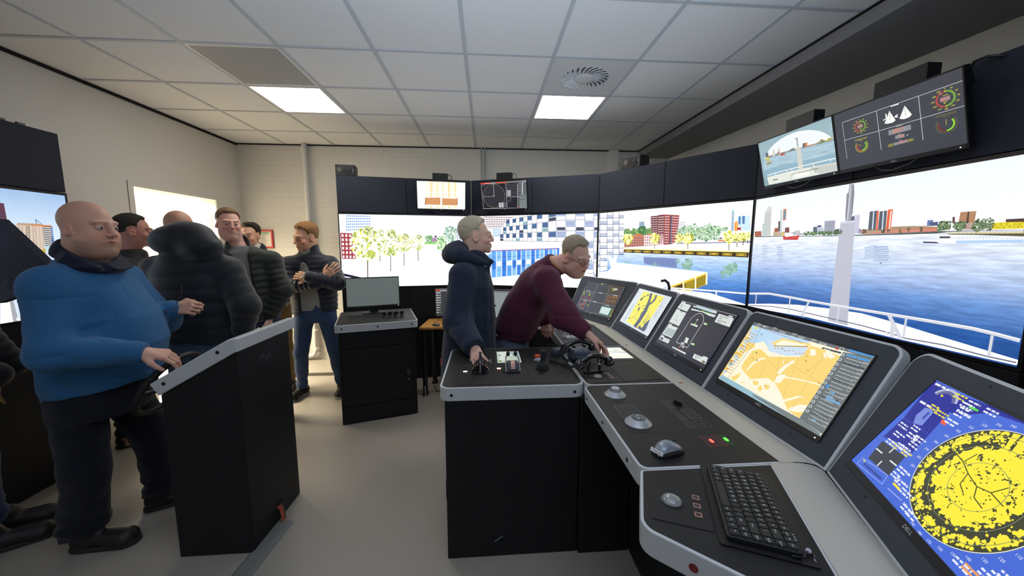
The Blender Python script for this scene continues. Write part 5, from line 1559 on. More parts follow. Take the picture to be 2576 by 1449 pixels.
B([(84,116,74),(110,140,80),(60,88,66)],4,22,0.35,206,597,536,15,12)
B([(84,116,74),(110,140,80),(60,88,66)],4,22,0.35,207,619,535,15,11)
B([(84,116,74),(110,140,80),(60,88,66)],4,22,0.35,208,641,534,14,11)
P(92,100,112,3,496,544,493,576,520,577,524,543)
P(206,210,224,3,525,537,520,581,547,581,566,568,567,535)
N(120,126,150,4,7,6,0.5,0.5,526,540,565,539,562,566,522,575)
S(50,50,110,4,0.01,523,579,547,579)
P(176,178,194,3,570,528,565,608,631,609,636,526)
N(92,96,116,4,9,16,0.55,0.55,572,532,633,530,630,604,568,604)
P(80,84,90,3,637,556,661,558,662,527,640,528)
B([(64,92,70),(90,112,80)],5,20,0.35,220,643,539,11,12)
B([(64,92,70),(90,112,80)],5,20,0.35,221,656,538,11,12)
B([(64,92,70),(90,112,80)],5,20,0.35,222,668,538,11,12)
P(206,204,224,3,720,623,738,628,768,630,771,525,731,526)
N(130,130,160,4,5,14,0.4,0.4,748,531,769,530,766,622,742,621)
P(92,96,120,4,723,598,741,601,738,624,720,621)
P(120,128,160,4,770,528,770,554,778,554,779,528)
P(66,70,84,4,818,542,816,640,851,642,855,542)
N(120,128,140,5,9,20,0.75,0.35,819,546,855,546,850,638,818,637)
S(200,220,230,6,0.006,840,545,836,640)
P(226,98,62,6,857,542,852,640,861,642,866,542)
P(66,70,84,4,866,540,864,636,898,638,901,540)
N(120,128,140,5,9,20,0.75,0.35,867,543,901,543,897,634,866,632)
S(200,220,230,6,0.006,887,542,883,635)
P(232,104,64,6,903,540,902,642,925,642,926,541)
N(190,72,50,7,4,18,0.5,0.4,904,543,924,542,923,639,904,639)
S(250,220,205,8,0.006,918,635,920,543)
P(176,150,120,4,779,525,785,541,816,546,928,556,1017,555,1111,546,1115,526,818,523)
P(196,92,64,5,818,525,927,539,1111,542,1113,526,833,524)
N(236,214,200,6,40,3,0.5,0.5,818,527,1113,527,1112,539,924,538)
N(140,110,90,6,24,2,0.6,0.5,930,543,1110,543,1070,555,942,553)
P(150,90,70,6,781,525,780,547,815,549,818,525)
N(224,210,200,7,7,3,0.5,0.5,781,526,818,527,816,546,780,544)
B([(60,72,52),(84,96,66)],8,20,0.4,230,801,538,8,11)
B([(60,72,52),(84,96,66)],8,20,0.4,231,893,535,7,10)
B([(60,72,52),(84,96,66)],8,20,0.4,232,920,537,7,10)
B([(60,72,52),(84,96,66)],8,20,0.4,233,1004,537,6,9)
B([(60,72,52),(84,96,66)],8,20,0.4,234,1055,537,6,9)
B([(60,72,52),(84,96,66)],8,20,0.4,235,970,533,6,10)
P(96,120,168,5,1072,559,1072,577,1093,578,1094,566,1112,569,1112,551,1073,552)
P(74,86,120,6,1084,551,1083,566,1112,569,1111,551)
S(90,60,60,5,0.008,1164,585,1166,558)
P(186,140,104,5,1182,565,1184,604,1234,604,1233,551,1186,554)
N(120,84,64,6,12,22,0.5,0.5,1185,557,1233,554,1233,601,1185,602)
P(74,60,60,7,1208,555,1208,603,1213,604,1215,555)
P(196,166,160,6,1204,528,1204,556,1234,557,1237,527)
N(130,100,104,7,8,5,0.5,0.5,1204,530,1236,529,1233,552,1205,552)
B([(64,90,60),(44,66,48),(92,116,76),(120,140,104)],8,80,0.22,240,1131,547,18,23)
B([(64,90,60),(44,66,48),(92,116,76),(120,140,104)],8,80,0.22,241,1152,549,10,20)
B([(64,90,60),(44,66,48),(92,116,76),(120,140,104)],8,80,0.22,242,1185,544,16,22)
B([(64,90,60),(44,66,48),(92,116,76),(120,140,104)],8,80,0.22,243,1199,548,11,19)
B([(64,90,60),(44,66,48),(92,116,76),(120,140,104)],8,80,0.22,244,1246,544,17,24)
B([(64,90,60),(44,66,48),(92,116,76),(120,140,104)],8,80,0.22,245,1262,548,10,21)
B([(64,90,60),(44,66,48),(92,116,76),(120,140,104)],8,80,0.22,246,1279,547,15,24)
P(72,50,46,5,1324,548,1323,564,1371,564,1373,545)
P(226,206,40,7,1288,527,1286,552,1317,553,1372,551,1375,526)
B([(246,232,60),(206,186,30),(160,146,30)],8,30,0.3,260,1293,540,5,11)
B([(246,232,60),(206,186,30),(160,146,30)],8,30,0.3,261,1301,540,5,11)
B([(246,232,60),(206,186,30),(160,146,30)],8,30,0.3,262,1308,540,5,11)
B([(246,232,60),(206,186,30),(160,146,30)],8,30,0.3,263,1316,540,5,11)
B([(246,232,60),(206,186,30),(160,146,30)],8,30,0.3,264,1323,540,5,11)
B([(246,232,60),(206,186,30),(160,146,30)],8,30,0.3,265,1330,540,5,10)
B([(246,232,60),(206,186,30),(160,146,30)],8,30,0.3,266,1338,540,5,10)
B([(246,232,60),(206,186,30),(160,146,30)],8,30,0.3,267,1345,540,5,10)
B([(246,232,60),(206,186,30),(160,146,30)],8,30,0.3,268,1352,540,5,10)
B([(246,232,60),(206,186,30),(160,146,30)],8,30,0.3,269,1359,540,5,10)
B([(246,232,60),(206,186,30),(160,146,30)],8,30,0.3,270,1366,540,5,10)
B([(246,232,60),(206,186,30),(160,146,30)],8,30,0.3,271,1373,540,5,10)
P(206,206,210,9,1114,516,1155,522,1375,523,1377,507,1156,511)
P(110,98,56,10,1155,510,1154,515,1377,510,1378,501)
N(70,58,40,11,16,1,0.8,0.5,1155,510,1378,501,1377,510,1154,515)
S(210,200,150,11,0.005,1154,515,1377,510)
P(238,242,250,9,1068,479,1072,488,1106,486,1132,493,1188,492,1379,493,1380,479,1190,477,1129,472,1070,474)
P(46,60,104,10,1069,474,1068,481,1117,479,1130,472)
P(250,250,252,10,1126,495,1126,504,1136,501,1165,500,1164,493)
S(60,60,64,11,0.008,1127,499,1164,498)
S(176,206,240,10,0.012,1185,477,1380,479)
N(150,150,160,11,20,1,0.2,0.8,1189,488,1379,488,1379,492,1188,492)
P(176,192,220,2,809,453,867,464,869,457,809,446)
P(176,192,220,2,812,444,872,454,873,447,812,437)
P(176,192,220,2,816,435,877,444,878,436,816,428)
P(176,192,220,2,810,426,873,433,874,426,810,420)
P(176,192,220,2,813,417,877,422,879,415,813,411)
P(176,192,220,2,816,408,882,412,883,405,816,402)
P(176,192,220,2,810,399,878,401,879,394,810,392)
P(166,184,216,2,857,457,921,461,922,453,857,449)
P(166,184,216,2,860,446,925,450,926,442,861,438)
P(166,184,216,2,864,434,929,439,930,432,864,427)
P(166,184,216,2,858,423,925,428,926,421,859,415)
P(166,184,216,2,862,412,929,418,930,410,862,404)
P(166,184,216,2,866,401,934,407,934,399,866,393)
P(166,184,216,2,860,390,930,396,930,388,861,382)
P(186,198,222,2,84,466,137,466,138,452,86,453)
P(186,198,222,2,92,447,144,446,145,432,93,434)
P(186,198,222,2,99,429,151,426,152,412,100,415)
P(186,198,222,2,89,410,142,406,143,392,90,396)
P(186,198,222,2,97,391,149,386,150,372,98,378)
P(186,198,222,2,104,372,156,366,157,352,105,359)
P(186,198,222,2,94,353,146,346,148,331,95,340)
P(176,190,220,2,223,456,275,456,275,445,225,445)
P(176,190,220,2,231,441,281,440,281,430,232,430)
P(176,190,220,2,238,426,287,425,288,414,239,415)
P(176,190,220,2,229,411,278,410,279,399,231,400)
P(176,190,220,2,236,396,284,394,285,384,238,386)
P(176,190,220,2,244,381,290,379,291,368,245,371)
P(176,190,220,2,235,366,281,363,282,352,237,356)
P(206,216,236,2,562,456,630,458,630,455,563,453)
P(206,216,236,2,567,452,634,454,634,451,567,450)
P(206,216,236,2,571,448,637,450,637,447,571,446)
P(206,216,236,2,564,444,630,445,630,442,564,442)
P(206,216,236,2,568,441,633,441,633,438,568,438)
P(206,216,236,2,572,437,637,437,637,434,572,434)
P(206,216,236,2,565,433,629,432,629,430,565,430)
P(90,100,120,3,892,375,901,376,901,369,894,370)
P(247,248,251,4,4,15,208,50,430,79,664,94,834,99,1007,82,1186,58,1431,27,1412,7,1015,6,514,13,-1,-10)
P(184,186,200,6,665,597,746,598,768,16,652,21)
P(206,208,220,7,665,597,746,598,746,588,666,586)
P(150,151,160,7,694,598,688,634,683,750,692,757,693,800,719,798,727,744,727,638,723,598)
S(196,198,206,8,0.008,704,601,702,793)
S(120,122,130,8,0.005,727,638,713,791)
S(120,122,130,8,0.005,697,608,692,749)
S(206,208,218,9,0.0155,9,96,200,121,391,120,524,117,653,117,832,118,973,119,1124,120,1278,119,1345,113,1413,104)
S(246,247,250,10,0.004,8,100,200,126,390,124,524,122,652,121,831,122,973,123,1124,124,1277,123,1345,117,1412,108)
S(110,112,130,9,0.0055,14,5,237,34,387,42,671,37,841,34,987,26,1040,17,1189,25,1334,17,1413,18)
S(206,208,218,9,0.009,79,102,79,14)
S(206,208,218,9,0.009,378,116,375,12)
S(206,208,218,9,0.009,710,115,708,15)
S(206,208,218,9,0.009,1041,118,1040,14)
S(206,208,218,9,0.009,1338,105,1337,11)
S(206,208,218,10,0.013,520,118,473,11)
S(206,208,218,10,0.012,495,71,493,9)
S(206,208,218,10,0.018,964,121,1030,10)
S(206,208,218,10,0.018,989,76,992,10)
S(206,208,218,10,0.008,966,31,974,15)
c.build('picture',par,M,1.12)
Q=0.001; par,M,w,h=PF['s0']; c=Canvas(w,h,(190,214,240),0.0005)
c.vgrad([(0,(244,246,248)),(.25,(250,251,253)),(.45,(240,245,250)),(.62,(206,224,244)),(.803,(140,178,222))])
c.rect(0,.30,.9,.52,(214,205,194),1)
c.grid([(0,.30),(.9,.30),(.9,.52),(0,.52)],22,9,.5,.5,(150,140,132),2)
P(98,52,70,2,1006,583,1037,717,1096,714,1099,588)
N(70,72,112,3,4,5,0.7,0.4,1050,588,1094,591,1089,663,1059,660)
P(226,220,214,4,1042,585,1102,591,1102,502,1039,501)
N(70,66,66,5,1,7,1,0.45,1032,502,1101,512,1101,585,1042,582)
P(206,184,164,4,1103,585,1140,590,1143,601,1219,598,1274,595,1261,427,1154,416,1101,512)
N(236,228,220,5,9,12,0.45,0.5,1109,481,1255,430,1268,590,1112,582)
N(76,64,60,6,2,14,0.6,0.55,1160,424,1187,423,1202,587,1184,586)
N(110,96,88,6,3,12,0.3,0.4,1125,481,1159,460,1166,580,1134,579)
N(110,96,88,6,2,12,0.3,0.4,1199,439,1220,436,1231,584,1216,583)
S(190,150,120,6,0.01,1142,596,1272,597)
P(226,140,80,6,1210,594,1318,597,1317,588,1209,586)
P(70,68,70,5,1268,590,1319,590,1316,466,1266,460)
N(226,222,218,6,1,9,1,0.55,1266,462,1315,469,1318,586,1268,586)
N(70,120,190,7,1,10,1,0.7,1304,472,1319,472,1321,586,1313,588)
S(120,140,170,5,0.006,1238,632,1238,596)
S(120,140,170,5,0.004,1238,629,1264,603)
P(206,172,74,6,1154,416,1197,423,1265,444,1263,410,1181,402)
P(196,196,200,6,1179,402,1267,414,1275,405,1184,385)
P(190,220,228,6,1266,460,1321,469,1318,449,1263,427)
S(250,250,250,8,0.012,1179,514,1178,380)
P(250,251,252,6,1016,200,1056,153,1052,60,1084,-10,1035,-16,990,-6)
P(170,172,178,7,1047,144,1063,147,1073,2,1048,-3)
S(240,240,244,8,0.012,1065,20,1084,-10)
c.build('picture',par,M,1.05)
Q=0.0002; par,M,w,h=PF['mA']; c=Canvas(w,h,(232,236,236))
P(252,250,244,1,476,1492,2160,1496,2198,-4,456,6)
S(244,206,120,2,0.004,499,1488,470,7)
S(255,244,214,2,0.01,562,1489,535,8)
S(252,236,190,2,0.007,625,1490,600,10)
S(250,226,160,2,0.004,688,1490,664,12)
S(238,190,96,2,0.01,752,1490,729,13)
S(244,206,120,2,0.007,814,1492,794,14)
S(255,244,214,2,0.004,878,1492,859,16)
S(252,236,190,2,0.01,942,1492,924,17)
S(250,226,160,2,0.007,1005,1493,990,18)
S(238,190,96,2,0.004,1069,1494,1054,20)
S(244,206,120,2,0.01,1132,1494,1120,22)
S(255,244,214,2,0.007,1196,1495,1186,23)
S(252,236,190,2,0.004,1260,1495,1251,24)
S(250,226,160,2,0.01,1325,1496,1316,26)
S(238,190,96,2,0.007,1388,1496,1383,28)
S(244,206,120,2,0.004,1453,1497,1448,29)
S(255,244,214,2,0.01,1517,1498,1514,30)
S(252,236,190,2,0.007,1582,1498,1580,32)
S(250,226,160,2,0.004,1646,1499,1646,33)
S(238,190,96,2,0.01,1710,1500,1713,34)
S(244,206,120,2,0.007,1776,1500,1779,36)
S(255,244,214,2,0.004,1840,1500,1846,38)
S(252,236,190,2,0.01,1905,1501,1912,39)
S(250,226,160,2,0.007,1970,1502,1978,40)
S(238,190,96,2,0.004,2035,1502,2045,42)
S(244,206,120,2,0.01,2100,1503,2112,44)
S(200,206,214,3,0.006,850,1492,782,38)
S(252,252,252,4,0.018,1327,1511,1304,26)
S(230,226,214,3,0.006,1785,1482,1842,669)
S(252,252,252,4,0.007,-14,896,2612,874)
P(252,252,252,3,177,216,213,550,285,624,2258,656,2406,540,2416,296,2332,172,271,171)
P(170,96,50,5,415,222,436,600,1260,623,1254,219)
N(232,180,126,6,22,1,0.45,1,415,222,1254,219,1260,623,436,600)
P(170,96,50,5,1342,211,1347,597,2184,592,2184,217)
N(232,180,126,6,22,1,0.45,1,1342,211,2184,217,2184,592,1347,597)
P(150,84,44,7,400,208,416,590,454,590,442,190)
P(150,84,44,7,2169,251,2174,640,2214,640,2214,232)
P(206,210,214,4,8,1488,452,1468,450,1432,6,1442)
c.build('picture',par,M,1.25)
Q=0.0002; par,M,w,h=PF['mB']; c=Canvas(w,h,(30,28,38))
P(120,120,126,2,7,1434,2633,1475,2638,1385,9,1349)
P(226,70,44,3,7,1434,642,1442,642,1377,10,1364)
P(226,84,44,3,896,1440,1551,1446,1546,1382,892,1384)
N(240,240,240,4,9,1,0.4,0.7,250,1376,866,1386,870,1432,256,1432)
N(240,240,240,4,5,1,0.5,0.6,2411,1404,2630,1412,2632,1458,2414,1450)
for k in range(1,8): c.ring(0.1498,0.1407,0.1276*k/7-.0006,0.1276*k/7+.0006,(150,150,150) if k<7 else (250,226,190),3,0,360,64)
S(220,222,226,4,0.003,749,704,763,1362)
S(240,230,220,4,0.0035,135,698,208,700)
S(240,230,220,4,0.0035,260,693,333,695)
S(240,230,220,4,0.0035,385,688,458,690)
S(240,230,220,4,0.0035,509,683,582,686)
S(240,230,220,4,0.0035,633,679,706,681)
c.disc(0.1479,0.1426,0.005,(255,236,190),5)
c.disc(0.2777,0.1566,0.003,(255,236,190),5)
S(190,190,196,4,0.003,34,1292,68,-10)
S(120,150,200,4,0.004,24,1283,284,1290)
P(120,120,128,4,988,341,1296,350,1286,62,976,62)
N(240,240,240,5,2,6,0.7,0.5,977,71,1276,72,1284,332,996,322)
P(84,84,92,3,1219,343,1448,345,1440,86,1214,74)
S(190,190,200,4,0.004,1480,1366,1468,47)
S(190,190,210,4,0.004,1458,630,2180,622)
P(190,190,194,4,1519,984,1734,984,1724,681,1512,675)
N(60,60,66,5,2,7,0.7,0.4,1514,689,1715,690,1723,966,1522,966)
N(150,150,156,4,1,9,1,0.1,1482,666,2173,669,2202,1332,1498,1338)
N(250,250,250,5,1,16,0.5,0.35,2036,31,2156,36,2202,1332,2103,1328)
for k in (.5,.8,1.1): c.ring(0.3126,0.1062,.033*k-.0006,.033*k+.0006,(170,160,150),3,-100,20,30)
P(120,128,130,3,2212,1355,2624,1404,2608,-10,2174,-12)
P(40,42,48,4,2230,1304,2620,1313,2618,1277,2228,1268)
P(236,236,236,5,2382,1324,2456,1326,2453,1284,2380,1284)
P(40,42,48,4,2224,1217,2616,1227,2614,1190,2222,1180)
P(236,236,236,5,2378,1238,2451,1239,2448,1198,2375,1196)
P(40,42,48,4,2220,1130,2612,1140,2610,1104,2218,1094)
P(236,236,236,5,2372,1151,2446,1152,2444,1111,2370,1110)
P(40,42,48,4,2214,1043,2607,1054,2605,1017,2212,1006)
P(236,236,236,5,2368,1064,2442,1066,2439,1024,2366,1022)
P(40,42,48,4,2210,956,2602,967,2600,930,2207,918)
P(236,236,236,5,2363,977,2437,979,2434,937,2361,935)
P(40,42,48,4,2204,867,2598,880,2596,842,2202,830)
P(236,236,236,5,2358,889,2432,891,2430,850,2356,848)
P(40,42,48,4,2199,780,2594,792,2592,755,2197,742)
P(236,236,236,5,2354,802,2428,803,2425,762,2351,760)
S(50,52,58,4,0.004,2212,662,2597,666)
S(50,52,58,4,0.004,2202,476,2588,480)
S(170,170,176,4,0.006,46,30,2608,-5)
P(230,100,50,5,2084,-9,2259,-4,2261,34,2086,29)
P(80,120,220,5,2008,-7,2084,-4,2086,29,2010,26)
c.build('picture',par,M,1.05)
Q=0.0002; par,M,w,h=PF['mC']; c=Canvas(w,h,(150,178,186))
c.vgrad([(0,(120,150,160)),(.15,(150,176,186)),(.24,(176,198,206)),(.296,(146,172,184))])
cx,cy=.275,.12; el=[(cx+.262*math.cos(t*.0654),cy+.162*math.sin(t*.0654)) for t in range(96)]
c.poly(el,(238,244,246),1)
c.rip=True
wl=[(x,min(y,0.1853+(x-0.0714)*-0.0289029)) for x,y in el]; c.poly(wl,(168,196,210),2)
c.rip=False
wl2=[(x,min(y,0.1853+(x-0.0714)*-0.0289029-.075)) for x,y in el]; c.poly(wl2,(140,176,194),3)
P(120,124,116,4,247,960,355,916,1500,889,2812,844,2816,872,1504,914,698,955,364,961)
P(206,208,200,5,525,900,588,1123,650,1127,628,903)
P(216,196,180,5,742,909,794,1103,854,1100,836,906)
P(150,80,60,6,724,906,759,1002,801,998,775,901)
P(206,60,56,6,838,865,862,907,1026,892,1028,858,852,848)
P(176,90,70,5,384,945,541,938,537,918,380,928)
P(120,124,116,5,1170,902,1190,945,1300,968,1390,970,1376,882)
P(104,100,96,5,1660,888,1688,1017,1840,1006,1830,884)
P(206,130,90,6,1740,888,1770,1013,1840,1006,1830,884)
P(190,130,96,5,1830,884,1870,916,2127,900,2122,871)
B([(90,110,60),(120,136,70)],6,40,0.4,1,2259,894,117,35)
P(176,124,96,6,2247,926,2260,971,2318,964,2316,907)
P(226,210,60,6,2388,887,2408,916,2589,911,2591,880)
P(90,60,70,7,2471,916,2480,931,2590,916,2586,894)
P(226,210,60,6,2599,890,2613,909,2745,894,2748,875)
P(92,110,120,4,230,965,264,1094,372,1080,354,934)
B([(226,216,50),(190,180,40)],5,20,0.4,2,309,891,82,49)
P(190,180,130,5,234,765,254,796,472,806,438,743,255,706)
P(120,104,50,6,238,716,448,752,433,720,252,688)
P(226,228,218,5,166,285,1008,298,1776,285,2840,228,2842,4,210,18)
P(196,200,194,6,1776,285,2840,228,2842,4,2089,30)
P(206,206,196,7,1450,960,1599,946,1596,256,1432,270)
P(170,172,166,7,1490,1208,1542,1206,1542,968,1484,978)
S(90,90,90,8,0.004,1458,1224,1543,1212)
S(246,248,240,8,0.005,214,342,548,362,1202,366,1930,362,2476,357,2808,331)
S(226,228,220,8,0.003,202,278,1189,288,1933,266,2808,206)
S(246,248,240,8,0.004,548,362,544,292)
S(246,248,240,8,0.004,1202,366,1138,100)
S(246,248,240,8,0.004,1930,362,1979,225)
S(246,248,240,8,0.004,2476,357,2476,283)
S(246,248,240,8,0.004,999,368,992,300)
S(120,122,116,8,0.004,1130,177,1173,189,2060,189,2074,167)
S(120,122,116,8,0.003,1130,177,1122,52)
S(120,122,116,8,0.003,1970,164,1992,65)
P(240,242,234,9,1252,187,1778,173,1778,50,1250,52)
P(70,74,70,8,412,159,608,152,602,124,406,130)
c.build('picture',par,M,1.05)
Q=0.0002; par,M,w,h=PF['mD']; c=Canvas(w,h,(58,61,72))
S(224,226,232,2,0.0018,207,1220,1048,1219,1902,1225,2754,1228)
S(224,226,232,2,0.0018,216,752,1056,738,1908,740,2753,744)
S(224,226,232,2,0.0014,207,1220,226,266)
S(224,226,232,2,0.0018,1048,1219,1067,278)
S(224,226,232,2,0.0018,1902,1225,1915,269)
S(60,130,250,3,0.004,2752,1474,2774,20)
def wind_dial(x,y,r,txt):
    for k in range(36):
        t=math.radians(90-10*k); col=(244,224,60) if k in (0,18) else ((150,214,50) if k<18 else (226,74,60))
        if k==33: col=(255,190,180)
        c.line(x+r*.78*math.cos(t),y+r*.78*math.sin(t),x+r*math.cos(t),y+r*math.sin(t),r*.085,col,4)
    for k in range(12):
        t=math.radians(90-30*k); c.text(str(30*k),x+r*1.27*math.cos(t),y+r*1.22*math.sin(t)-r*.09,r*.26,(240,226,50),4,'c')
    c.rect(x-r*.52,y-r*.26,x+r*.46,y+r*.24,(140,140,146),4)
    seven(txt,x-r*.46,y-r*.2,r*.24,r*.38,(250,110,90))
    c.text('WIND',x,y+r*.36,r*.2,(240,226,50),4,'c'); c.bars(x-r*.2,y-r*.42,r*.44,(240,226,50),4,2,r*.14,r*.06)
SEG={'0':'abcdef','1':'bc','2':'abged','3':'abgcd','4':'fgbc','5':'afgcd','6':'afgedc','7':'abc','8':'abcdefg','9':'abcdfg'}
def seven(t,x,y,w,h,col):
    th=w*.2
    for ch in t:
        if ch in '.:':
            c.rect(x-w*.12,y,x+w*.1,y+th,col,5)
            if ch==':': c.rect(x-w*.12,y+h*.6,x+w*.1,y+h*.6+th,col,5)
            x+=w*.2; continue
        P={'a':((0,h),(w,h)),'b':((w,h/2),(w,h)),'c':((w,0),(w,h/2)),'d':((0,0),(w,0)),'e':((0,0),(0,h/2)),'f':((0,h/2),(0,h)),'g':((0,h/2),(w,h/2))}
        for s in SEG[ch]:
            (a,b),(d,e)=P[s]; c.line(x+a*.8,y+b,x+d*.8,y+e,th,col,5)
        x+=w*1.22
def rudder_dial(x,y,r,needle,dim,nums):
    c.ring(x,y,r*.72,r*.90,(120,40,40) if dim else (196,56,50),4,150,270,30); c.ring(x,y,r*.72,r*.90,(140,226,40),4,-90,40,30); c.ring(x,y,r*.93,r*.95,(150,140,50),4,145,400,50)
    t=math.radians(needle); c.line(x+r*.7*math.cos(t),y+r*.7*math.sin(t),x-r*.05*math.cos(t),y-r*.05*math.sin(t),r*.05,(226,206,60),5)
    yc=(150,140,60) if dim else (240,226,50)
    for k in range(-9,10):
        t=math.radians(-90+14*k*.98); rr=r*1.13
        if nums: c.text(str(abs(5*k)),x+rr*math.cos(t),y+rr*math.sin(t)-r*.07,r*.19,yc,4,'c')
        else: c.line(x+r*1.04*math.cos(t),y+r*1.04*math.sin(t),x+r*1.2*math.cos(t),y+r*1.2*math.sin(t),r*.12,yc,4)
    c.text('RUDDER ANGLE',x,y+r*1.22,r*.30,yc,4,'c'); c.text('degrees',x,y+r*1.0,r*.2,yc,4,'c')
wind_dial(0.4707,0.1982,0.0335,'00.4')
wind_dial(0.1296,0.1971,0.0265,'01.8')
rudder_dial(0.4673,0.0945,.031,90,True,True)
rudder_dial(0.126,0.0984,.0265,140,False,False)
P(250,250,248,4,1635,1124,1756,882,1702,842,1602,832,1509,870)
S(60,62,70,5,0.0012,1638,1091,1634,899)
P(250,250,248,4,1322,1123,1432,864,1365,833,1258,842,1192,870,1254,965)
P(250,250,248,4,1176,965,1233,972,1232,1092,1260,1064,1263,962,1172,938)
P(250,250,248,4,1422,966,1499,992,1466,952,1495,915,1414,930)
S(60,62,70,5,0.0012,1325,1092,1320,902)
P(240,240,240,3,1354,1214,1522,1216,1522,1190,1356,1197)
P(140,144,148,3,1262,683,1717,676,1714,564,1258,568)
seven('089.7',0.2718,0.1184,.0095,.0155,(250,120,100))
c.text('HEADING',0.2979,0.1423,0.006,(240,240,240),4,'c')
P(140,144,148,3,1389,522,1578,518,1578,439,1388,441)
seven('0.2',0.2958,0.091,.007,.010,(250,120,100))
c.text('LOG',0.2958,0.1044,0.005,(240,240,240),4,'c')
P(240,240,240,4,1621,476,1650,476,1648,460,1620,460)
P(140,144,148,3,1351,367,1623,363,1621,307,1348,306)
seven('115527',0.2828,0.0651,.0058,.0085,(250,120,100))
c.text('TIME',0.2969,0.0759,0.005,(240,240,240),4,'c')
S(226,210,50,4,0.0014,1235,354,1338,354,1333,307,1230,307,1235,354)
P(226,210,50,4,1264,336,1306,342,1304,332,1263,322)
S(226,210,50,4,0.0014,1635,360,1736,356,1732,315,1631,318,1635,360)
P(226,210,50,4,1662,342,1707,345,1706,336,1660,329)
c.build('picture',par,M,1)
Q=0.0002; par,M,w,h=PF['w2']; c=Canvas(w,h,(222,230,236))
P(250,240,90,1,484,1516,2162,1519,2151,607,2202,72,580,108)
P(84,92,110,2,1060,1512,1247,1520,1363,1318,1512,1106,1580,880,1612,650,1609,343,1568,59,1298,85,1368,388,1313,618,1352,833,1304,1032,1222,1260)
P(84,92,110,2,1506,1498,1648,1508,1720,1346,1682,1204,1560,1064,1470,1114,1557,1232,1585,1372)
P(84,92,110,2,1656,83,1804,391,1828,480,1947,326,2127,602,2268,164,2202,72)
P(250,240,90,3,1736,240,1888,418,1989,238,1901,148)
P(84,92,110,2,590,1114,671,1272,766,1252,774,1118)
P(84,92,110,2,712,1297,795,1357,876,1335,798,1272)
P(84,92,110,2,903,1400,1004,1468,1058,1389,980,1352)
P(84,92,110,2,708,900,684,979,772,966,780,889)
P(84,92,110,2,906,706,880,808,954,894,1008,763,1013,679)
P(84,92,110,2,2002,1296,2064,1346,2108,1328,2050,1284)
P(84,92,110,2,2088,1408,2148,1458,2158,1427,2125,1396)
P(84,92,110,2,596,233,622,363,664,307)
S(84,92,110,2,0.003,986,723,1001,566,941,411,596,233)
S(84,92,110,2,0.002,901,384,1142,369,1514,354)
S(84,92,110,2,0.005,1088,928,1358,1014)
S(84,92,110,2,0.005,1198,837,1409,887)
S(84,92,110,2,0.005,1278,714,1364,542)
S(84,92,110,2,0.005,1828,480,1842,751)
S(84,92,110,2,0.005,1930,422,1978,698)
S(84,92,110,2,0.005,1482,826,1661,796)
S(84,92,110,2,0.005,1500,728,1638,683)
c.bars(-0,0.2852,.05,(150,168,184),2,3,.009,.003,0)
c.bars(-0.0033,0.2507,.05,(150,168,184),2,3,.009,.003,1)
c.bars(0.0498,0.1662,.05,(150,168,184),2,6,.009,.003,2)
c.bars(0.0456,0.1205,.05,(150,168,184),2,5,.009,.003,3)
c.bars(0.0526,0.0846,.05,(150,168,184),2,5,.009,.003,4)
c.bars(0.047,0.046,.05,(150,168,184),2,5,.009,.003,5)
c.bars(0.4431,0.299,.07,(170,182,194),2,8,.010,.003,9)
c.bars(0.4494,0.2358,.07,(170,182,194),2,9,.010,.003,10)
c.bars(0.4463,0.1706,.07,(170,182,194),2,5,.010,.003,11)
c.build('picture',par,M,0.95)
Q=0.0002; par,M,w,h=PF['w3']; c=Canvas(w,h,(52,52,62))
P(222,230,226,1,96,1519,647,1525,644,1286,53,1308)
P(222,230,226,1,92,1566,312,1562,323,1521,98,1524)
P(222,230,226,1,65,1236,646,1244,682,772,83,776)
P(222,230,226,1,64,1273,260,1277,277,1236,65,1236)
P(222,230,226,1,136,690,684,712,701,338,100,322)
P(222,230,226,1,129,732,320,736,326,702,136,690)
P(176,192,190,2,188,599,688,608,668,371,162,355)
P(222,230,226,1,103,242,670,272,692,137,102,122)
P(222,230,226,1,96,284,289,296,306,257,103,242)
P(70,74,84,2,154,219,316,223,319,150,166,148)
c.ring(0.0767,0.2026,.038,.0392,(110,116,120),2,0,360,40)
c.bars(0.0334,0.2896,.035,(90,94,100),3,3,.008,.003,305)
c.bars(0.0554,0.2086,.035,(90,94,100),3,2,.008,.003,255)
c.bars(0.0637,0.1887,.035,(90,94,100),3,2,.008,.003,245)
c.bars(0.0898,0.041,.035,(90,94,100),3,2,.008,.003,140)
P(222,230,226,1,758,1536,912,1534,924,1489,784,1496)
P(196,222,232,1,897,1573,1726,1564,1744,1482,935,1498)
N(90,100,110,2,8,1,0.1,0.9,947,1508,1735,1492,1734,1524,948,1528)
P(222,230,226,1,1709,1563,1874,1560,1899,1490,1740,1487)
P(222,230,226,1,761,1432,1832,1450,1918,1448,1916,1376,1682,1372,1325,1414,781,1377)
P(90,170,60,2,1332,1458,1702,1460,1694,1439,1331,1438)
c.disc(0.2642,0.2899,0.004,(230,220,60),3)
P(222,230,226,1,1997,1512,2598,1498,2631,1250,2020,1254)
P(222,230,226,1,2372,1550,2524,1546,2536,1507,2382,1513)
c.bars(0.417,0.289,.07,(80,84,92),2,1,.008,.0035,0)
c.bars(0.4188,0.2772,.07,(80,84,92),2,1,.008,.0035,1)
c.bars(0.4206,0.2653,.07,(80,84,92),2,1,.008,.0035,2)
c.bars(0.4197,0.2546,.07,(80,84,92),2,1,.008,.0035,3)
S(250,250,246,3,0.0024,1014,295,1021,1127,1110,1277,1232,1357,1374,1358,1533,1264,1605,1152,1616,288,1014,295)
P(222,230,226,2,1142,993,1488,1002,1493,944,1153,949)
P(150,220,60,3,1305,1001,1308,1062,1384,1021)
c.disc(0.2645,0.2303,0.0055,(250,250,250),3)
S(200,180,120,3,0.003,1316,1137,1340,1070)
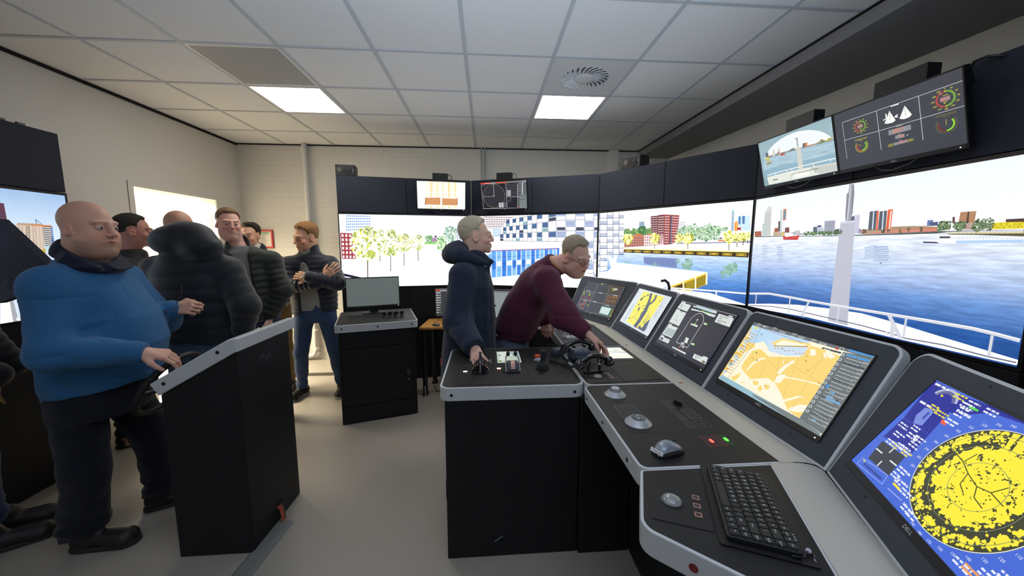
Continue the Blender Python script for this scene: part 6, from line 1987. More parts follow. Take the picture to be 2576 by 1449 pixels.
P(222,230,226,2,1659,1142,1773,1146,1792,1093,1679,1090)
P(140,214,60,3,1748,1164,1836,1124,1799,1076)
P(222,230,226,2,1662,472,1776,482,1796,430,1682,420)
P(140,214,60,3,1750,500,1840,464,1802,414)
P(222,230,226,2,1297,551,1455,555,1499,394,1339,390)
S(90,170,60,3,0.004,1331,494,1346,426)
c.disc(0.2656,0.092,0.003,(220,110,50),3)
S(240,240,236,3,0.006,1242,339,1407,341)
S(240,240,236,3,0.003,1257,378,1284,285)
S(240,240,236,3,0.003,1342,387,1397,288)
S(240,240,236,3,0.003,1330,293,1296,208)
c.disc(0.2595,0.0404,0.005,(226,90,50),3)
P(222,230,226,3,1375,268,1466,270,1476,228,1394,227)
P(222,230,226,2,979,124,1690,143,1709,92,990,86)
P(222,230,226,2,2017,232,2583,266,2618,118,2044,104)
P(222,230,226,2,2372,291,2561,305,2582,253,2390,242)
P(40,40,30,3,2444,172,2563,181,2574,132,2462,124)
S(226,220,60,4,0.002,2471,152,2547,151)
c.bars(0.4235,0.0386,.05,(90,94,100),3,1,.008,.0035,0)
c.bars(0.4257,0.0294,.05,(90,94,100),3,1,.008,.0035,1)
S(220,220,224,3,0.0018,79,1578,2650,1592)
S(110,130,220,3,0.0022,2650,1592,2650,64)
c.build('picture',par,M,0.95)
Q=0.0002; par,M,w,h=PF['w4']; c=Canvas(w,h,(254,246,218))
P(190,220,246,1,28,1583,1500,1528,1552,1355,1582,1220,1280,1097,852,1056,558,1220,320,1078,237,706,45,66,16,1545)
P(206,226,246,2,610,1301,1552,1398,1578,1204,1111,1068,801,1054)
P(250,216,122,2,753,1248,940,1417,1064,1424,1584,1481,1545,1410,891,1196)
P(252,248,226,3,856,1248,966,1378,1500,1440,1503,1412,937,1228)
S(180,140,60,3,0.004,854,1200,1548,1406)
P(250,216,122,2,399,628,432,928,584,1030,758,991,882,938,1512,1151,1584,1438,1866,1446,2197,1413,2182,795,2206,106,1928,117,1659,322,1378,486,1163,514,802,326,421,466)
P(250,216,122,3,154,1060,374,1112,434,1030,240,810)
P(250,216,122,3,74,752,134,948,265,750,214,628)
P(252,248,226,4,830,888,726,833,616,677,583,464,616,461,665,662,774,818,866,862)
P(252,248,226,4,1273,898,1254,996,1300,938)
P(252,248,226,4,1432,1048,1318,854,1274,684,1364,692,1406,860,1495,1042)
P(252,248,226,4,1620,1378,1716,1396,1791,1294,1696,1246)
P(252,248,226,4,1323,614,1389,702,1500,719,1474,530,1354,476)
P(252,248,226,4,1436,678,1791,758,2170,816,2178,793,1805,736,1442,647)
P(252,248,226,4,1722,252,1950,466,2078,474,1990,444,1766,230)
P(252,248,226,4,1928,117,1934,192,2064,329,2232,390,2219,248,2063,163)
P(252,248,226,4,1880,1382,1921,1396,2008,1290,1955,1298)
P(252,248,226,4,1866,1488,2120,1386,2068,1312,1958,1354)
P(252,248,226,3,531,376,858,350,1296,419,1626,306,1829,92,1470,169,856,252,331,154)
P(250,216,122,4,876,326,1030,362,1069,284,966,254)
P(250,216,122,4,1090,231,1126,326,1210,256,1192,186)
P(250,216,122,4,1182,368,1312,396,1332,298,1224,294)
P(250,216,122,4,647,224,704,200,680,156)
P(250,216,122,4,320,167,500,363,518,235,445,118)
P(250,216,122,4,710,449,878,423,797,307)
P(244,206,110,3,66,1312,74,752,45,66,-12,78,25,1477)
P(190,220,246,4,55,1327,159,1328,153,1272,49,1270)
S(200,150,60,5,0.0025,77,1320,283,1288)
P(250,240,200,4,52,1257,156,1258,151,1202,46,1198)
S(200,150,60,5,0.0025,74,1248,281,1220)
P(240,190,90,4,50,1186,154,1188,148,1131,44,1128)
S(200,150,60,5,0.0025,72,1178,278,1150)
P(190,220,246,4,48,1114,152,1118,146,1060,42,1056)
S(200,150,60,5,0.0025,70,1107,276,1081)
P(250,240,200,4,46,1043,150,1048,144,990,40,984)
S(200,150,60,5,0.0025,68,1036,274,1012)
P(240,190,90,4,43,972,148,978,142,920,37,913)
S(200,150,60,5,0.0025,65,965,272,942)
P(190,220,246,4,40,900,145,907,140,849,34,842)
S(200,150,60,5,0.0025,63,894,270,872)
P(250,240,200,4,38,828,143,836,137,778,32,770)
S(200,150,60,5,0.0025,60,822,268,803)
P(240,190,90,4,36,757,140,766,135,707,30,698)
S(200,150,60,5,0.0025,58,750,266,733)
P(190,220,246,4,34,685,138,694,132,636,27,626)
S(200,150,60,5,0.0025,56,679,264,663)
P(250,240,200,4,31,613,136,624,130,565,25,554)
S(200,150,60,5,0.0025,53,607,262,593)
P(240,190,90,4,28,541,134,552,128,494,22,482)
S(200,150,60,5,0.0025,51,536,259,523)
P(190,220,246,4,26,469,132,481,126,422,20,410)
S(200,150,60,5,0.0025,48,464,257,452)
P(250,240,200,4,24,396,129,410,123,350,18,337)
S(200,150,60,5,0.0025,46,391,254,382)
P(240,190,90,4,21,324,126,338,121,279,15,264)
S(200,150,60,5,0.0025,44,319,253,312)
P(190,220,246,4,18,252,124,266,118,208,12,192)
S(200,150,60,5,0.0025,41,246,250,241)
S(60,110,180,5,0.002,159,1512,286,1498)
S(190,130,50,5,0.002,264,1506,386,1494)
S(60,110,180,5,0.002,368,1499,484,1490)
S(190,130,50,5,0.002,468,1492,580,1487)
S(60,110,180,5,0.002,566,1486,673,1484)
S(190,130,50,5,0.002,662,1480,764,1480)
S(60,110,180,5,0.002,755,1474,854,1478)
S(190,130,50,5,0.002,846,1469,941,1474)
S(60,110,180,5,0.002,935,1463,1026,1472)
S(190,130,50,5,0.002,1022,1458,1110,1468)
S(60,110,180,5,0.002,1108,1452,1192,1466)
S(190,130,50,5,0.002,1192,1447,1272,1462)
S(60,110,180,5,0.002,1273,1442,1349,1460)
S(190,130,50,5,0.002,1352,1437,1426,1457)
S(190,140,60,5,0.0025,885,1156,940,1156)
S(190,140,60,5,0.0025,959,1184,1013,1183)
S(190,140,60,5,0.0025,1033,1212,1086,1210)
S(190,140,60,5,0.0025,1145,1178,1196,1177)
S(190,140,60,5,0.0025,1215,1205,1265,1204)
S(190,140,60,5,0.0025,1284,1232,1332,1230)
S(190,140,60,5,0.0025,1388,1198,1436,1198)
S(190,140,60,5,0.0025,1454,1224,1500,1223)
S(190,140,60,5,0.0025,1518,1250,1564,1248)
S(190,140,60,5,0.0025,1616,1218,1660,1216)
S(90,90,70,6,0.0015,268,1574,352,1088,253,-20)
S(190,170,100,5,0.0009,887,908,1005,446)
S(190,170,100,5,0.0009,1102,1080,1378,486)
S(190,170,100,5,0.0009,1512,1151,1700,284)
S(190,170,100,5,0.0009,1975,1306,1806,906)
S(190,170,100,5,0.0009,994,853,1348,716)
S(190,170,100,5,0.0009,1153,1006,2157,837)
S(190,170,100,5,0.0009,1907,1336,1982,34)
P(120,100,30,6,546,917,542,949,576,928,580,896)
P(120,100,30,6,670,763,666,795,699,774,704,743)
P(120,100,30,6,1673,1118,1669,1146,1696,1126,1698,1099)
P(30,30,30,6,44,497,39,531,82,515)
P(30,30,30,6,52,454,47,488,90,472)
P(30,30,30,6,112,428,107,461,150,446)
P(30,30,30,6,68,411,64,445,107,429)
P(30,30,30,6,388,1340,384,1372,423,1353)
c.bars(0.1031,0.1545,.02,(150,126,60),6,1,.008,.0022,0)
c.bars(0.3585,0.1942,.02,(150,126,60),6,1,.008,.0022,1)
c.bars(0.4236,0.1639,.02,(150,126,60),6,1,.008,.0022,2)
c.bars(0.2398,0.0688,.02,(150,126,60),6,1,.008,.0022,3)
c.bars(0.0355,0.2758,.02,(150,126,60),6,1,.008,.0022,4)
c.bars(0.2121,0.238,.02,(150,126,60),6,1,.008,.0022,5)
c.bars(0.4503,0.176,.02,(150,126,60),6,1,.008,.0022,6)
P(250,220,40,6,98,1444,170,1498,223,1478,140,1430)
P(104,112,116,7,0,1594,2685,1590,2662,1532,8,1500)
P(104,112,116,7,2191,1504,2672,1560,2663,52,2196,100)
P(150,190,206,7,14,-8,46,120,2253,93,2642,51,2683,-36)
P(120,130,132,8,1062,75,2246,102,2633,46,2656,-29,1122,42)
c.text('HDG',0.0272,0.3109,0.0095,(240,242,240),9,'l')
c.text('GYRO 1',0.0257,0.3022,0.006,(240,242,240),9,'l')
c.text('089.7°',0.0602,0.3057,0.012,(240,242,240),9,'l')
c.text('STW',0.1173,0.3129,0.0095,(240,242,240),9,'l')
c.text('LOG 1',0.1167,0.3035,0.006,(240,242,240),9,'l')
c.text('0.2 kn',0.1574,0.3044,0.012,(240,242,240),9,'l')
c.text('COG',0.2172,0.3114,0.0095,(240,242,240),9,'l')
c.text('GNSS 1',0.2174,0.3016,0.006,(240,242,240),9,'l')
c.text('152.8°',0.2478,0.3044,0.012,(240,242,240),9,'l')
c.text('SOG',0.3078,0.3107,0.0095,(240,242,240),9,'l')
c.text('GNSS 1',0.308,0.3015,0.006,(240,242,240),9,'l')
c.text('0.4 kn',0.3435,0.3047,0.012,(240,242,240),9,'l')
P(226,60,50,9,2044,1509,2047,1570,2102,1513)
c.ring(0.4291,0.3087,.0065,.0078,(240,240,240),9,0,360,24)
P(60,66,72,9,1818,1478,2176,1490,2176,1458,1814,1448)
c.bars(0.373,0.2897,.05,(230,232,230),10,1,.006,.003,3)
P(60,140,214,9,2268,1584,2656,1591,2658,1560,2270,1554)
S(110,190,250,10,0.0015,2268,1584,2656,1591,2658,1560,2270,1554,2268,1584)
P(60,140,214,9,2277,1489,2432,1493,2440,1463,2282,1460)
S(110,190,250,10,0.0015,2277,1489,2432,1493,2440,1463,2282,1460,2277,1489)
P(60,140,214,9,2461,1494,2636,1498,2642,1470,2467,1460)
S(110,190,250,10,0.0015,2461,1494,2636,1498,2642,1470,2467,1460,2461,1494)
c.bars(0.4598,0.2822,.085,(206,212,210),9,1,.006,.0024,20,.5)
c.bars(0.5148,0.2862,.05,(180,188,186),9,1,.006,.0022,60,.5)
P(64,70,76,8,2278,1344,2650,1339,2654,1312,2283,1314)
c.bars(0.4602,0.2685,.085,(206,212,210),9,1,.006,.0024,21,.5)
c.bars(0.5152,0.2725,.05,(180,188,186),9,1,.006,.0022,61,.5)
c.bars(0.4606,0.2547,.085,(206,212,210),9,1,.006,.0024,22,.5)
c.bars(0.5156,0.2587,.05,(180,188,186),9,1,.006,.0022,62,.5)
c.bars(0.461,0.2409,.085,(206,212,210),9,1,.006,.0024,23,.5)
c.bars(0.516,0.2449,.05,(180,188,186),9,1,.006,.0022,63,.5)
c.bars(0.4613,0.2272,.085,(206,212,210),9,1,.006,.0024,24,.5)
c.bars(0.5163,0.2312,.05,(180,188,186),9,1,.006,.0022,64,.5)
c.bars(0.4617,0.2134,.085,(206,212,210),9,1,.006,.0024,25,.5)
c.bars(0.5167,0.2174,.05,(180,188,186),9,1,.006,.0022,65,.5)
P(64,70,76,8,2287,998,2659,1014,2664,986,2292,969)
c.bars(0.4621,0.1996,.085,(206,212,210),9,1,.006,.0024,26,.5)
c.bars(0.5171,0.2036,.05,(180,188,186),9,1,.006,.0022,66,.5)
c.bars(0.4625,0.1858,.085,(206,212,210),9,1,.006,.0024,27,.5)
c.bars(0.5175,0.1898,.05,(180,188,186),9,1,.006,.0022,67,.5)
c.bars(0.4629,0.172,.085,(206,212,210),9,1,.006,.0024,28,.5)
c.bars(0.5179,0.176,.05,(180,188,186),9,1,.006,.0022,68,.5)
c.bars(0.4632,0.1581,.085,(206,212,210),9,1,.006,.0024,29,.5)
c.bars(0.5182,0.1621,.05,(180,188,186),9,1,.006,.0022,69,.5)
c.bars(0.4636,0.1443,.085,(206,212,210),9,1,.006,.0024,30,.5)
c.bars(0.5186,0.1483,.05,(180,188,186),9,1,.006,.0022,70,.5)
P(64,70,76,8,2297,652,2669,687,2674,660,2302,622)
c.bars(0.464,0.1304,.085,(206,212,210),9,1,.006,.0024,31,.5)
c.bars(0.519,0.1344,.05,(180,188,186),9,1,.006,.0022,71,.5)
c.bars(0.4644,0.1166,.085,(206,212,210),9,1,.006,.0024,32,.5)
c.bars(0.5194,0.1206,.05,(180,188,186),9,1,.006,.0022,72,.5)
c.bars(0.4648,0.1027,.085,(206,212,210),9,1,.006,.0024,33,.5)
c.bars(0.5198,0.1067,.05,(180,188,186),9,1,.006,.0022,73,.5)
c.bars(0.4652,0.0888,.085,(206,212,210),9,1,.006,.0024,34,.5)
c.bars(0.5202,0.0928,.05,(180,188,186),9,1,.006,.0022,74,.5)
c.bars(0.4655,0.0749,.085,(206,212,210),9,1,.006,.0024,35,.5)
c.bars(0.5205,0.0789,.05,(180,188,186),9,1,.006,.0022,75,.5)
P(64,70,76,8,2306,303,2678,359,2684,332,2312,274)
c.bars(0.4659,0.061,.085,(206,212,210),9,1,.006,.0024,36,.5)
c.bars(0.5209,0.065,.05,(180,188,186),9,1,.006,.0022,76,.5)
c.bars(0.4663,0.0471,.085,(206,212,210),9,1,.006,.0024,37,.5)
c.bars(0.5213,0.0511,.05,(180,188,186),9,1,.006,.0022,77,.5)
c.bars(0.4667,0.0332,.085,(206,212,210),9,1,.006,.0024,38,.5)
c.bars(0.5217,0.0372,.05,(180,188,186),9,1,.006,.0022,78,.5)
P(120,170,220,9,2386,771,2472,779,2478,752,2388,744)
P(120,170,220,9,2376,688,2485,698,2494,662,2386,654)
P(120,170,220,9,2382,640,2640,656,2646,621,2388,603)
P(120,170,220,9,2397,202,2462,214,2465,189,2402,178)
c.disc(0.4598,0.1655,0.006,(60,140,230),9)
c.disc(0.4439,0.2906,.0058,(220,226,224),9,12); c.disc(0.4439,0.2906,.0036,(90,98,102),10,8)
c.disc(0.4443,0.2712,.0058,(220,226,224),9,12); c.disc(0.4443,0.2712,.0036,(90,98,102),10,8)
c.disc(0.4447,0.2519,.0058,(220,226,224),9,12); c.disc(0.4447,0.2519,.0036,(90,98,102),10,8)
c.disc(0.4451,0.2325,.0058,(220,226,224),9,12); c.disc(0.4451,0.2325,.0036,(90,98,102),10,8)
c.disc(0.4454,0.213,.0058,(220,226,224),9,12); c.disc(0.4454,0.213,.0036,(90,98,102),10,8)
c.disc(0.4458,0.1936,.0058,(220,226,224),9,12); c.disc(0.4458,0.1936,.0036,(90,98,102),10,8)
c.disc(0.4462,0.1741,.0058,(220,226,224),9,12); c.disc(0.4462,0.1741,.0036,(90,98,102),10,8)
c.disc(0.4466,0.1546,.0058,(220,226,224),9,12); c.disc(0.4466,0.1546,.0036,(90,98,102),10,8)
c.disc(0.447,0.1351,.0058,(220,226,224),9,12); c.disc(0.447,0.1351,.0036,(90,98,102),10,8)
c.disc(0.4474,0.1155,.0058,(220,226,224),9,12); c.disc(0.4474,0.1155,.0036,(90,98,102),10,8)
c.disc(0.4478,0.0959,.0058,(220,226,224),9,12); c.disc(0.4478,0.0959,.0036,(90,98,102),10,8)
c.disc(0.4482,0.0763,.0058,(220,226,224),9,12); c.disc(0.4482,0.0763,.0036,(90,98,102),10,8)
c.disc(0.4486,0.0567,.0058,(220,226,224),9,12); c.disc(0.4486,0.0567,.0036,(90,98,102),10,8)
c.build('picture',par,M,1)
Q=.0002; par,M,w,h=PF['w5']; c=Canvas(w,h,(66,104,214))
P(18,32,150,1,-38,1558,509,1540,595,898,628,626,372,626,91,552,96,924)
S(60,80,200,2,0.0012,29,1230,574,1250)
S(60,80,200,2,0.0012,96,924,579,932)
P(18,32,150,1,509,1540,1232,1614,1285,1556,934,1512,656,1306,526,1294)
c.ring(0.0672,0.2698,.034,.041,(180,186,214),3,20,160,24); c.ring(0.0672,0.2698,.026,.033,(96,104,150),3,20,160,24)
P(240,230,60,4,268,1402,248,1444,302,1428)
P(120,140,220,3,216,1044,227,1190,338,1216,382,1178,414,973,284,936)
P(60,80,180,4,316,1058,315,1172,354,1162,361,1040)
c.bars(0.0077,0.3024,.05,(236,238,250),4,1,.01,.006,0,.8)
c.bars(0.017,0.2425,.05,(236,238,250),4,1,.01,.006,1,.8)
c.bars(0.0792,0.3047,.042,(236,220,60),5,2,.009,.0042,0,.6)
c.bars(0.0531,0.2513,.042,(236,220,60),5,2,.009,.0042,1,.6)
c.bars(0.0767,0.2467,.042,(236,220,60),5,2,.009,.0042,2,.6)
c.bars(0.0251,0.1692,.042,(232,236,250),5,2,.009,.0042,3,.6)
c.bars(0.0631,0.1819,.042,(232,236,250),5,2,.009,.0042,4,.6)
c.bars(0.0704,0.1604,.042,(232,236,250),5,2,.009,.0042,5,.6)
c.bars(0.0362,0.1423,.042,(232,236,250),5,2,.009,.0042,6,.6)
c.bars(0.0535,0.1151,.042,(236,220,60),5,2,.009,.0042,7,.6)
c.bars(0.0727,0.122,.042,(232,236,250),5,2,.009,.0042,8,.6)
c.bars(0.1,0.1172,.042,(236,220,60),5,2,.009,.0042,9,.6)
c.bars(0.0863,0.1241,.042,(232,236,250),5,2,.009,.0042,10,.6)
c.bars(0.0377,0.1138,.042,(232,236,250),5,2,.009,.0042,11,.6)
c.bars(0.1229,0.3025,.042,(232,236,250),5,2,.009,.0042,12,.6)
c.bars(0.1133,0.2931,.042,(232,236,250),5,2,.009,.0042,13,.6)
c.bars(0.1195,0.2797,.042,(232,236,250),5,2,.009,.0042,14,.6)
c.bars(0.1204,0.2676,.042,(232,236,250),5,2,.009,.0042,15,.6)
c.bars(0.171,0.3049,.042,(232,236,250),5,2,.009,.0042,16,.6)
c.bars(0.1197,0.2416,.042,(232,236,250),5,2,.009,.0042,17,.6)
c.bars(0.0964,0.1456,.042,(232,236,250),5,2,.009,.0042,18,.6)
c.bars(0.0934,0.1648,.042,(232,236,250),5,2,.009,.0042,19,.6)
c.bars(0.1318,0.0788,.042,(232,236,250),5,2,.009,.0042,20,.6)
c.bars(0.1306,0.0587,.042,(232,236,250),5,2,.009,.0042,21,.6)
c.bars(0.1525,0.0539,.042,(232,236,250),5,2,.009,.0042,22,.6)
c.bars(0.184,0.0448,.042,(232,236,250),5,2,.009,.0042,23,.6)
c.bars(0.22,0.0195,.042,(232,236,250),5,2,.009,.0042,24,.6)
c.bars(0.2407,0.0179,.042,(232,236,250),5,2,.009,.0042,25,.6)
c.bars(0.3815,0.0228,.042,(232,236,250),5,2,.009,.0042,26,.6)
c.bars(0.3997,0.0266,.042,(240,160,90),5,2,.009,.0042,27,.6)
c.bars(0.4086,0.0268,.042,(240,160,90),5,2,.009,.0042,28,.6)
c.bars(0.4224,0.0417,.042,(232,236,250),5,2,.009,.0042,29,.6)
c.bars(0.4349,0.0512,.042,(232,236,250),5,2,.009,.0042,30,.6)
c.bars(0.4438,0.0634,.042,(232,236,250),5,2,.009,.0042,31,.6)
P(90,220,60,4,682,1446,682,1475,806,1476,810,1451)
P(240,90,60,4,578,1122,551,1174,630,1180,656,1128)
P(50,54,64,3,198,196,143,502,602,536,650,219)
S(220,232,232,4,0.004,170,369,310,374)
S(220,232,232,4,0.004,383,440,380,544)
S(220,232,232,4,0.004,410,204,404,298)
S(220,232,232,4,0.004,486,374,624,380)
S(150,170,240,4,0.002,127,141,644,214,690,84,132,30,127,141)
S(40,44,90,4,0.004,235,112,240,80)
S(40,44,90,4,0.004,274,115,279,83)
S(40,44,90,4,0.004,312,118,317,86)
S(40,44,90,4,0.004,350,120,355,88)
S(40,44,90,4,0.004,387,122,392,91)
S(40,44,90,4,0.004,424,124,429,94)
S(40,44,90,4,0.004,460,127,465,96)
S(40,44,90,4,0.004,495,130,500,98)
S(40,44,90,4,0.004,531,132,536,101)
S(40,44,90,4,0.004,566,134,570,104)
S(40,44,90,4,0.004,600,136,604,106)
P(240,230,60,5,161,142,221,132,182,112)
S(250,226,60,5,0.006,787,196,925,192)
S(150,170,240,5,0.003,789,102,1051,118)
rx,ry_,rr=0.2986,0.1551,0.138
c.disc(rx,ry_,rr,(60,62,40),2,96); c.ring(rx,ry_,rr,rr*1.012,(240,240,200),4,0,360,96)
R_=random.Random(5)
for k in range(36):
    t=math.radians(10*k); c.text(str((10*k)%360).zfill(3),rx+rr*1.10*math.sin(t),ry_+rr*1.10*math.cos(t)-.003,.0085,(226,230,246),4,'c')
def echo(x,y,r,n,L,col=(252,236,60)):
    c.poly([(x+r*(.5+.8*R_.random())*math.cos(2*PI*i/n),y+r*(.5+.8*R_.random())*math.sin(2*PI*i/n)) for i in range(n)],col,L)
for k in range(2300):
    d=rr*.97*R_.random()**.62; t=R_.random()*2*PI
    if .66<d/rr<.80 and not (30<math.degrees(t)<110) and R_.random()<.86: continue
    echo(rx+d*math.cos(t),ry_+d*math.sin(t),.0016+.0035*R_.random()**1.5,5+k%3,3+k%2)
for k in range(330):
    d=rr*.64*R_.random()**.6; t=R_.random()*2*PI
    echo(rx+d*math.cos(t),ry_+d*math.sin(t),.005+.006*R_.random(),7,3)
for k in range(34):
    t=R_.random()*2*PI
    if .3<t<2.2: continue
    d=rr*(.86+.06*R_.random()); echo(rx+d*math.cos(t),ry_+d*math.sin(t),.006+.007*R_.random(),6,3)
for t0,t1 in ((50,64),(66,76),(78,84),(88,99),(101,107)):
    wedge_=[(rx+rr*.40*math.cos(math.radians((t0+t1)/2)),ry_+rr*.40*math.sin(math.radians((t0+t1)/2)))]+[(rx+rr*.985*math.cos(math.radians(t)),ry_+rr*.985*math.sin(math.radians(t))) for t in (t0,(t0+t1)/2,t1)]
    c.poly(wedge_,(252,236,60),4)
c.poly([(rx+rr*a*math.cos(math.radians(t)),ry_+rr*a*math.sin(math.radians(t))) for a,t in ((.55,40),(.80,30),(.82,50))],(60,62,40),5)
for q in ([(-.75,.25),(-.45,.18),(-.25,.08),(0,.0),(.2,.05),(.45,.0)],[(-.25,.08),(-.2,-.12),(-.05,-.2)],[(0,0),(.1,-.15),(.3,-.2)],[(-.45,.18),(-.4,.4)],[(.2,.05),(.3,.25)]):
    c.path([(rx+rr*a,ry_+rr*b) for a,b in q],.0022,(70,70,30),6)
for k in range(60):
    d=rr*.55*R_.random()**.7; t=R_.random()*2*PI; echo(rx+d*math.cos(t),ry_+d*math.sin(t),.0012+.0016*R_.random(),5,6,(70,70,30))
for f in (.40,.70,.90): c.ring(rx,ry_,rr*f,rr*f+.0012,(130,140,110),7,0,360,80)
c.build('picture',par,M,1)
Q=0.0002; par,M,w,h=PF['w1']; c=Canvas(w,h,(58,60,70))
S(206,206,206,2,0.0016,-35,1580,2726,1611,2854,73,160,-28,-35,1580)
S(206,206,206,2,0.0016,870,1565,1046,58)
S(206,206,206,2,0.0016,1804,1578,1960,352)
S(206,206,206,2,0.0016,69,1055,2763,1091)
S(206,206,206,2,0.0016,110,549,2744,593)
P(70,64,56,1,1570,1559,2730,1605,2757,1100,1838,1082)
P(66,58,50,1,1837,1046,2756,1080,2736,606,1866,563)
S(206,206,206,3,0.0016,18,989,420,995,490,550,136,553,18,989)
N(190,60,50,3,2,4,0.4,0.5,158,588,444,581,454,772,120,776)
N(220,226,50,3,1,3,0.6,0.7,136,802,284,808,226,962,98,960)
S(206,206,206,3,0.0016,505,995,833,1001,942,582,592,566,505,995)
N(190,60,50,3,2,4,0.4,0.5,612,599,898,613,888,790,590,786)
N(220,226,50,3,1,3,0.6,0.7,605,810,746,816,704,968,582,966)
S(206,206,206,3,0.0018,446,81,386,418,494,504,677,464,727,396,714,92,446,81)
c.disc(0.1121,0.083,0.009,(206,66,54),3)
c.disc(0.1088,0.0564,0.009,(206,66,54),3)
c.disc(0.1158,0.0317,0.009,(206,66,54),3)
c.disc(0.0572,0.0632,0.009,(206,66,54),3)
c.bars(0.1058,0.0651,.03,(214,210,70),3,1,.01,.008,218,.6)
c.bars(0.1657,0.0638,.03,(214,210,70),3,1,.01,.008,270,.6)
c.bars(0.0534,0.0447,.03,(214,210,70),3,1,.01,.008,160,.6)
c.bars(0.3995,0.2782,.03,(214,210,70),3,1,.01,.008,640,.6)
c.bars(0.4341,0.2612,.03,(214,210,70),3,1,.01,.008,665,.6)
c.bars(0.4123,0.2584,.03,(214,210,70),3,1,.01,.008,640,.6)
c.bars(0.2231,0.3032,.03,(214,210,70),3,1,.01,.008,480,.6)
P(210,214,200,3,2127,1425,2382,1432,2398,1349,2141,1344)
c.disc(0.5136,0.2561,0.005,(206,66,54),3)
c.ring(0.4652,0.1915,.013,.017,(236,150,50),3,-30,210,20); c.ring(0.4652,0.1915,.018,.020,(170,120,60),3,0,360,20)
c.ring(0.5071,0.1908,.013,.017,(236,150,50),3,-30,210,20); c.ring(0.5071,0.1908,.018,.020,(170,120,60),3,0,360,20)
c.ring(0.473,0.1508,.013,.017,(170,140,90),3,-30,210,20); c.ring(0.473,0.1508,.018,.020,(170,120,60),3,0,360,20)
c.ring(0.5122,0.1502,.013,.017,(170,140,90),3,-30,210,20); c.ring(0.5122,0.1502,.018,.020,(170,120,60),3,0,360,20)
c.ring(0.4113,0.187,.013,.017,(170,140,90),3,-30,210,20); c.ring(0.4113,0.187,.018,.020,(170,120,60),3,0,360,20)
c.ring(0.4238,0.1464,.013,.017,(170,140,90),3,-30,210,20); c.ring(0.4238,0.1464,.018,.020,(170,120,60),3,0,360,20)
c.bars(0.4178,0.1844,.02,(206,70,60),4,1,.01,.008,0,.6)
c.bars(0.4228,0.1406,.02,(206,70,60),4,1,.01,.008,1,.6)
P(120,220,190,3,1904,448,2579,461,2584,100,1935,98)
P(216,236,236,4,1936,432,2562,445,2556,115,1955,113)
P(92,100,44,3,2609,450,2753,452,2795,108,2670,117)
N(150,160,60,4,2,8,0.5,0.5,2684,124,2788,120,2745,437,2628,436)
P(236,226,50,5,2691,128,2782,129,2775,98,2682,99)
c.bars(0.2314,0.3139,.06,(230,232,232),4,1,.01,.006,495,.9)
c.bars(0.4237,0.3168,.06,(230,232,232),4,1,.01,.006,692,.9)
c.bars(0.0594,0.2091,.06,(230,232,232),4,1,.01,.006,270,.9)
c.bars(0.2544,0.212,.06,(230,232,232),4,1,.01,.006,450,.9)
c.bars(0.4592,0.2151,.06,(230,232,232),4,1,.01,.006,660,.9)
c.bars(0.0772,0.1067,.06,(230,232,232),4,1,.01,.006,220,.9)
c.bars(0.2281,0.1138,.06,(230,232,232),4,1,.01,.006,360,.9)
c.bars(0.4188,0.1032,.06,(230,232,232),4,1,.01,.006,540,.9)
S(90,110,220,4,0.002,2726,1611,2854,73)
c.build('picture',par,M,0.9)
Q=.0002; par,M,w,h=PF['tab']; c=Canvas(w,h,(196,214,196)); c.rect(.015,.02,.06,.217,(222,232,224)); c.rect(.055,.14,.10,.217,(244,246,250)); c.poly([(.07,.217),(.139,.217),(.139,.0),(.10,.12)],(176,196,190),2)
for y in (.02,.13): c.rect(.006,y,.026,y+.02,(120,120,50),3)
c.bars(.03,.02,.04,(110,120,110),3,2,.012,.005,1); c.build('picture',par,M,.85)
par,M,w,h=PF['ts']; c=Canvas(w,h,(238,236,222)); c.poly([(.0,.10),(.05,.12),(.10,.11),(.165,.09),(.165,.12),(.08,.14),(.0,.14)],(190,206,206),2); c.poly([(.06,.14),(.12,.13),(.15,.20),(.09,.21)],(226,230,222),2); c.grid([(.09,.12),(.16,.10),(.16,.20),(.10,.20)],4,5,.3,.5,(150,176,170),3); c.bars(.01,.2,.05,(220,120,90),3,3,.012,.004,4); c.line(0,.03,.165,.04,.004,(170,200,206),3); c.build('picture',par,M,1.1)
par,M,w,h=PF['mE']; c=Canvas(w,h,(60,62,66)); c.rect(0,h-.022,w,h,(150,152,156)); c.rect(0,h-.018,.05,h,(206,84,54),2); c.rect(w-.06,h-.018,w-.01,h,(206,84,54),2)
for k in range(9):
    c.rect(.002,h-.045-.028*k,.06,h-.03-.028*k,(150,154,158) if k<5 else (96,98,102),2); c.bars(.006,h-.04-.028*k,.05,(240,240,240),3,1,.01,.006,k)
c.build('picture',par,M,.9)
par,M,w,h=PF['mF']; c=Canvas(w,h,(150,160,160)); c.rect(0,h-.022,w,h,(60,62,66)); c.bars(.02,h-.016,.4,(230,232,232),3,1,.01,.006,2); c.rect(w*.55,h-.018,w*.72,h-.004,(214,84,54),3)
c.build('picture',par,M,.85)
def bezel_name(pic, size, dy, L=.0062):
    par,M,w,h=PF[pic]; c=Canvas(w,.05,None); c.step=.0004; c.text('DELL',0,0,size,(222,224,226),1,'c')
    me=bpy.data.meshes.new('maker_name'); me.from_pydata([(v[0],v[1],0) for v in c.v],[],c.f); me.materials.append(mat('pale_lettering',(222,224,226),.4))
    o=bpy.data.objects.new('maker_name',me); C.objects.link(o); o.parent=par; MM=M @ Matrix.Translation((w/2,dy,L)); o.matrix_basis=WM[par].inverted() @ MM
for p_ in ('mA','mB','mC','mD'): bezel_name(p_,.012,-.0145,.0028)
for p_ in ('w1','w2','w3','w4','w5'): bezel_name(p_,.0135,-.016,.0026)
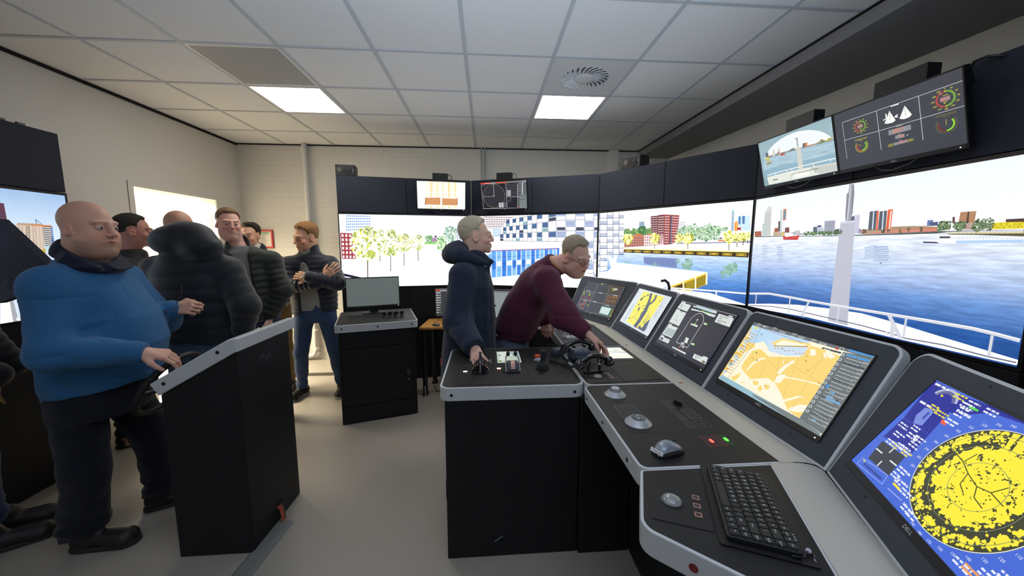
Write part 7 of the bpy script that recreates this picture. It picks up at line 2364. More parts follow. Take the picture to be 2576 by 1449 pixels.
# ------------------------------------------------------------------ people: soft blended volumes turned into surfaces
def nv(v): v = np.array(v, float); return v/np.linalg.norm(v)
def smin(a, b, k):
    if k <= 0: return np.minimum(a, b)
    h = np.clip(.5+.5*(b-a)/k, 0, 1); return b*(1-h)+a*h-k*h*(1-h)
def wob(X, Y, Z, f, seed):
    """soft irregular waves for folds"""
    R = random.Random(seed); o = 0
    for i in range(5):
        a = [R.uniform(-1, 1) for _ in range(3)]; n = math.sqrt(sum(q*q for q in a)); s = f*(.6+.35*i)/n
        o = o+np.sin((X*a[0]+Y*a[1]+Z*a[2])*s+R.uniform(0, 6)+1.3*np.sin((X*a[1]-Z*a[0]+Y*a[2])*s*.6+i))/(1+.5*i)
    return o*.4
def crease(X, Y, Z, f, seed):
    """narrow valleys between soft bulges"""
    return .5-np.clip(1-np.abs(wob(X, Y, Z, f, seed))*2.2, 0, 1)**2
class Vol:
    def __init__(s, prims, h, disp=None, pad=.03):
        B = [s.bounds(p) for p in prims if p[0] not in ('cut', 'sub', 'subc')]
        s.lo = np.min([b[0] for b in B], 0)-pad; hi = np.max([b[1] for b in B], 0)+pad
        s.h = h; s.n = np.ceil((hi-s.lo)/h).astype(int)+1; s.d = np.full(s.n, .4, np.float32)
        for p in prims: s.put(p)
        if disp:
            X, Y, Z, sl = s.block(s.lo, hi); near = np.abs(s.d) < .05
            s.d = np.where(near, s.d-disp(X, Y, Z), s.d)
    def bounds(s, p):
        if p[0] == 'cone': r = max(p[3], p[4])+.03; return np.minimum(p[1], p[2])-r, np.maximum(p[1], p[2])+r
        if p[0] == 'ell': r = max(p[2]); return np.array(p[1])-r, np.array(p[1])+r
        if p[0] == 'loft': r = max(max(q[1:]) for q in p[4])+.02; return np.minimum(p[1], p[2])-r, np.maximum(p[1], p[2])+r
    def block(s, lo, hi):
        i0 = np.maximum(0, np.floor((np.array(lo)-s.lo)/s.h).astype(int)); i1 = np.minimum(s.n, np.ceil((np.array(hi)-s.lo)/s.h).astype(int)+1)
        ax = [s.lo[k]+s.h*np.arange(i0[k], i1[k], dtype=np.float32) for k in range(3)]
        return ax[0][:,None,None], ax[1][None,:,None], ax[2][None,None,:], tuple(slice(i0[k], i1[k]) for k in range(3))
    def put(s, p):
        t = p[0]
        if t == 'cut':                       # remove what lies beyond a plane
            X, Y, Z, sl = s.block(s.lo, s.lo+s.n*s.h); n = nv(p[2]); o = p[1]
            s.d = np.maximum(s.d, (X-o[0])*n[0]+(Y-o[1])*n[1]+(Z-o[2])*n[2]); return
        k = p[3] if t in ('ell', 'sub') else p[5]
        lo, hi = s.bounds(({'sub': 'ell', 'subc': 'cone'}.get(t, t),)+tuple(p[1:]))
        m = k+2*s.h
        X, Y, Z, sl = s.block(lo-m, hi+m)
        if X.size == 0 or Y.size == 0 or Z.size == 0: return
        if t in ('cone', 'subc'):
            a, b, ra, rb = np.array(p[1], float), np.array(p[2], float), p[3], p[4]; ab = b-a; L2 = max(1e-9, ab@ab)
            dx, dy, dz = X-a[0], Y-a[1], Z-a[2]
            u = np.clip((dx*ab[0]+dy*ab[1]+dz*ab[2])/L2, 0, 1)
            r = ra+(rb-ra)*u
            if len(p) > 6 and p[6]:
                am, per = p[6]; r = r+am*(np.abs(np.sin(PI*u*math.sqrt(L2)/per))**.7-.5)
            f = np.sqrt((dx-u*ab[0])**2+(dy-u*ab[1])**2+(dz-u*ab[2])**2)-r
        elif t in ('ell', 'sub'):
            c, r = p[1], p[2]; dx, dy, dz = X-c[0], Y-c[1], Z-c[2]
            if len(p) > 4 and p[4] is not None:
                A = p[4]; dx, dy, dz = [dx*A[i][0]+dy*A[i][1]+dz*A[i][2] for i in range(3)]
            k0 = np.sqrt((dx/r[0])**2+(dy/r[1])**2+(dz/r[2])**2); k1 = np.sqrt((dx/r[0]**2)**2+(dy/r[1]**2)**2+(dz/r[2]**2)**2)+1e-6
            f = k0*(k0-1)/k1
        else:
            A, B, R, S = np.array(p[1], float), np.array(p[2], float), nv(p[3]), p[4]; L = np.linalg.norm(B-A); ax = (B-A)/L
            R = nv(R-ax*(R@ax)); F = np.cross(ax, R)
            dx, dy, dz = X-A[0], Y-A[1], Z-A[2]
            u = (dx*ax[0]+dy*ax[1]+dz*ax[2])/L; x = dx*R[0]+dy*R[1]+dz*R[2]; y = dx*F[0]+dy*F[1]+dz*F[2]
            ts = [q[0] for q in S]; w, df, db = [np.interp(u, ts, [q[i] for q in S]) for i in (1, 2, 3)]
            if len(p) > 6 and p[6]:
                am, per = p[6]; e = am*(np.abs(np.sin(PI*u*L/per))**.7-.5); w = w+e; df = df+e; db = db+e
            dd = np.where(y > 0, df, db)
            e = (np.abs(x/w)**2.4+np.abs(y/dd)**2.4)**(1/2.4)
            f = (e-1)*np.minimum(w, dd)*.95
            f = np.maximum(f, np.maximum(-u*L, (u-1)*L-.0))
        cur = s.d[sl]
        if t in ('sub', 'subc'):
            h = np.clip(.5-.5*(cur+f)/max(k, 1e-6), 0, 1) if k > 0 else None
            s.d[sl] = np.maximum(cur, -f) if k <= 0 else cur*(1-h)-f*h+k*h*(1-h)
        else: s.d[sl] = smin(cur, f, k)
    def mesh(s):
        d = s.d; ins = d < 0; n = s.n
        cnt = sum(ins[i:n[0]-1+i, j:n[1]-1+j, k:n[2]-1+k].astype(np.int8) for i in (0,1) for j in (0,1) for k in (0,1))
        act = np.argwhere((cnt > 0) & (cnt < 8))
        idx = np.full(n-1, -1, np.int64); idx[tuple(act.T)] = np.arange(len(act))
        cv = {}
        for i in (0,1):
            for j in (0,1):
                for k in (0,1): cv[i,j,k] = d[act[:,0]+i, act[:,1]+j, act[:,2]+k]
        acc = np.zeros((len(act), 3)); c = np.zeros(len(act))
        for a in cv:
            for ax in range(3):
                if a[ax]: continue
                b = list(a); b[ax] = 1; b = tuple(b); va, vb = cv[a], cv[b]; m = (va < 0) != (vb < 0)
                t = np.where(m, va/np.where(m, va-vb, 1), 0)
                pt = np.tile(np.array(a, float), (len(act), 1)); pt[:,ax] += t
                acc += np.where(m[:,None], pt, 0); c += m
        V = s.lo+s.h*(act+acc/c[:,None])
        F = []
        for ax in range(3):
            o1, o2 = (ax+1) % 3, (ax+2) % 3
            a = [slice(None)]*3; b = [slice(None)]*3; a[ax] = slice(0, -1); b[ax] = slice(1, None)
            ia, ib = ins[tuple(a)], ins[tuple(b)]; e = np.argwhere(ia != ib)
            e = e[(e[:,o1] > 0) & (e[:,o2] > 0) & (e[:,o1] < n[o1]-1) & (e[:,o2] < n[o2]-1)]
            q = []
            for da, db in ((-1,-1),(0,-1),(0,0),(-1,0)):
                g = e.copy(); g[:,o1] += da; g[:,o2] += db; q.append(idx[tuple(g.T)])
            q = np.stack(q, 1); fl = ia[tuple(e.T)]; q[~fl] = q[~fl][:, ::-1]
            F.append(q)
        F = np.concatenate(F); return V, F[(F >= 0).all(1)]

def link(name, V, F, m, parent, cols=None):
    me = bpy.data.meshes.new(name); M = np.array(WM[parent].inverted()) if parent is not None else np.eye(4)
    V = np.asarray(V)@M[:3,:3].T+M[:3,3]
    me.from_pydata(V.tolist(), [], F.tolist() if hasattr(F, 'tolist') else F)
    me.polygons.foreach_set('use_smooth', [True]*len(me.polygons)); me.materials.append(m)
    if cols is not None:
        at = me.color_attributes.new('Col', 'FLOAT_COLOR', 'POINT'); at.data.foreach_set('color', np.c_[cols, np.ones(len(cols))].astype(np.float32).ravel())
    me.update(); o = bpy.data.objects.new(name, me); C.objects.link(o)
    if parent is not None: o.parent = parent; WM[o] = WM[parent]
    return o
def cloth(name, rgb, rough=.85, weave=700, bump=.25, var=.10, sheen=.15):
    m = mat(name, rgb, rough, var=var, vscale=weave*.5, bump=bump, bscale=weave, spec=.25)
    m.node_tree.nodes['Principled BSDF'].inputs['Sheen Weight'].default_value = sheen; return m
SKIN = bpy.data.materials.new('skin'); SKIN.use_nodes = True
_b = SKIN.node_tree.nodes['Principled BSDF']; _a = SKIN.node_tree.nodes.new('ShaderNodeAttribute'); _a.attribute_name = 'Col'
SKIN.node_tree.links.new(_a.outputs['Color'], _b.inputs['Base Color']); _b.inputs['Roughness'].default_value = .5; _b.inputs['Subsurface Weight'].default_value = .08
_b.inputs['Subsurface Radius'].default_value = (.01, .004, .002); _b.inputs['Specular IOR Level'].default_value = .35

def head_axes(f, tilt=0):
    """columns: right, forward, up"""
    f = nv(f); r = nv(np.cross(f, (0, 0, 1))); u = np.cross(r, f)
    c, s = math.cos(tilt), math.sin(tilt); return np.stack([r*c+u*s, f, u*c-r*s], 1)
def make_head(c, A, sc, neck, skin, h=.0026, fat=0., smile=0., stubble=0., brow=(96,72,52), eyes_open=1., neck_r=.058, age=.3, iris=(70,84,90), ears=1.):
    """head with face; A: head axes, neck: world point at the base of the neck"""
    nk = (np.array(neck)-c)@A/sc
    P = [('ell', (0,-.020,.036), (.077,.097,.088), 0), ('ell', (0,.018,-.022), (.066+.006*fat,.072,.088), .03), ('ell', (0,.030,-.072), (.052+.016*fat,.054+.006*fat,.044+.01*fat), .03),
         ('ell', (0,.081,-.099), (.022,.016,.017), .02)]
    if fat: P += [('ell', (0,.030,-.118), (.062,.058,.034), .035), ('ell', (.045,.030,-.07), (.035,.045,.045), .03), ('ell', (-.045,.030,-.07), (.035,.045,.045), .03)]
    for s in (-1, 1):
        P += [('ell', (s*.040,.062,-.034-.0+.004*smile), (.024+.003*smile,.022+.004*smile,.023), .018), ('cone', (s*.012,.086,.022), (s*.046,.076,.025), .0105, .009, .016)]
    for s in (-1, 1): P.append(('sub', (s*.032,.1070,.003), (.017,.0145,.0125), .012))
    P += [('cone', (0,.0925,.020), (0,.1095,-.026), .0090, .0112, .012), ('ell', (0,.1095,-.030), (.0125,.0112,.0102), .008)]
    for s in (-1, 1): P.append(('ell', (s*.0125,.102,-.034), (.0085,.010,.0080), .006))
    w = .021+.008*smile; z = -.064+.006*smile
    P += [('ell', (0,.076,-.066), (.034,.026,.024), .015)]
    for s in (-1, 1):
        P += [('cone', (0,.0980,-.0610), (s*w,.0850,z), .0050, .0028, .006), ('cone', (0,.0965,-.0725), (s*w,.0845,z-.003), .0060, .0030, .006)]
        P.append(('subc', (0,.1045,-.0668), (s*(w+.003),.0890,z-.0012), .0024, .0018, .002))
    for s in (-1, 1):    # eyelids over the ball, nasolabial crease, ear
        P += [('ell', (s*.032,.0810,.002), (.0145,.0112,.0108), .007)]
        P.append(('subc', (s*.027,.093,-.034), (s*(w+.012),.084,-.062), .0012+.0014*smile, .0012, .006))
        if age > .5: P.append(('subc', (s*.020,.0985,-.011), (s*.040,.085,-.017), .0014, .0012, .005))
        if ears:
            E = np.array([[.94,.0,.34*s],[0,.98,.18],[-.34*s,-.18,.92]])
            P += [('ell', (s*.080,-.008,-.008), (.0085,.021,.033), .006, E), ('ell', (s*.076,.002,-.030), (.008,.012,.012), .006), ('sub', (s*.089,-.003,-.004), (.006,.011,.018), .004)]
    P += [('cone', (0,-.030,-.060), tuple(nk), neck_r+.004*fat, neck_r*1.08+.01*fat, .035)]
    for s in (-1, 1): P.append(('sub', (s*.032,.0965,.0010), (.0136,.0115,.0014+.0040*eyes_open), .0012))
    v = Vol(P, h, pad=.012)
    V, F = v.mesh(); x, y, z_ = V.T; ax = np.abs(x)
    sk = np.array(lin(skin)); col = np.tile(sk, (len(V), 1)); R = np.random.RandomState(7)
    def blend(mask, c2): 
        nonlocal col; mk = np.clip(mask, 0, 1)[:,None]; col = col*(1-mk)+np.array(lin(c2))*mk
    rd = (min(255, skin[0]+4), skin[1]*.82, skin[2]*.78)
    blend(.55*np.exp(-((ax-.045)/.022)**2-((z_+.035)/.022)**2)*(y > .03), rd); blend(.5*np.exp(-(x/.014)**2-((z_+.034)/.016)**2)*(y > .095), rd)
    blend(.5*np.exp(-((ax-.084)/.008)**2-((z_+.008)/.03)**2-((y+.006)/.02)**2), rd)
    if stubble:
        jaw = np.clip((-.045-z_)/.025, 0, 1)*np.clip((y+.02)/.05, 0, 1)*(z_ > -.15); jaw = np.maximum(jaw, np.exp(-((z_+.050)/.008)**2)*(y > .07)*(ax < .03))
        blend(stubble*jaw*(.6+.5*R.rand(len(V))), (skin[0]*.62, skin[1]*.60, skin[2]*.58))
    lip = np.exp(-(ax/(w*1.05))**4-((z_-(-.0668+(z+.0668)*(ax/w)**2))/.0080)**4)*(y > .08); blend(.75*lip, (skin[0]*.86, skin[1]*.58, skin[2]*.55))
    blend(.9*lip*np.exp(-((z_-(-.0668+(z+.0668)*(ax/w)**2))/.0018)**2), (80,36,34) if smile < .8 else (225,214,200))
    bz = .0225+.004*np.sin(np.clip((ax-.012)/.04, 0, 1)*PI); blend(.8*np.exp(-((z_-bz)/.0042)**2)*(ax > .010)*(ax < .052)*(y > .05)*(.7+.4*R.rand(len(V))), brow)
    W = V*sc; W = W@A.T+c
    # eyeballs with iris, part of the same mesh
    vs, fs, cs = [W], [F], [col]; off = len(W)
    if eyes_open > .3:
        for s in (-1, 1):
            q = MB(); q.ball((0,0,0), .0119, 20, 16); bv = np.array(q.v)@np.array([[1,0,0],[0,0,1],[0,-1,0]]).T   # pole to the front
            bc = np.tile(np.array(lin((186,178,170))), (len(bv), 1)); rr = np.hypot(bv[:,0], bv[:,2]); fr = bv[:,1] > 0
            bc[(rr < .0062) & fr] = lin(iris); bc[(rr < .0030) & fr] = lin((12,10,10))
            W2 = (bv+np.array((s*.032,.0808,.001)))*sc@A.T+c; vs.append(W2); cs.append(bc)
            for f_ in q.f: fs.append(np.array([[f_[i]+off for i in ((0,1,2,2) if len(f_) == 3 else (0,1,2,3))]]))
            off += len(bv)
    return vs, fs, cs
def make_hair(c, A, sc, parent, rgb, h=.003, front=.062, top=.012, side=.004, low=-.05, tex=.0022, name='hair', rough=.65, recede=.012):
    """short hair whose thickness fades out at hairline, temples, ears and nape"""
    v = Vol([('ell', (0,-.020,.036), (.077,.097,.088), 0), ('ell', (0,.005,-.022), (.068,.072,.075), .03)], h, pad=.045); X, Y, Z, sl = v.block(v.lo, v.lo+v.n*v.h); aX = np.abs(X)
    s1 = .75*(Z-.088)+(front-Y)*.75-recede*np.exp(-((aX-.045)/.02)**2)                       # forehead
    s1 = np.maximum(s1, np.minimum(.030-Y, np.minimum(Z+.012, aX-.062)))                    # sideburns
    s2 = (np.sqrt(((Y+.006)/.030)**2+((Z+.010)/.040)**2)-1)*.03+np.where(aX < .05, 1, 0)      # ears
    s3 = Z-low+.25*(Y+.09)                                                                  # nape
    mk = np.clip(np.minimum(np.minimum(s1, s2), s3)/.018, 0, 1)
    th = side+(top-side)*np.clip((Z-.02)/.075, 0, 1)+.18*top*np.clip((Y-.02)/.06, 0, 1)*np.clip((Z-.06)/.03, 0, 1)
    st = .8*wob(X, Y*.35, Z*.5, 520, 3)+.6*wob(X, Y*.6, Z, 1000, 5)
    v.d = np.where(v.d < .05, v.d-(th+tex*st)*mk+.004*(1-mk), v.d)
    V, F = v.mesh(); return link(name, V*sc@A.T+c, F, mat(name+'_%d_%d' % (rgb[0], rgb[2]), rgb, rough, var=.35, vscale=300, bump=.8, bscale=500), parent)
def make_hand(w, d, up, thumb, skin, fore=None, curl=(.3,.35,.4,.45), spread=.10, sc=1.0, tcurl=.3, h=.0023, flat=1.0):
    """w wrist, d along the hand, up the back of the hand, thumb +1/-1 side; curl per finger in radians per joint"""
    d = nv(d); up = nv(np.array(up)-d*np.dot(up, d)); s = np.cross(d, up)*thumb; w = np.array(w, float)
    L = lambda a, b, c_: tuple(w+sc*(d*a+s*b+up*c_))
    P = [('cone', fore if fore is not None else L(-.06,0,0), L(.005,0,0), .027*sc, .025*sc, 0), ('cone', L(.0,.012,0), L(.05,.02,.002), .017*sc, .016*sc, .015)]
    kb = ((.088,.030),(.093,.009),(.088,-.012),(.078,-.031)); ln = ((.042,.026,.021),(.046,.030,.022),(.043,.028,.021),(.034,.021,.019)); rad = (.0095,.0098,.0092,.0080)
    for (a, b) in kb: P.append(('cone', L(.012,b*.55,0), L(a,b,.001), .0155*sc, .0118*sc, .012*sc))
    for i in range(4):
        p = np.array((kb[i][0], kb[i][1], 0.)); ang = 0; sp = spread*(1.2-.8*i)
        for j in range(3):
            ang += curl[i]*(1.0, 1.25, .8)[j]; q = p+np.array((math.cos(ang)*math.cos(sp), math.cos(ang)*math.sin(sp), -math.sin(ang)))*ln[i][j]
            P.append(('cone', L(*p), L(*q), rad[i]*sc*(1-.07*j), rad[i]*sc*(.92-.09*j), .004*sc)); p = q
    t0, t1 = np.array((.018,.026,-.006)), np.array((.052,.056,-.014)); u = nv(np.array((.75,.55-.9*tcurl,-.25-.5*tcurl)))
    t2 = t1+u*.030; t3 = t2+nv(u+np.array((.25,-.5*tcurl,-.1)))*.024
    P += [('cone', L(*t0), L(*t1), .0165*sc, .0125*sc, .012*sc), ('cone', L(*t1), L(*t2), .0118*sc, .0105*sc, .006*sc), ('cone', L(*t2), L(*t3), .0102*sc, .0085*sc, .004*sc)]
    V, F = Vol(P, h, pad=.01).mesh()
    R = np.random.RandomState(3); rel = (V-w)@np.stack([d, s, up], 1)/sc
    col = np.tile(np.array(lin(skin)), (len(V), 1))*(1-.10*np.exp(-((rel[:,0]-.09)/.012)**2)[:,None]*(rel[:,2] > 0)[:,None]*np.array((.3,1,1)))*(1+.05*(R.rand(len(V),1)-.5))
    return [V], [F], [col]
def make_shoe(name, parent, heel, toe, m, sole, hgt=.10, w=.045):
    heel, toe = np.array(heel, float), np.array(toe, float); d = toe-heel; L = np.linalg.norm(d); d /= L; s = np.cross(d, (0,0,1))
    p = lambda a, b, z: tuple(heel+d*a*L+s*b+np.array((0,0,z)))
    P = [('ell', p(.2,0,.055), (w*.95,w*.95,.05), 0), ('cone', p(.16,0,.05), p(.82,0,.038), w*.86, w*.92, .03), ('cone', p(.18,0,.06), p(.30,0,hgt), .042, .042, .03), ('ell', p(.80,0,.030), (w*1.02,w*1.02,.036), .03), ('cut', (0,0,.012), (0,0,-1))]
    V, F = Vol(P, .005).mesh(); o = link(name, V, F, m, parent)
    P = [('cone', p(.13,0,.006), p(.85,0,.006), w*.98, w*1.0, 0), ('cut', (0,0,.024), (0,0,1)), ('cut', (0,0,.001), (0,0,-1))]
    V, F = Vol(P, .005).mesh(); link('sole', V, F, sole, o)
    q = MB()
    for i in range(4): q.tube([p(.40+.08*i,-.022,.082-.009*i), p(.42+.08*i,0,.094-.010*i), p(.40+.08*i,.022,.082-.009*i)], .0028, 6)
    q.build('laces', mat('dark_laces', (70,70,72), .8), o, smooth=True)
    return o
def trousers(parent, m, A, B, R, hip, legs, fold=.006, name='trousers', h=.008, seed=2):
    """A crotch-level point, B waist, legs: list of (hip, knee, ankle, r_hip, r_knee, r_ankle)"""
    P = [('loft', A, B, R, hip, .05)]
    for a, k, n, ra, rk, rn in legs: P += [('cone', a, k, ra, rk, .03), ('cone', k, n, rk, rn, .02)]
    for a, k, n, ra, rk, rn in legs:
        n = np.array(n); P.append(('ell', tuple(n+(0,0,.05)), (rn*1.12,rn*1.12,.035), .02)); P.append(('ell', tuple(n+(0,0,.12)), (rn*1.06,rn*1.06,.03), .02))
    zc = min(l[2][2] for l in legs); P.append(('cut', (0,0,zc), (0,0,-1)))
    V, F = Vol(P, h, lambda X, Y, Z: fold*wob(X, Y, Z*1.3, 38, seed)*(.6+.9*np.exp(-(Z-.15)**2/.02)) ).mesh(); return link(name, V, F, m, parent)
def core(A, B, R, sec, arms, legs, skin):
    """the body under the clothes, one continuous surface"""
    P = [('loft', A, B, R, [(t, w*.80, f*.80, b*.80) for t, w, f, b in sec], 0)]
    for S_, E_, W_ in arms: P += [('cone', S_, E_, .046, .038, .03), ('cone', E_, W_, .038, .024, .02)]
    for a, k, n in legs: P += [('cone', a, k, .066, .046, .05), ('cone', k, n, .046, .036, .02), ('cone', n, (n[0],n[1],.04), .036, .036, .02)]
    V, F = Vol(P, .011).mesh(); return [V], [F], [np.tile(np.array(lin(skin)), (len(V), 1))]
def body(root, pieces):
    vs = []; fs = []; cs = []; o = 0
    for v, f, c in pieces:
        base = o
        for a, b in zip(v, c): vs.append(a); cs.append(b); o += len(a)
        fs += [q+base for q in f]
    F = np.concatenate(fs); F = [tuple(dict.fromkeys(r)) for r in F.tolist()]
    V = np.concatenate(vs); M = np.array(WM[root].inverted()) if root else np.eye(4)
    return V, F, np.concatenate(cs)
def person(label, foot, pieces):
    """the body is the top-level mesh; clothing and hair become its children"""
    V, F, Cc = body(None, pieces); off = np.array((foot[0], foot[1], 0.))
    o = link('person', V-off, F, SKIN, None, Cc); o.location = off.tolist(); WM[o] = Matrix.Translation(off.tolist()); tag(o, label, 'person'); return o
def glasses(parent, c, A, sc, rim=(70,60,48), name='glasses'):
    q = MB(); g = lambda x, y, z: tuple(np.array((x, y, z))*sc@A.T+c)
    for s in (-1, 1):
        q.tube([g(s*.033+.021*math.cos(t)*(1 if abs(math.cos(t)) < .9 else .98), .105-.10*(.021*math.cos(t)*s+.0)-.004*abs(math.cos(t)), -.004+.015*math.sin(t)) for t in [2*PI*i/24 for i in range(24)]], .0011, 6, closed=True)
        q.tube([g(s*.054,.100,.004), g(s*.072,.07,.008), g(s*.083,.0,.006), g(s*.082,-.02,-.006)], .0013, 6)
    q.tube([g(-.012,.108,.002), g(0,.112,.005), g(.012,.108,.002)], .0012, 6)
    o = q.build(name, mat('bronze_wire', rim, .3, metal=.8), parent, smooth=True)
    q = MB()
    for s in (-1, 1): q.add([g(s*.033+.020*math.cos(t), .105-.004*abs(math.cos(t)), -.004+.0145*math.sin(t)) for t in [2*PI*i/20 for i in range(20)]], [tuple(range(20))])
    q.build('lens', mat('clear_lens', (255,255,255), .05, trans=1.0, alpha=.25), o)
# ------------------------------------------------------------------ the nine people
DSH = mat('black_shoe_leather', (28,27,27), .5, bump=.2, bscale=300); SOLE = mat('dark_sole', (40,39,38), .7); PALESOLE = mat('pale_sole', (150,145,135), .7)
def garment(name, m, prims, parent, h=.007, disp=None): V, F = Vol(prims, h, disp).mesh(); return link(name, V, F, m, parent)
def sleeves(arms, radii, k=.03, rip=None):
    P = []; mid = (np.array(arms[0][0])+np.array(arms[1][0]))/2+np.array((0,0,.035))
    for (S_, E_, W_), (a, b, c_) in zip(arms, radii):
        S2 = np.array(S_)*.93+mid*.07+np.array((0,0,-.012)); P += [('cone', tuple(mid), tuple(S2), .066, a*.80, .05), ('cone', tuple(S2), E_, a*.88, b, k+.015, rip), ('cone', E_, W_, b, c_, k*.8, rip)]
    return P
BASE = (206,158,138)

# --- bald man in the blue sweater, one hand on the wheel
A, B, R = (-2.055,1.98,.78), (-2.03,1.975,1.50), (.2,-.98,0)
sec = [(0,.19,.215,.165),(.2,.212,.27,.17),(.42,.225,.292,.172),(.62,.222,.25,.165),(.82,.195,.17,.14),(.93,.14,.12,.11),(1,.10,.09,.09)]
arms = [((-2.005,1.775,1.405),(-1.95,1.715,1.10),(-1.665,1.80,1.070)), ((-2.06,2.185,1.405),(-1.97,2.30,1.13),(-1.845,2.215,1.205))]
legs = [((-2.07,1.89,.80),(-2.065,1.875,.46),(-2.115,1.882,.09)), ((-2.05,2.08,.80),(-1.96,2.14,.46),(-1.985,2.175,.09))]
hc = np.array((-1.975,1.960,1.668)); HA = head_axes((.985,-.06,-.03)); sk = (224,174,152)
ro = person('bald heavy man in a blue sweater with his hand on the steering wheel', (-2.05,2.0), [core(A, B, R, sec, arms, legs, sk),
    make_head(hc, HA, 1.06, (-2.03,1.975,1.49), sk, fat=1., stubble=.55, age=.8, brow=(150,116,96), neck_r=.066, eyes_open=.7),
    make_hand((-1.655,1.805,1.067), (.93,.33,-.28), (.18,-.25,.95), 1, sk, fore=(-1.74,1.78,1.07), curl=(.42,.5,.55,.6), spread=.10, sc=1.02, tcurl=.5),
    make_hand((-1.835,2.212,1.208), (.98,.10,.10), (-.1,-.80,.45), -1, sk, fore=(-1.90,2.25,1.18), curl=(.75,.9,.95,1.0), spread=.03, tcurl=.7)])
BLUE = cloth('blue_sweater_knit', (48,104,152), bump=.3, weave=600)
garment('sweater', BLUE, [('loft', A, B, R, sec, 0)]+sleeves(arms, [(.092,.080,.056),(.09,.076,.055)], .045)+
    [('cut', (-2.24,1.9,.812), (.16,0,-1)), ('ell', (-2.025,1.975,1.48), (.10,.11,.05), .05), ('sub', (-1.965,1.955,1.56), (.095,.085,.10), .01), ('cut', (-1.665+.012,1.80+.004,1.07), (.94,.30,-.05))], ro, .007,
    lambda X, Y, Z: .006*wob(X, Y, Z, 17, 4)+.012*crease(X*.7, Y, Z*1.5, 20, 8)*np.exp(-((X+1.90)**2+(Y-1.75)**2+(Z-1.12)**2)/.035)+.008*crease(X*.5, Y, Z*1.6, 22, 9)*np.exp(-((Z-.87)/.09)**2)+.009*crease(X, Y, Z, 18, 10)*np.exp(-((X+1.90)**2+(Y-1.80)**2+(Z-1.30)**2)/.03)-.004*np.exp(-(((Z-1.345+.05*(X+2))/.006)**2))*(Y < 1.85))
garment('cuff', BLUE, [('cone', (-1.68,1.795,1.071), (-1.645,1.808,1.067), .050, .047, 0), ('cut', (-1.645,1.808,1.067), (.93,.33,-.1)), ('cut', (-1.685,1.795,1.07), (-.93,-.33,.1))], ro, .005)
NAVY = cloth('navy_polo_collar', (28,32,52), bump=.2)
garment('collar', NAVY, [('cone', (-2.05,1.975,1.535), (-2.01,1.972,1.50), .100, .128, 0), ('ell', (-1.96,1.965,1.475), (.125,.125,.030), .03), ('cut', (-2.0,1.97,1.552), tuple(nv((.62,-.02,1)))), ('cut', (-2.0,1.97,1.486), tuple(nv((-.45,0,-1)))), ('sub', (-1.985,1.97,1.56), (.078,.080,.12), .004), ('subc', (-1.93,1.93,1.56), (-1.83,1.905,1.42), .012, .034, .004)], ro, .0045)
trousers(ro, cloth('dark_navy_denim', (22,25,36), bump=.3, weave=900), (-2.06,1.98,.72), (-2.05,1.98,.93), R, [(0,.185,.19,.155),(1,.20,.235,.165)],
    [(legs[0][0],legs[0][1],legs[0][2],.108,.092,.088), (legs[1][0],legs[1][1],legs[1][2],.108,.088,.08)], .008, seed=3)
make_shoe('shoe', ro, (-2.165,1.870,0), (-1.88,1.892,0), DSH, SOLE, .11, .052); make_shoe('shoe', ro, (-2.05,2.135,0), (-1.80,2.26,0), DSH, SOLE, .11, .05)
q = MB(); q.tube([tuple(np.array((-1.592,1.822,1.052))+.0105*(math.cos(t)*np.array((0,.96,.28))+math.sin(t)*np.array((.2,-.25,.94)))) for t in [2*PI*i/20 for i in range(20)]], .0018, 6, closed=True)
q.build('ring', mat('gold', (226,176,80), .2, metal=1), ro, smooth=True)
# glasses held in his left hand
t = thing('eyeglasses', 'folding eyeglasses held in the bald man\'s left hand', 'eyeglasses', (-1.80,2.16,1.19))
q = MB()
for cx in (-1.845, -1.795): q.tube([(cx+.021*math.cos(a),2.142+.006*math.cos(a),1.207+.3*(cx+1.82)+.013*math.sin(a)) for a in [2*PI*i/20 for i in range(20)]], .0016, 6, closed=True)
q.tube([(-1.825,2.14,1.208),(-1.817,2.14,1.211),(-1.815,2.142,1.212)], .0014, 6); q.build('front_frame', mat('red_brown_frame', (110,60,50), .35, metal=.4), t, smooth=True)
q = MB(); q.tube([(-1.772,2.15,1.22),(-1.768,2.16,1.262),(-1.752,2.17,1.29),(-1.745,2.175,1.325),(-1.749,2.178,1.355)], .0018, 6); q.build('temple', mat('plum_frame', (96,60,84), .35), t, smooth=True)
q = MB(); q.tube([(-1.868,2.15,1.195),(-1.84,2.165,1.195),(-1.80,2.18,1.20)], .0018, 6); q.build('temple', mat('plum_frame', (96,60,84), .35), t, smooth=True)

# --- man cut off by the left edge
A, B, R = (-2.63,1.85,.80), (-2.62,1.85,1.50), (.55,-.83,0); sec = [(0,.20,.15,.15),(.4,.20,.15,.15),(.8,.20,.13,.13),(1,.09,.08,.08)]
arms = [((-2.52,1.69,1.42),(-2.47,1.72,1.12),(-2.40,1.86,.95)), ((-2.74,2.02,1.42),(-2.72,2.06,1.12),(-2.62,2.12,.92))]
legs = [((-2.60,1.77,.82),(-2.58,1.78,.46),(-2.60,1.80,.09)), ((-2.68,1.94,.82),(-2.68,1.96,.46),(-2.69,1.97,.09))]
ro = person('person cut off by the left edge, only a dark padded sleeve and a shoe showing', (-2.62,1.85), [core(A, B, R, sec, arms, legs, BASE), make_head(np.array((-2.60,1.87,1.66)), head_axes((.85,.52,0)), 1, B, BASE, h=.004)])
JB = cloth('black_padded_nylon', (30,30,33), .6, bump=.2)
garment('jacket', JB, [('loft', A, B, R, sec, 0, (.007,.055))]+sleeves(arms, [(.085,.08,.06),(.085,.08,.055)], .03, (.007,.05))+[('cut', (-2.6,1.85,.80), (0,0,-1))], ro, .008)
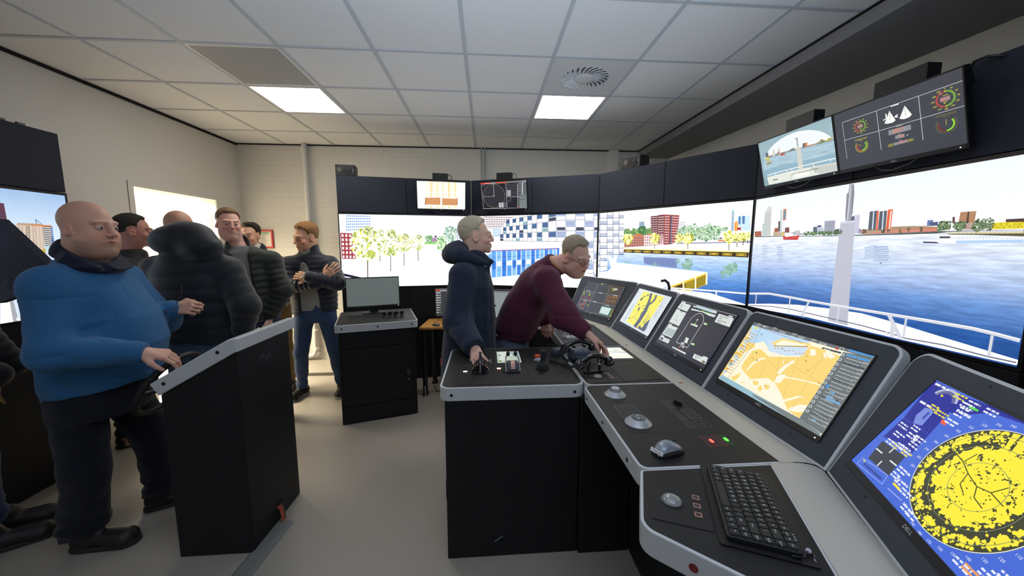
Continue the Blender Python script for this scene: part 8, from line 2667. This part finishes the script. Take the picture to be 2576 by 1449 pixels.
q = MB(); q.tube([(-2.425,1.80,.97),(-2.41,1.84,.92),(-2.405,1.86,.86),(-2.395,1.88,.80)], [.03,.028,.012,.004], 8); q.build('lining_edge', cloth('ochre_lining', (150,120,60)), ro, smooth=True)
trousers(ro, cloth('blue_jeans_edge', (40,54,84)), (-2.63,1.85,.76), (-2.63,1.85,.95), R, [(0,.16,.11,.11),(1,.16,.12,.12)], [(l[0],l[1],l[2],.085,.07,.06) for l in legs])
make_shoe('shoe', ro, (-2.64,1.83,0), (-2.385,2.00,0), DSH, SOLE, .10, .05); make_shoe('shoe', ro, (-2.74,2.0,0), (-2.52,2.13,0), DSH, SOLE, .10, .05)
make_hair(np.array((-2.60,1.87,1.66)), head_axes((.85,.52,0)), 1, ro, (60,46,36), h=.005)

# --- dark-haired man by the doorway, seen from behind
A, B, R = (-2.79,2.98,.85), (-2.745,3.0,1.50), (.5,-.86,0); sec = [(0,.19,.14,.13),(.5,.20,.14,.13),(.85,.19,.12,.12),(1,.09,.08,.08)]
arms = [((-2.66,2.84,1.41),(-2.62,2.80,1.10),(-2.50,2.88,.95)), ((-2.85,3.16,1.41),(-2.84,3.18,1.10),(-2.72,3.20,.92))]
legs = [((-2.75,2.90,.85),(-2.76,2.90,.46),(-2.83,2.88,.09)), ((-2.83,3.07,.85),(-2.83,3.08,.46),(-2.90,3.05,.09))]
hc = np.array((-2.705,3.0,1.69)); HA = head_axes((.80,.60,-.05)); sk = (186,132,118)
ro = person('dark-haired man in a black coat behind the bald man, turned away', (-2.79,2.98), [core(A, B, R, sec, arms, legs, sk), make_head(hc, HA, 1.0, B, sk, h=.0035, neck_r=.056)])
make_hair(hc, HA, 1.0, ro, (38,30,24), top=.014, low=-.06)
garment('coat', JB, [('loft', A, B, R, sec, 0)]+sleeves(arms, [(.08,.07,.05)]*2)+[('ell', (-2.74,3.0,1.52), (.085,.085,.05), .03), ('cut', (-2.79,2.98,.86), (0,0,-1))], ro, .009, lambda X, Y, Z: .006*wob(X, Y, Z, 22, 5))
trousers(ro, cloth('black_trousers', (26,26,30)), (-2.79,2.98,.80), (-2.79,2.98,.98), R, [(0,.16,.11,.11),(1,.16,.12,.12)], [(l[0],l[1],l[2],.085,.07,.06) for l in legs], h=.010)
make_shoe('shoe', ro, (-2.90,2.86,0), (-2.68,2.99,0), DSH, SOLE); make_shoe('shoe', ro, (-2.97,3.03,0), (-2.76,3.16,0), DSH, SOLE)

# --- big man in the hooded padded jacket, back to the viewer
A, B, R = (-2.03,2.66,.90), (-2.06,2.67,1.53), (.99,.1,0); sec = [(0,.235,.15,.16),(.3,.245,.16,.165),(.6,.252,.155,.165),(.82,.245,.14,.15),(.94,.20,.12,.125),(1,.15,.10,.10)]
arms = [((-1.80,2.67,1.42),(-1.69,2.625,1.17),(-1.735,2.64,.985)), ((-2.30,2.66,1.43),(-2.385,2.74,1.17),(-2.25,2.95,1.10))]
legs = [((-1.93,2.68,.88),(-1.92,2.69,.46),(-1.93,2.70,.09)), ((-2.15,2.68,.88),(-2.23,2.70,.46),(-2.27,2.72,.09))]
hc = np.array((-2.185,2.76,1.698)); HA = head_axes((-.25,.93,-.30)); sk = (206,158,130)
ro = person('balding man in a dark quilted hooded jacket, seen from the back', (-2.03,2.68), [core(A, B, R, sec, arms, legs, sk), make_head(hc, HA, 1.0, (-2.09,2.69,1.52), sk, h=.0035),
    make_hand((-1.735,2.64,.975), (-.03,.05,-1), (.6,-.8,0), -1, (170,104,92), fore=(-1.733,2.638,1.04), curl=(.35,.4,.45,.5))])
QN = cloth('dark_quilted_nylon', (36,40,47), .55, weave=500, bump=.15, sheen=.3)
garment('jacket', QN, [('loft', A, B, R, sec, 0, (.007,.095))]+sleeves(arms, [(.095,.088,.066)]*2, .035, (.005,.075))+
    [('ell', (-2.05,2.60,1.628), (.190,.120,.108), .06, np.array([[.98,.1,.17],[-.1,.99,0],[-.17,0,.98]])), ('ell', (-1.92,2.59,1.57), (.12,.11,.09), .05), ('cut', (-2.03,2.6,.915), (-.10,0,-1)), ('cut', (-1.735,2.64,.985), (-.1,0,-1))][:3]+[('cut', (-2.03,2.6,.925), (-.12,0,-1))], ro, .008,
    lambda X, Y, Z: .006*wob(X, Y, Z*1.5, 20, 12)+.006*crease(X*.6, Y, Z*1.6, 14, 15)*np.exp(-((Z-1.60)/.10)**2)-.006*np.exp(-((Z-1.535+.03*np.cos((X+2.03)*9))/.010)**2)*(Y < 2.62))
trousers(ro, cloth('faded_blue_jeans', (84,100,126), bump=.35, weave=900), (-2.03,2.67,.78), (-2.03,2.67,1.0), R, [(0,.20,.13,.14),(1,.20,.13,.14)], [(l[0],l[1],l[2],.11,.085,.07) for l in legs], .009, seed=9)
make_shoe('shoe', ro, (-1.93,2.63,0), (-1.91,2.92,0), DSH, SOLE); make_shoe('shoe', ro, (-2.27,2.65,0), (-2.30,2.93,0), DSH, SOLE)

# --- tall smiling man in the green padded jacket
A, B, R = (-1.94,3.12,.93), (-2.005,3.08,1.565), (-.69,-.72,0); sec = [(0,.19,.15,.15),(.4,.20,.15,.15),(.8,.205,.13,.13),(.94,.15,.11,.11),(1,.09,.085,.085)]
arms = [((-2.13,2.93,1.46),(-2.14,2.86,1.17),(-1.98,2.90,1.0)), ((-1.80,3.20,1.46),(-1.725,3.16,1.19),(-1.80,3.08,.965))]
legs = [((-2.01,3.05,.93),(-2.01,3.04,.48),(-2.0,3.05,.09)), ((-1.87,3.20,.93),(-1.86,3.20,.48),(-1.85,3.2,.09))]
hc = np.array((-2.045,3.045,1.760)); HA = head_axes((.70,-.70,-.08)); sk = (232,182,164)
ro = person('tall smiling fair-haired man in a dark green quilted jacket', (-1.94,3.12), [core(A, B, R, sec, arms, legs, sk),
    make_head(hc, HA, .97, (-2.005,3.09,1.55), sk, smile=1., eyes_open=.32, brow=(150,110,80), fat=.3, neck_r=.062), make_hand((-1.80,3.08,.96), (-.05,-.1,-1), (.8,.2,0), 1, sk, fore=(-1.795,3.085,1.02), h=.0032)])
make_hair(hc, HA, .97, ro, (132,102,70), top=.015, front=.066)
QG = cloth('dark_green_quilted_nylon', (40,46,40), .55, weave=500, bump=.15, sheen=.3)
garment('jacket', QG, [('loft', A, B, R, sec, 0, (.008,.055))]+sleeves(arms, [(.088,.080,.058)]*2, .03, (.007,.05))+[('cone', (-2.03,3.08,1.53), (-2.01,3.08,1.60), .10, .088, .03), ('sub', (-1.965,3.02,1.58), (.075,.075,.16), .01), ('subc', (-1.94,2.99,1.60), (-1.86,2.93,1.0), .035, .075, .01), ('cut', (-1.9,3.1,.95), (0,0,-1))], ro, .007, lambda X, Y, Z: .004*wob(X, Y, Z, 26, 21))
garment('tee_shirt', cloth('grey_tee_shirt', (112,114,112)), [('loft', A, B, R, [(t, w*.90, f*.92, b*.9) for t, w, f, b in sec], 0), ('ell', (-2.0,3.08,1.56), (.075,.075,.03), .02)], ro, .008, lambda X, Y, Z: .003*wob(X, Y, Z, 30, 6))
trousers(ro, cloth('blue_jeans', (52,66,98), bump=.3), (-1.94,3.12,.86), (-1.94,3.12,1.04), R, [(0,.16,.11,.11),(1,.16,.12,.12)], [(l[0],l[1],l[2],.085,.07,.06) for l in legs], h=.010)
make_shoe('shoe', ro, (-2.04,3.08,0), (-1.88,2.85,0), DSH, SOLE); make_shoe('shoe', ro, (-1.90,3.25,0), (-1.72,3.03,0), DSH, SOLE)

ro.location += Vector((-.075,.12,0))
# --- young dark-haired man half hidden behind
A, B, R = (-2.17,3.76,.92), (-2.235,3.74,1.485), (-.95,-.3,0); sec = [(0,.19,.14,.14),(.4,.195,.14,.14),(.8,.20,.13,.13),(.94,.15,.11,.11),(1,.085,.08,.08)]
arms = [((-2.41,3.68,1.40),(-2.47,3.64,1.12),(-2.38,3.52,.95)), ((-2.07,3.80,1.40),(-2.02,3.76,1.15),(-2.07,3.62,1.0))]
legs = [((-2.25,3.74,.90),(-2.25,3.73,.48),(-2.26,3.74,.09)), ((-2.09,3.80,.90),(-2.08,3.80,.48),(-2.07,3.8,.09))]
hc = np.array((-2.295,3.70,1.682)); HA = head_axes((.10,-.99,-.06)); sk = (222,174,146)
ro = person('young dark-haired man in a navy jacket and tan trousers, half hidden', (-2.17,3.76), [core(A, B, R, sec, arms, legs, sk), make_head(hc, HA, .98, B, sk, brow=(40,28,22), stubble=.25, neck_r=.054, eyes_open=.8, iris=(50,34,24))])
make_hair(hc, HA, .98, ro, (44,32,24), top=.022, front=.062, side=.006)
garment('jacket', cloth('navy_padded_nylon', (34,38,46), .55, weave=500, bump=.15, sheen=.3), [('loft', A, B, R, sec, 0, (.007,.045))]+sleeves(arms, [(.082,.076,.055)]*2, .03, (.007,.045))+[('cone', (-2.235,3.74,1.46), (-2.24,3.73,1.54), .088, .074, .02), ('sub', (-2.25,3.70,1.54), (.058,.06,.1), .008), ('cut', (-2.17,3.76,.98), (0,0,-1))], ro, .007)
garment('shirt', cloth('white_shirt', (206,204,196)), [('loft', A, B, R, [(t, w*.88, f*.9, b*.9) for t, w, f, b in sec], 0), ('cone', (-2.235,3.74,1.48), (-2.24,3.725,1.545), .066, .062, .01)], ro, .008)
trousers(ro, cloth('tan_chinos', (140,110,66), bump=.2), (-2.17,3.76,.84), (-2.17,3.76,1.03), R, [(0,.16,.11,.11),(1,.16,.12,.12)], [(l[0],l[1],l[2],.09,.07,.06) for l in legs], h=.009)
make_shoe('shoe', ro, (-2.26,3.80,0), (-2.29,3.53,0), DSH, SOLE); make_shoe('shoe', ro, (-2.06,3.86,0), (-2.02,3.60,0), DSH, SOLE)

ro.location += Vector((-.11,.18,0))
# --- laughing man with folded arms
A, B, R = (-1.765,3.80,.88), (-1.765,3.77,1.50), (-.96,-.28,0); sec = [(0,.205,.13,.13),(.3,.215,.135,.14),(.6,.225,.14,.14),(.84,.225,.13,.13),(.94,.16,.11,.11),(1,.09,.085,.085)]
arms = [((-1.965,3.70,1.41),(-1.945,3.60,1.185),(-1.62,3.52,1.215)), ((-1.575,3.80,1.41),(-1.465,3.64,1.215),(-1.655,3.475,1.285))]
legs = [((-1.86,3.76,.88),(-1.90,3.72,.49),(-1.955,3.80,.09)), ((-1.67,3.82,.88),(-1.60,3.80,.49),(-1.575,3.86,.09))]
hc = np.array((-1.775,3.71,1.662)); HA = head_axes((-.50,-.83,-.22), .06); sk = (228,174,144)
ro = person('laughing man with folded arms in a navy quilted jacket and blue jeans', (-1.765,3.80), [core(A, B, R, sec, [], legs, sk),
    make_head(hc, HA, 1.08, (-1.765,3.77,1.49), sk, smile=1., eyes_open=.25, brow=(150,110,70), age=.8),
    make_hand((-1.662,3.472,1.287), (-.96,.20,.16), (-.2,-.9,.35), -1, sk, fore=(-1.60,3.50,1.27), curl=(.25,.3,.3,.35)),
    make_hand((-1.545,3.545,1.275), (.62,.10,.62), (.30,-.92,.1), -1, sk, fore=(-1.60,3.54,1.22), curl=(.25,.3,.3,.35), spread=.16)])
make_hair(hc, HA, 1.08, ro, (158,112,62), top=.022, front=.066, side=.007)
QB = cloth('navy_quilted_nylon', (40,44,56), .5, weave=500, bump=.15, sheen=.35)
garment('jacket', QB, [('loft', A, B, R, sec, 0, (.008,.052)), ('cone', (-1.77,3.77,1.47), (-1.77,3.76,1.555), .10, .088, .03), ('sub', (-1.785,3.72,1.55), (.062,.07,.12), .01), ('subc', (-1.80,3.62,1.50), (-1.765,3.62,1.32), .035, .05, .01), ('subc', (-1.755,3.63,1.15), (-1.735,3.62,.80), .085, .122, .01), ('cut', (-1.765,3.8,.905), (.05,0,-1))]+
    sleeves(arms, [(.088,.080,.056),(.088,.078,.054)], .012, (.0075,.048)), ro, .006, lambda X, Y, Z: .003*wob(X, Y, Z, 30, 31))
garment('sweatshirt', cloth('grey_marl_sweatshirt', (172,168,160), bump=.3), [('loft', (-1.765,3.80,.90), B, R, [(t, w*.86, f*.93, b*.86) for t, w, f, b in sec], 0), ('cone', (-1.765,3.77,1.49), (-1.78,3.74,1.53), .075, .068, .02), ('cut', (-1.765,3.8,.925), (0,0,-1))], ro, .007, lambda X, Y, Z: .004*wob(X, Y, Z, 26, 33))
q = MB()
for i in range(4): q.box((-1.80+.004*i,3.630,1.36+.035*i), (-1.775+.004*i,3.636,1.364+.035*i))
q.build('zip_print', mat('dark_print', (54,52,56), .6), ro)
q = MB(); q.tube([tuple(np.array((-1.666,3.470,1.288))+.031*(math.cos(t)*np.array((.2,.97,0))+math.sin(t)*np.array((-.16,0,.98)))) for t in [2*PI*i/24 for i in range(24)]], .007, 8, closed=True)
wt = q.build('wrist_watch', BLK, ro, smooth=True)
q = MB(); q.lathe([(.018,-.004),(.018,.005),(.001,.006)], 20, frame3((-1.672,3.437,1.292), (.95,-.1,-.16), (.15,0,.98)) @ Matrix.Rotation(0, 4, 'X')); q.build('watch_face', mat('watch_glass', (30,32,34), .15), wt, smooth=True)
q = MB(); q.lathe([(.022,0),(.022,.003),(.001,.003)], 18, frame3((-1.487,3.735,1.40), (.45,.85,0), (0,.15,.98)) @ Matrix.Rotation(PI, 4, 'X') if False else frame3((-1.492,3.70,1.395), (.75,.66,0), (0,.0,1))); q.cur = 1; q.lathe([(.012,.003),(.012,.0036),(.001,.0036)], 14, frame3((-1.492,3.70,1.395), (.75,.66,0), (0,0,1))); q.build('sleeve_badge', [mat('cream_badge', (206,196,160), .6), mat('dark_print', (54,52,56), .6)], ro)
trousers(ro, cloth('mid_blue_jeans', (62,82,118), bump=.35, weave=900), (-1.765,3.80,.80), (-1.765,3.80,.99), R, [(0,.185,.125,.13),(1,.175,.12,.12)], [(l[0],l[1],l[2],.095,.068,.052) for l in legs], .007, h=.007, seed=5)
make_shoe('shoe', ro, (-1.945,3.88,0), (-1.99,3.60,0), DSH, PALESOLE); make_shoe('shoe', ro, (-1.585,3.93,0), (-1.53,3.66,0), DSH, PALESOLE)

# --- grey-haired man in the hooded dark blue coat, hand on the tiller
A, B, R = (-.125,2.54,.60), (-.105,2.54,1.48), (.05,-1,0); sec = [(0,.225,.185,.205),(.25,.215,.185,.20),(.55,.205,.185,.19),(.8,.21,.155,.165),(.93,.15,.12,.12),(1,.09,.10,.10)]
arms = [((-.155,2.355,1.395),(-.185,2.29,1.09),(-.072,2.115,.965)), ((-.12,2.725,1.395),(-.10,2.80,1.10),(.0,2.76,.92))]
legs = [((-.13,2.46,.85),(-.13,2.46,.47),(-.15,2.47,.09)), ((-.13,2.62,.85),(-.13,2.62,.47),(-.14,2.63,.09))]
hc = np.array((-.066,2.535,1.645)); HA = head_axes((.99,.05,.03)); sk = (238,194,172)
ro = person('grey-haired man in profile in a dark blue hooded coat, hand on the lever', (-.125,2.54), [core(A, B, R, sec, arms, legs, sk),
    make_head(hc, HA, 1.02, (-.105,2.54,1.47), sk, smile=.5, brow=(150,124,100), age=.6, neck_r=.060),
    make_hand((-.068,2.105,.958), (.10,-.80,-.16), (-.75,-.30,.65), 1, sk, fore=(-.088,2.17,.985), curl=(.22,.25,.3,.35), spread=.05, sc=1.05, tcurl=.35)])
make_hair(hc, HA, 1.02, ro, (212,196,168), top=.017, front=.062, tex=.003)
CO = cloth('dark_blue_wool_coat', (43,53,72), .85, bump=.3)
garment('coat', CO, [('loft', A, B, R, sec, 0)]+sleeves(arms, [(.092,.088,.062),(.09,.08,.06)], .04)+[('cone', (-.09,2.54,1.43), (-.07,2.54,1.475), .11, .10, .03), ('sub', (-.045,2.54,1.52), (.088,.075,.12), .01), ('cut', (-.12,2.54,.615), (0,0,-1)), ('cut', (-.071,2.112,.963), (.30,-.86,-.4))], ro, .007,
    lambda X, Y, Z: .008*wob(X, Y, Z, 14, 41)+.013*crease(X, Y, Z*1.7, 20, 43)*np.exp(-((X+.17)**2+(Y-2.28)**2+(Z-1.08)**2)/.045)-.004*np.exp(-((X-.045-.02*np.sin(Z*4))/.006)**2)*(Y < 2.5)*(Z < 1.45))
garment('hood', CO, [('ell', (-.205,2.54,1.532), (.105,.150,.078), 0, np.array([[.92,0,.38],[0,1,0],[-.38,0,.92]])), ('cone', (-.17,2.40,1.515), (-.03,2.44,1.468), .050, .032, .04), ('cone', (-.17,2.68,1.515), (-.03,2.64,1.468), .050, .032, .04), ('sub', (-.075,2.54,1.64), (.098,.085,.125), .02)], ro, .006, lambda X, Y, Z: .005*wob(X, Y, Z, 24, 44))
garment('collar_flap', CO, [('cone', (.0,2.46,1.40), (.03,2.47,1.475), .020, .012, 0), ('cone', (-.02,2.45,1.46), (.045,2.47,1.47), .012, .010, .02), ('cone', (.03,2.47,1.475), (.035,2.56,1.48), .010, .010, .01)], ro, .005)
q = MB()
for x, y, z in ((-.004,2.392,1.445),(.0,2.388,1.402),(.062,2.41,1.175),(.07,2.42,.965)): q.lathe([(.0065,-.004),(.0065,.003),(.001,.004)], 12, frame3((x,y-.004,z), (1,.3,0), (0,0,1)))
q.build('snap_fastener', STEEL, ro, smooth=True)
q = MB(); q.box((-.327,2.475,.735), (-.318,2.487,.785)); q.build('red_tag', mat('orange_red_tag', (214,66,36), .6), ro)
q = MB(); q.tube([(-.002,2.345,1.02),(.004,2.345,1.06),(.006,2.347,1.10)], .010, 8); q.build('pocket_welt', CO, ro, smooth=True)
trousers(ro, cloth('black_trousers', (26,26,30)), (-.125,2.54,.74), (-.125,2.54,.95), R, [(0,.16,.12,.12),(1,.16,.13,.13)], [(l[0],l[1],l[2],.09,.07,.06) for l in legs], h=.010)
make_shoe('shoe', ro, (-.24,2.47,0), (.05,2.46,0), DSH, SOLE); make_shoe('shoe', ro, (-.23,2.63,0), (.06,2.64,0), DSH, SOLE)

# --- man in the burgundy sweater leaning over to the touch screen
A, B, R = (.20,2.80,.845), (.455,2.585,1.425), (-.25,-.93,-.1); sec = [(0,.175,.135,.155),(.2,.19,.145,.175),(.5,.21,.14,.185),(.8,.205,.12,.155),(.93,.15,.10,.115),(1,.095,.08,.09)]
arms = [((.415,2.43,1.345),(.505,2.275,1.125),(.625,2.135,1.035)), ((.49,2.77,1.36),(.54,2.90,1.12),(.475,2.755,.985))]
legs = [((.20,2.72,.86),(.22,2.70,.47),(.21,2.74,.09)), ((.23,2.89,.86),(.25,2.87,.47),(.24,2.92,.09))]
hc = np.array((.632,2.478,1.508)); HA = head_axes((.52,-.72,-.42), -.16); sk = (232,182,164)
ro = person('man with glasses in a burgundy sweater leaning over to the touch screen', (.26,2.80), [core(A, B, R, sec, arms, legs, sk),
    make_head(hc, HA, 1.02, (.475,2.57,1.43), sk, brow=(130,104,86), age=.8, eyes_open=.55, fat=.3, neck_r=.064),
    make_hand((.628,2.132,1.032), (.72,-.22,-.52), (.42,.10,.86), 1, sk, fore=(.57,2.21,1.08), curl=(.25,.40,.45,.5), spread=.06, sc=1.05, tcurl=.5),
    make_hand((.472,2.752,.985), (-.10,-.45,-.55), (-.3,-.72,.5), -1, sk, fore=(.495,2.80,1.02), curl=(.9,.95,1.0,1.0), tcurl=.9)])
make_hair(hc, HA, 1.02, ro, (178,162,138), top=.016, front=.056, tex=.003, recede=.02)
glasses(ro, hc, HA, 1.02)
BU = cloth('burgundy_knit', (94,38,62), .85, bump=.3, weave=650)
garment('sweater', BU, [('loft', A, B, R, sec, 0)]+sleeves(arms, [(.094,.086,.054),(.085,.075,.05)], .06)+[('cone', (.445,2.595,1.40), (.48,2.57,1.44), .086, .078, .02), ('sub', (.535,2.53,1.50), (.070,.075,.10), .01), ('cut', (.26,2.78,.875), (-.12,.1,-1)), ('cut', (.622,2.138,1.038), (.66,-.55,-.42))], ro, .0065,
    lambda X, Y, Z: .006*wob(X, Y, Z, 18, 51)+.012*crease(X*.7, Y, Z*1.5, 20, 53)*np.exp(-((X-.49)**2+(Y-2.32)**2+(Z-1.18)**2)/.035)+.009*crease(X, Y, Z, 24, 54)*np.exp(-((X-.45)**2+(Y-2.45)**2+(Z-1.33)**2)/.02)+.006*crease(X*.6, Y, Z*1.5, 22, 55)*np.exp(-((Z-.92)/.08)**2))
garment('cuff', BU, [('cone', (.585,2.185,1.066), (.626,2.135,1.035), .049, .045, 0), ('cut', (.626,2.135,1.035), (.66,-.6,-.42)), ('cut', (.588,2.181,1.064), (-.66,.6,.42))], ro, .005)
def neck_band(name, m, c, n, r, th, parent, drop=0.):
    """soft band of cloth around a neck"""
    M = head_axes(np.cross(nv(n), (.3,.2,.9))); u = nv(np.cross(nv(n), (0,1,.01))); v = np.cross(nv(n), u); q = MB()
    q.tube([tuple(np.array(c)+r*(u*math.cos(t)+v*math.sin(t))-np.array((0,0,drop))*max(0, (u*math.cos(t)+v*math.sin(t))[0])) for t in [2*PI*i/32 for i in range(32)]], th, 10, closed=True)
    return q.build(name, m, parent, smooth='all')
neck_band('neckband', BU, (.497,2.556,1.438), (.62,-.36,.70), .074, .014, ro)
sh = neck_band('shirt_collar', cloth('peach_shirt', (214,160,120)), (.510,2.548,1.455), (.62,-.36,.70), .066, .011, ro)
q = MB(); q.add([(.553,2.490,1.425),(.566,2.520,1.415),(.573,2.508,1.368),(.560,2.478,1.385)], [(0,1,2,3)]); q.build('collar_point', cloth('peach_shirt', (214,160,120)), ro)
q = MB(); q.tube([tuple(np.array((.703,2.105,.985))+.0105*(math.cos(t)*np.array((.2,.95,.1))+math.sin(t)*np.array((.55,-.1,.82)))) for t in [2*PI*i/20 for i in range(20)]], .0016, 6, closed=True); q.build('ring', mat('gold', (226,176,80), .2, metal=1), ro, smooth=True)
trousers(ro, cloth('grey_blue_jeans', (104,118,140), bump=.35, weave=900), (.21,2.80,.76), (.22,2.79,.95), (-.25,-.93,0), [(0,.175,.125,.145),(1,.165,.12,.14)], [(l[0],l[1],l[2],.10,.08,.065) for l in legs], .008, seed=6)
make_shoe('shoe', ro, (.11,2.76,0), (.39,2.66,0), DSH, SOLE); make_shoe('shoe', ro, (.14,2.94,0), (.42,2.84,0), DSH, SOLE)
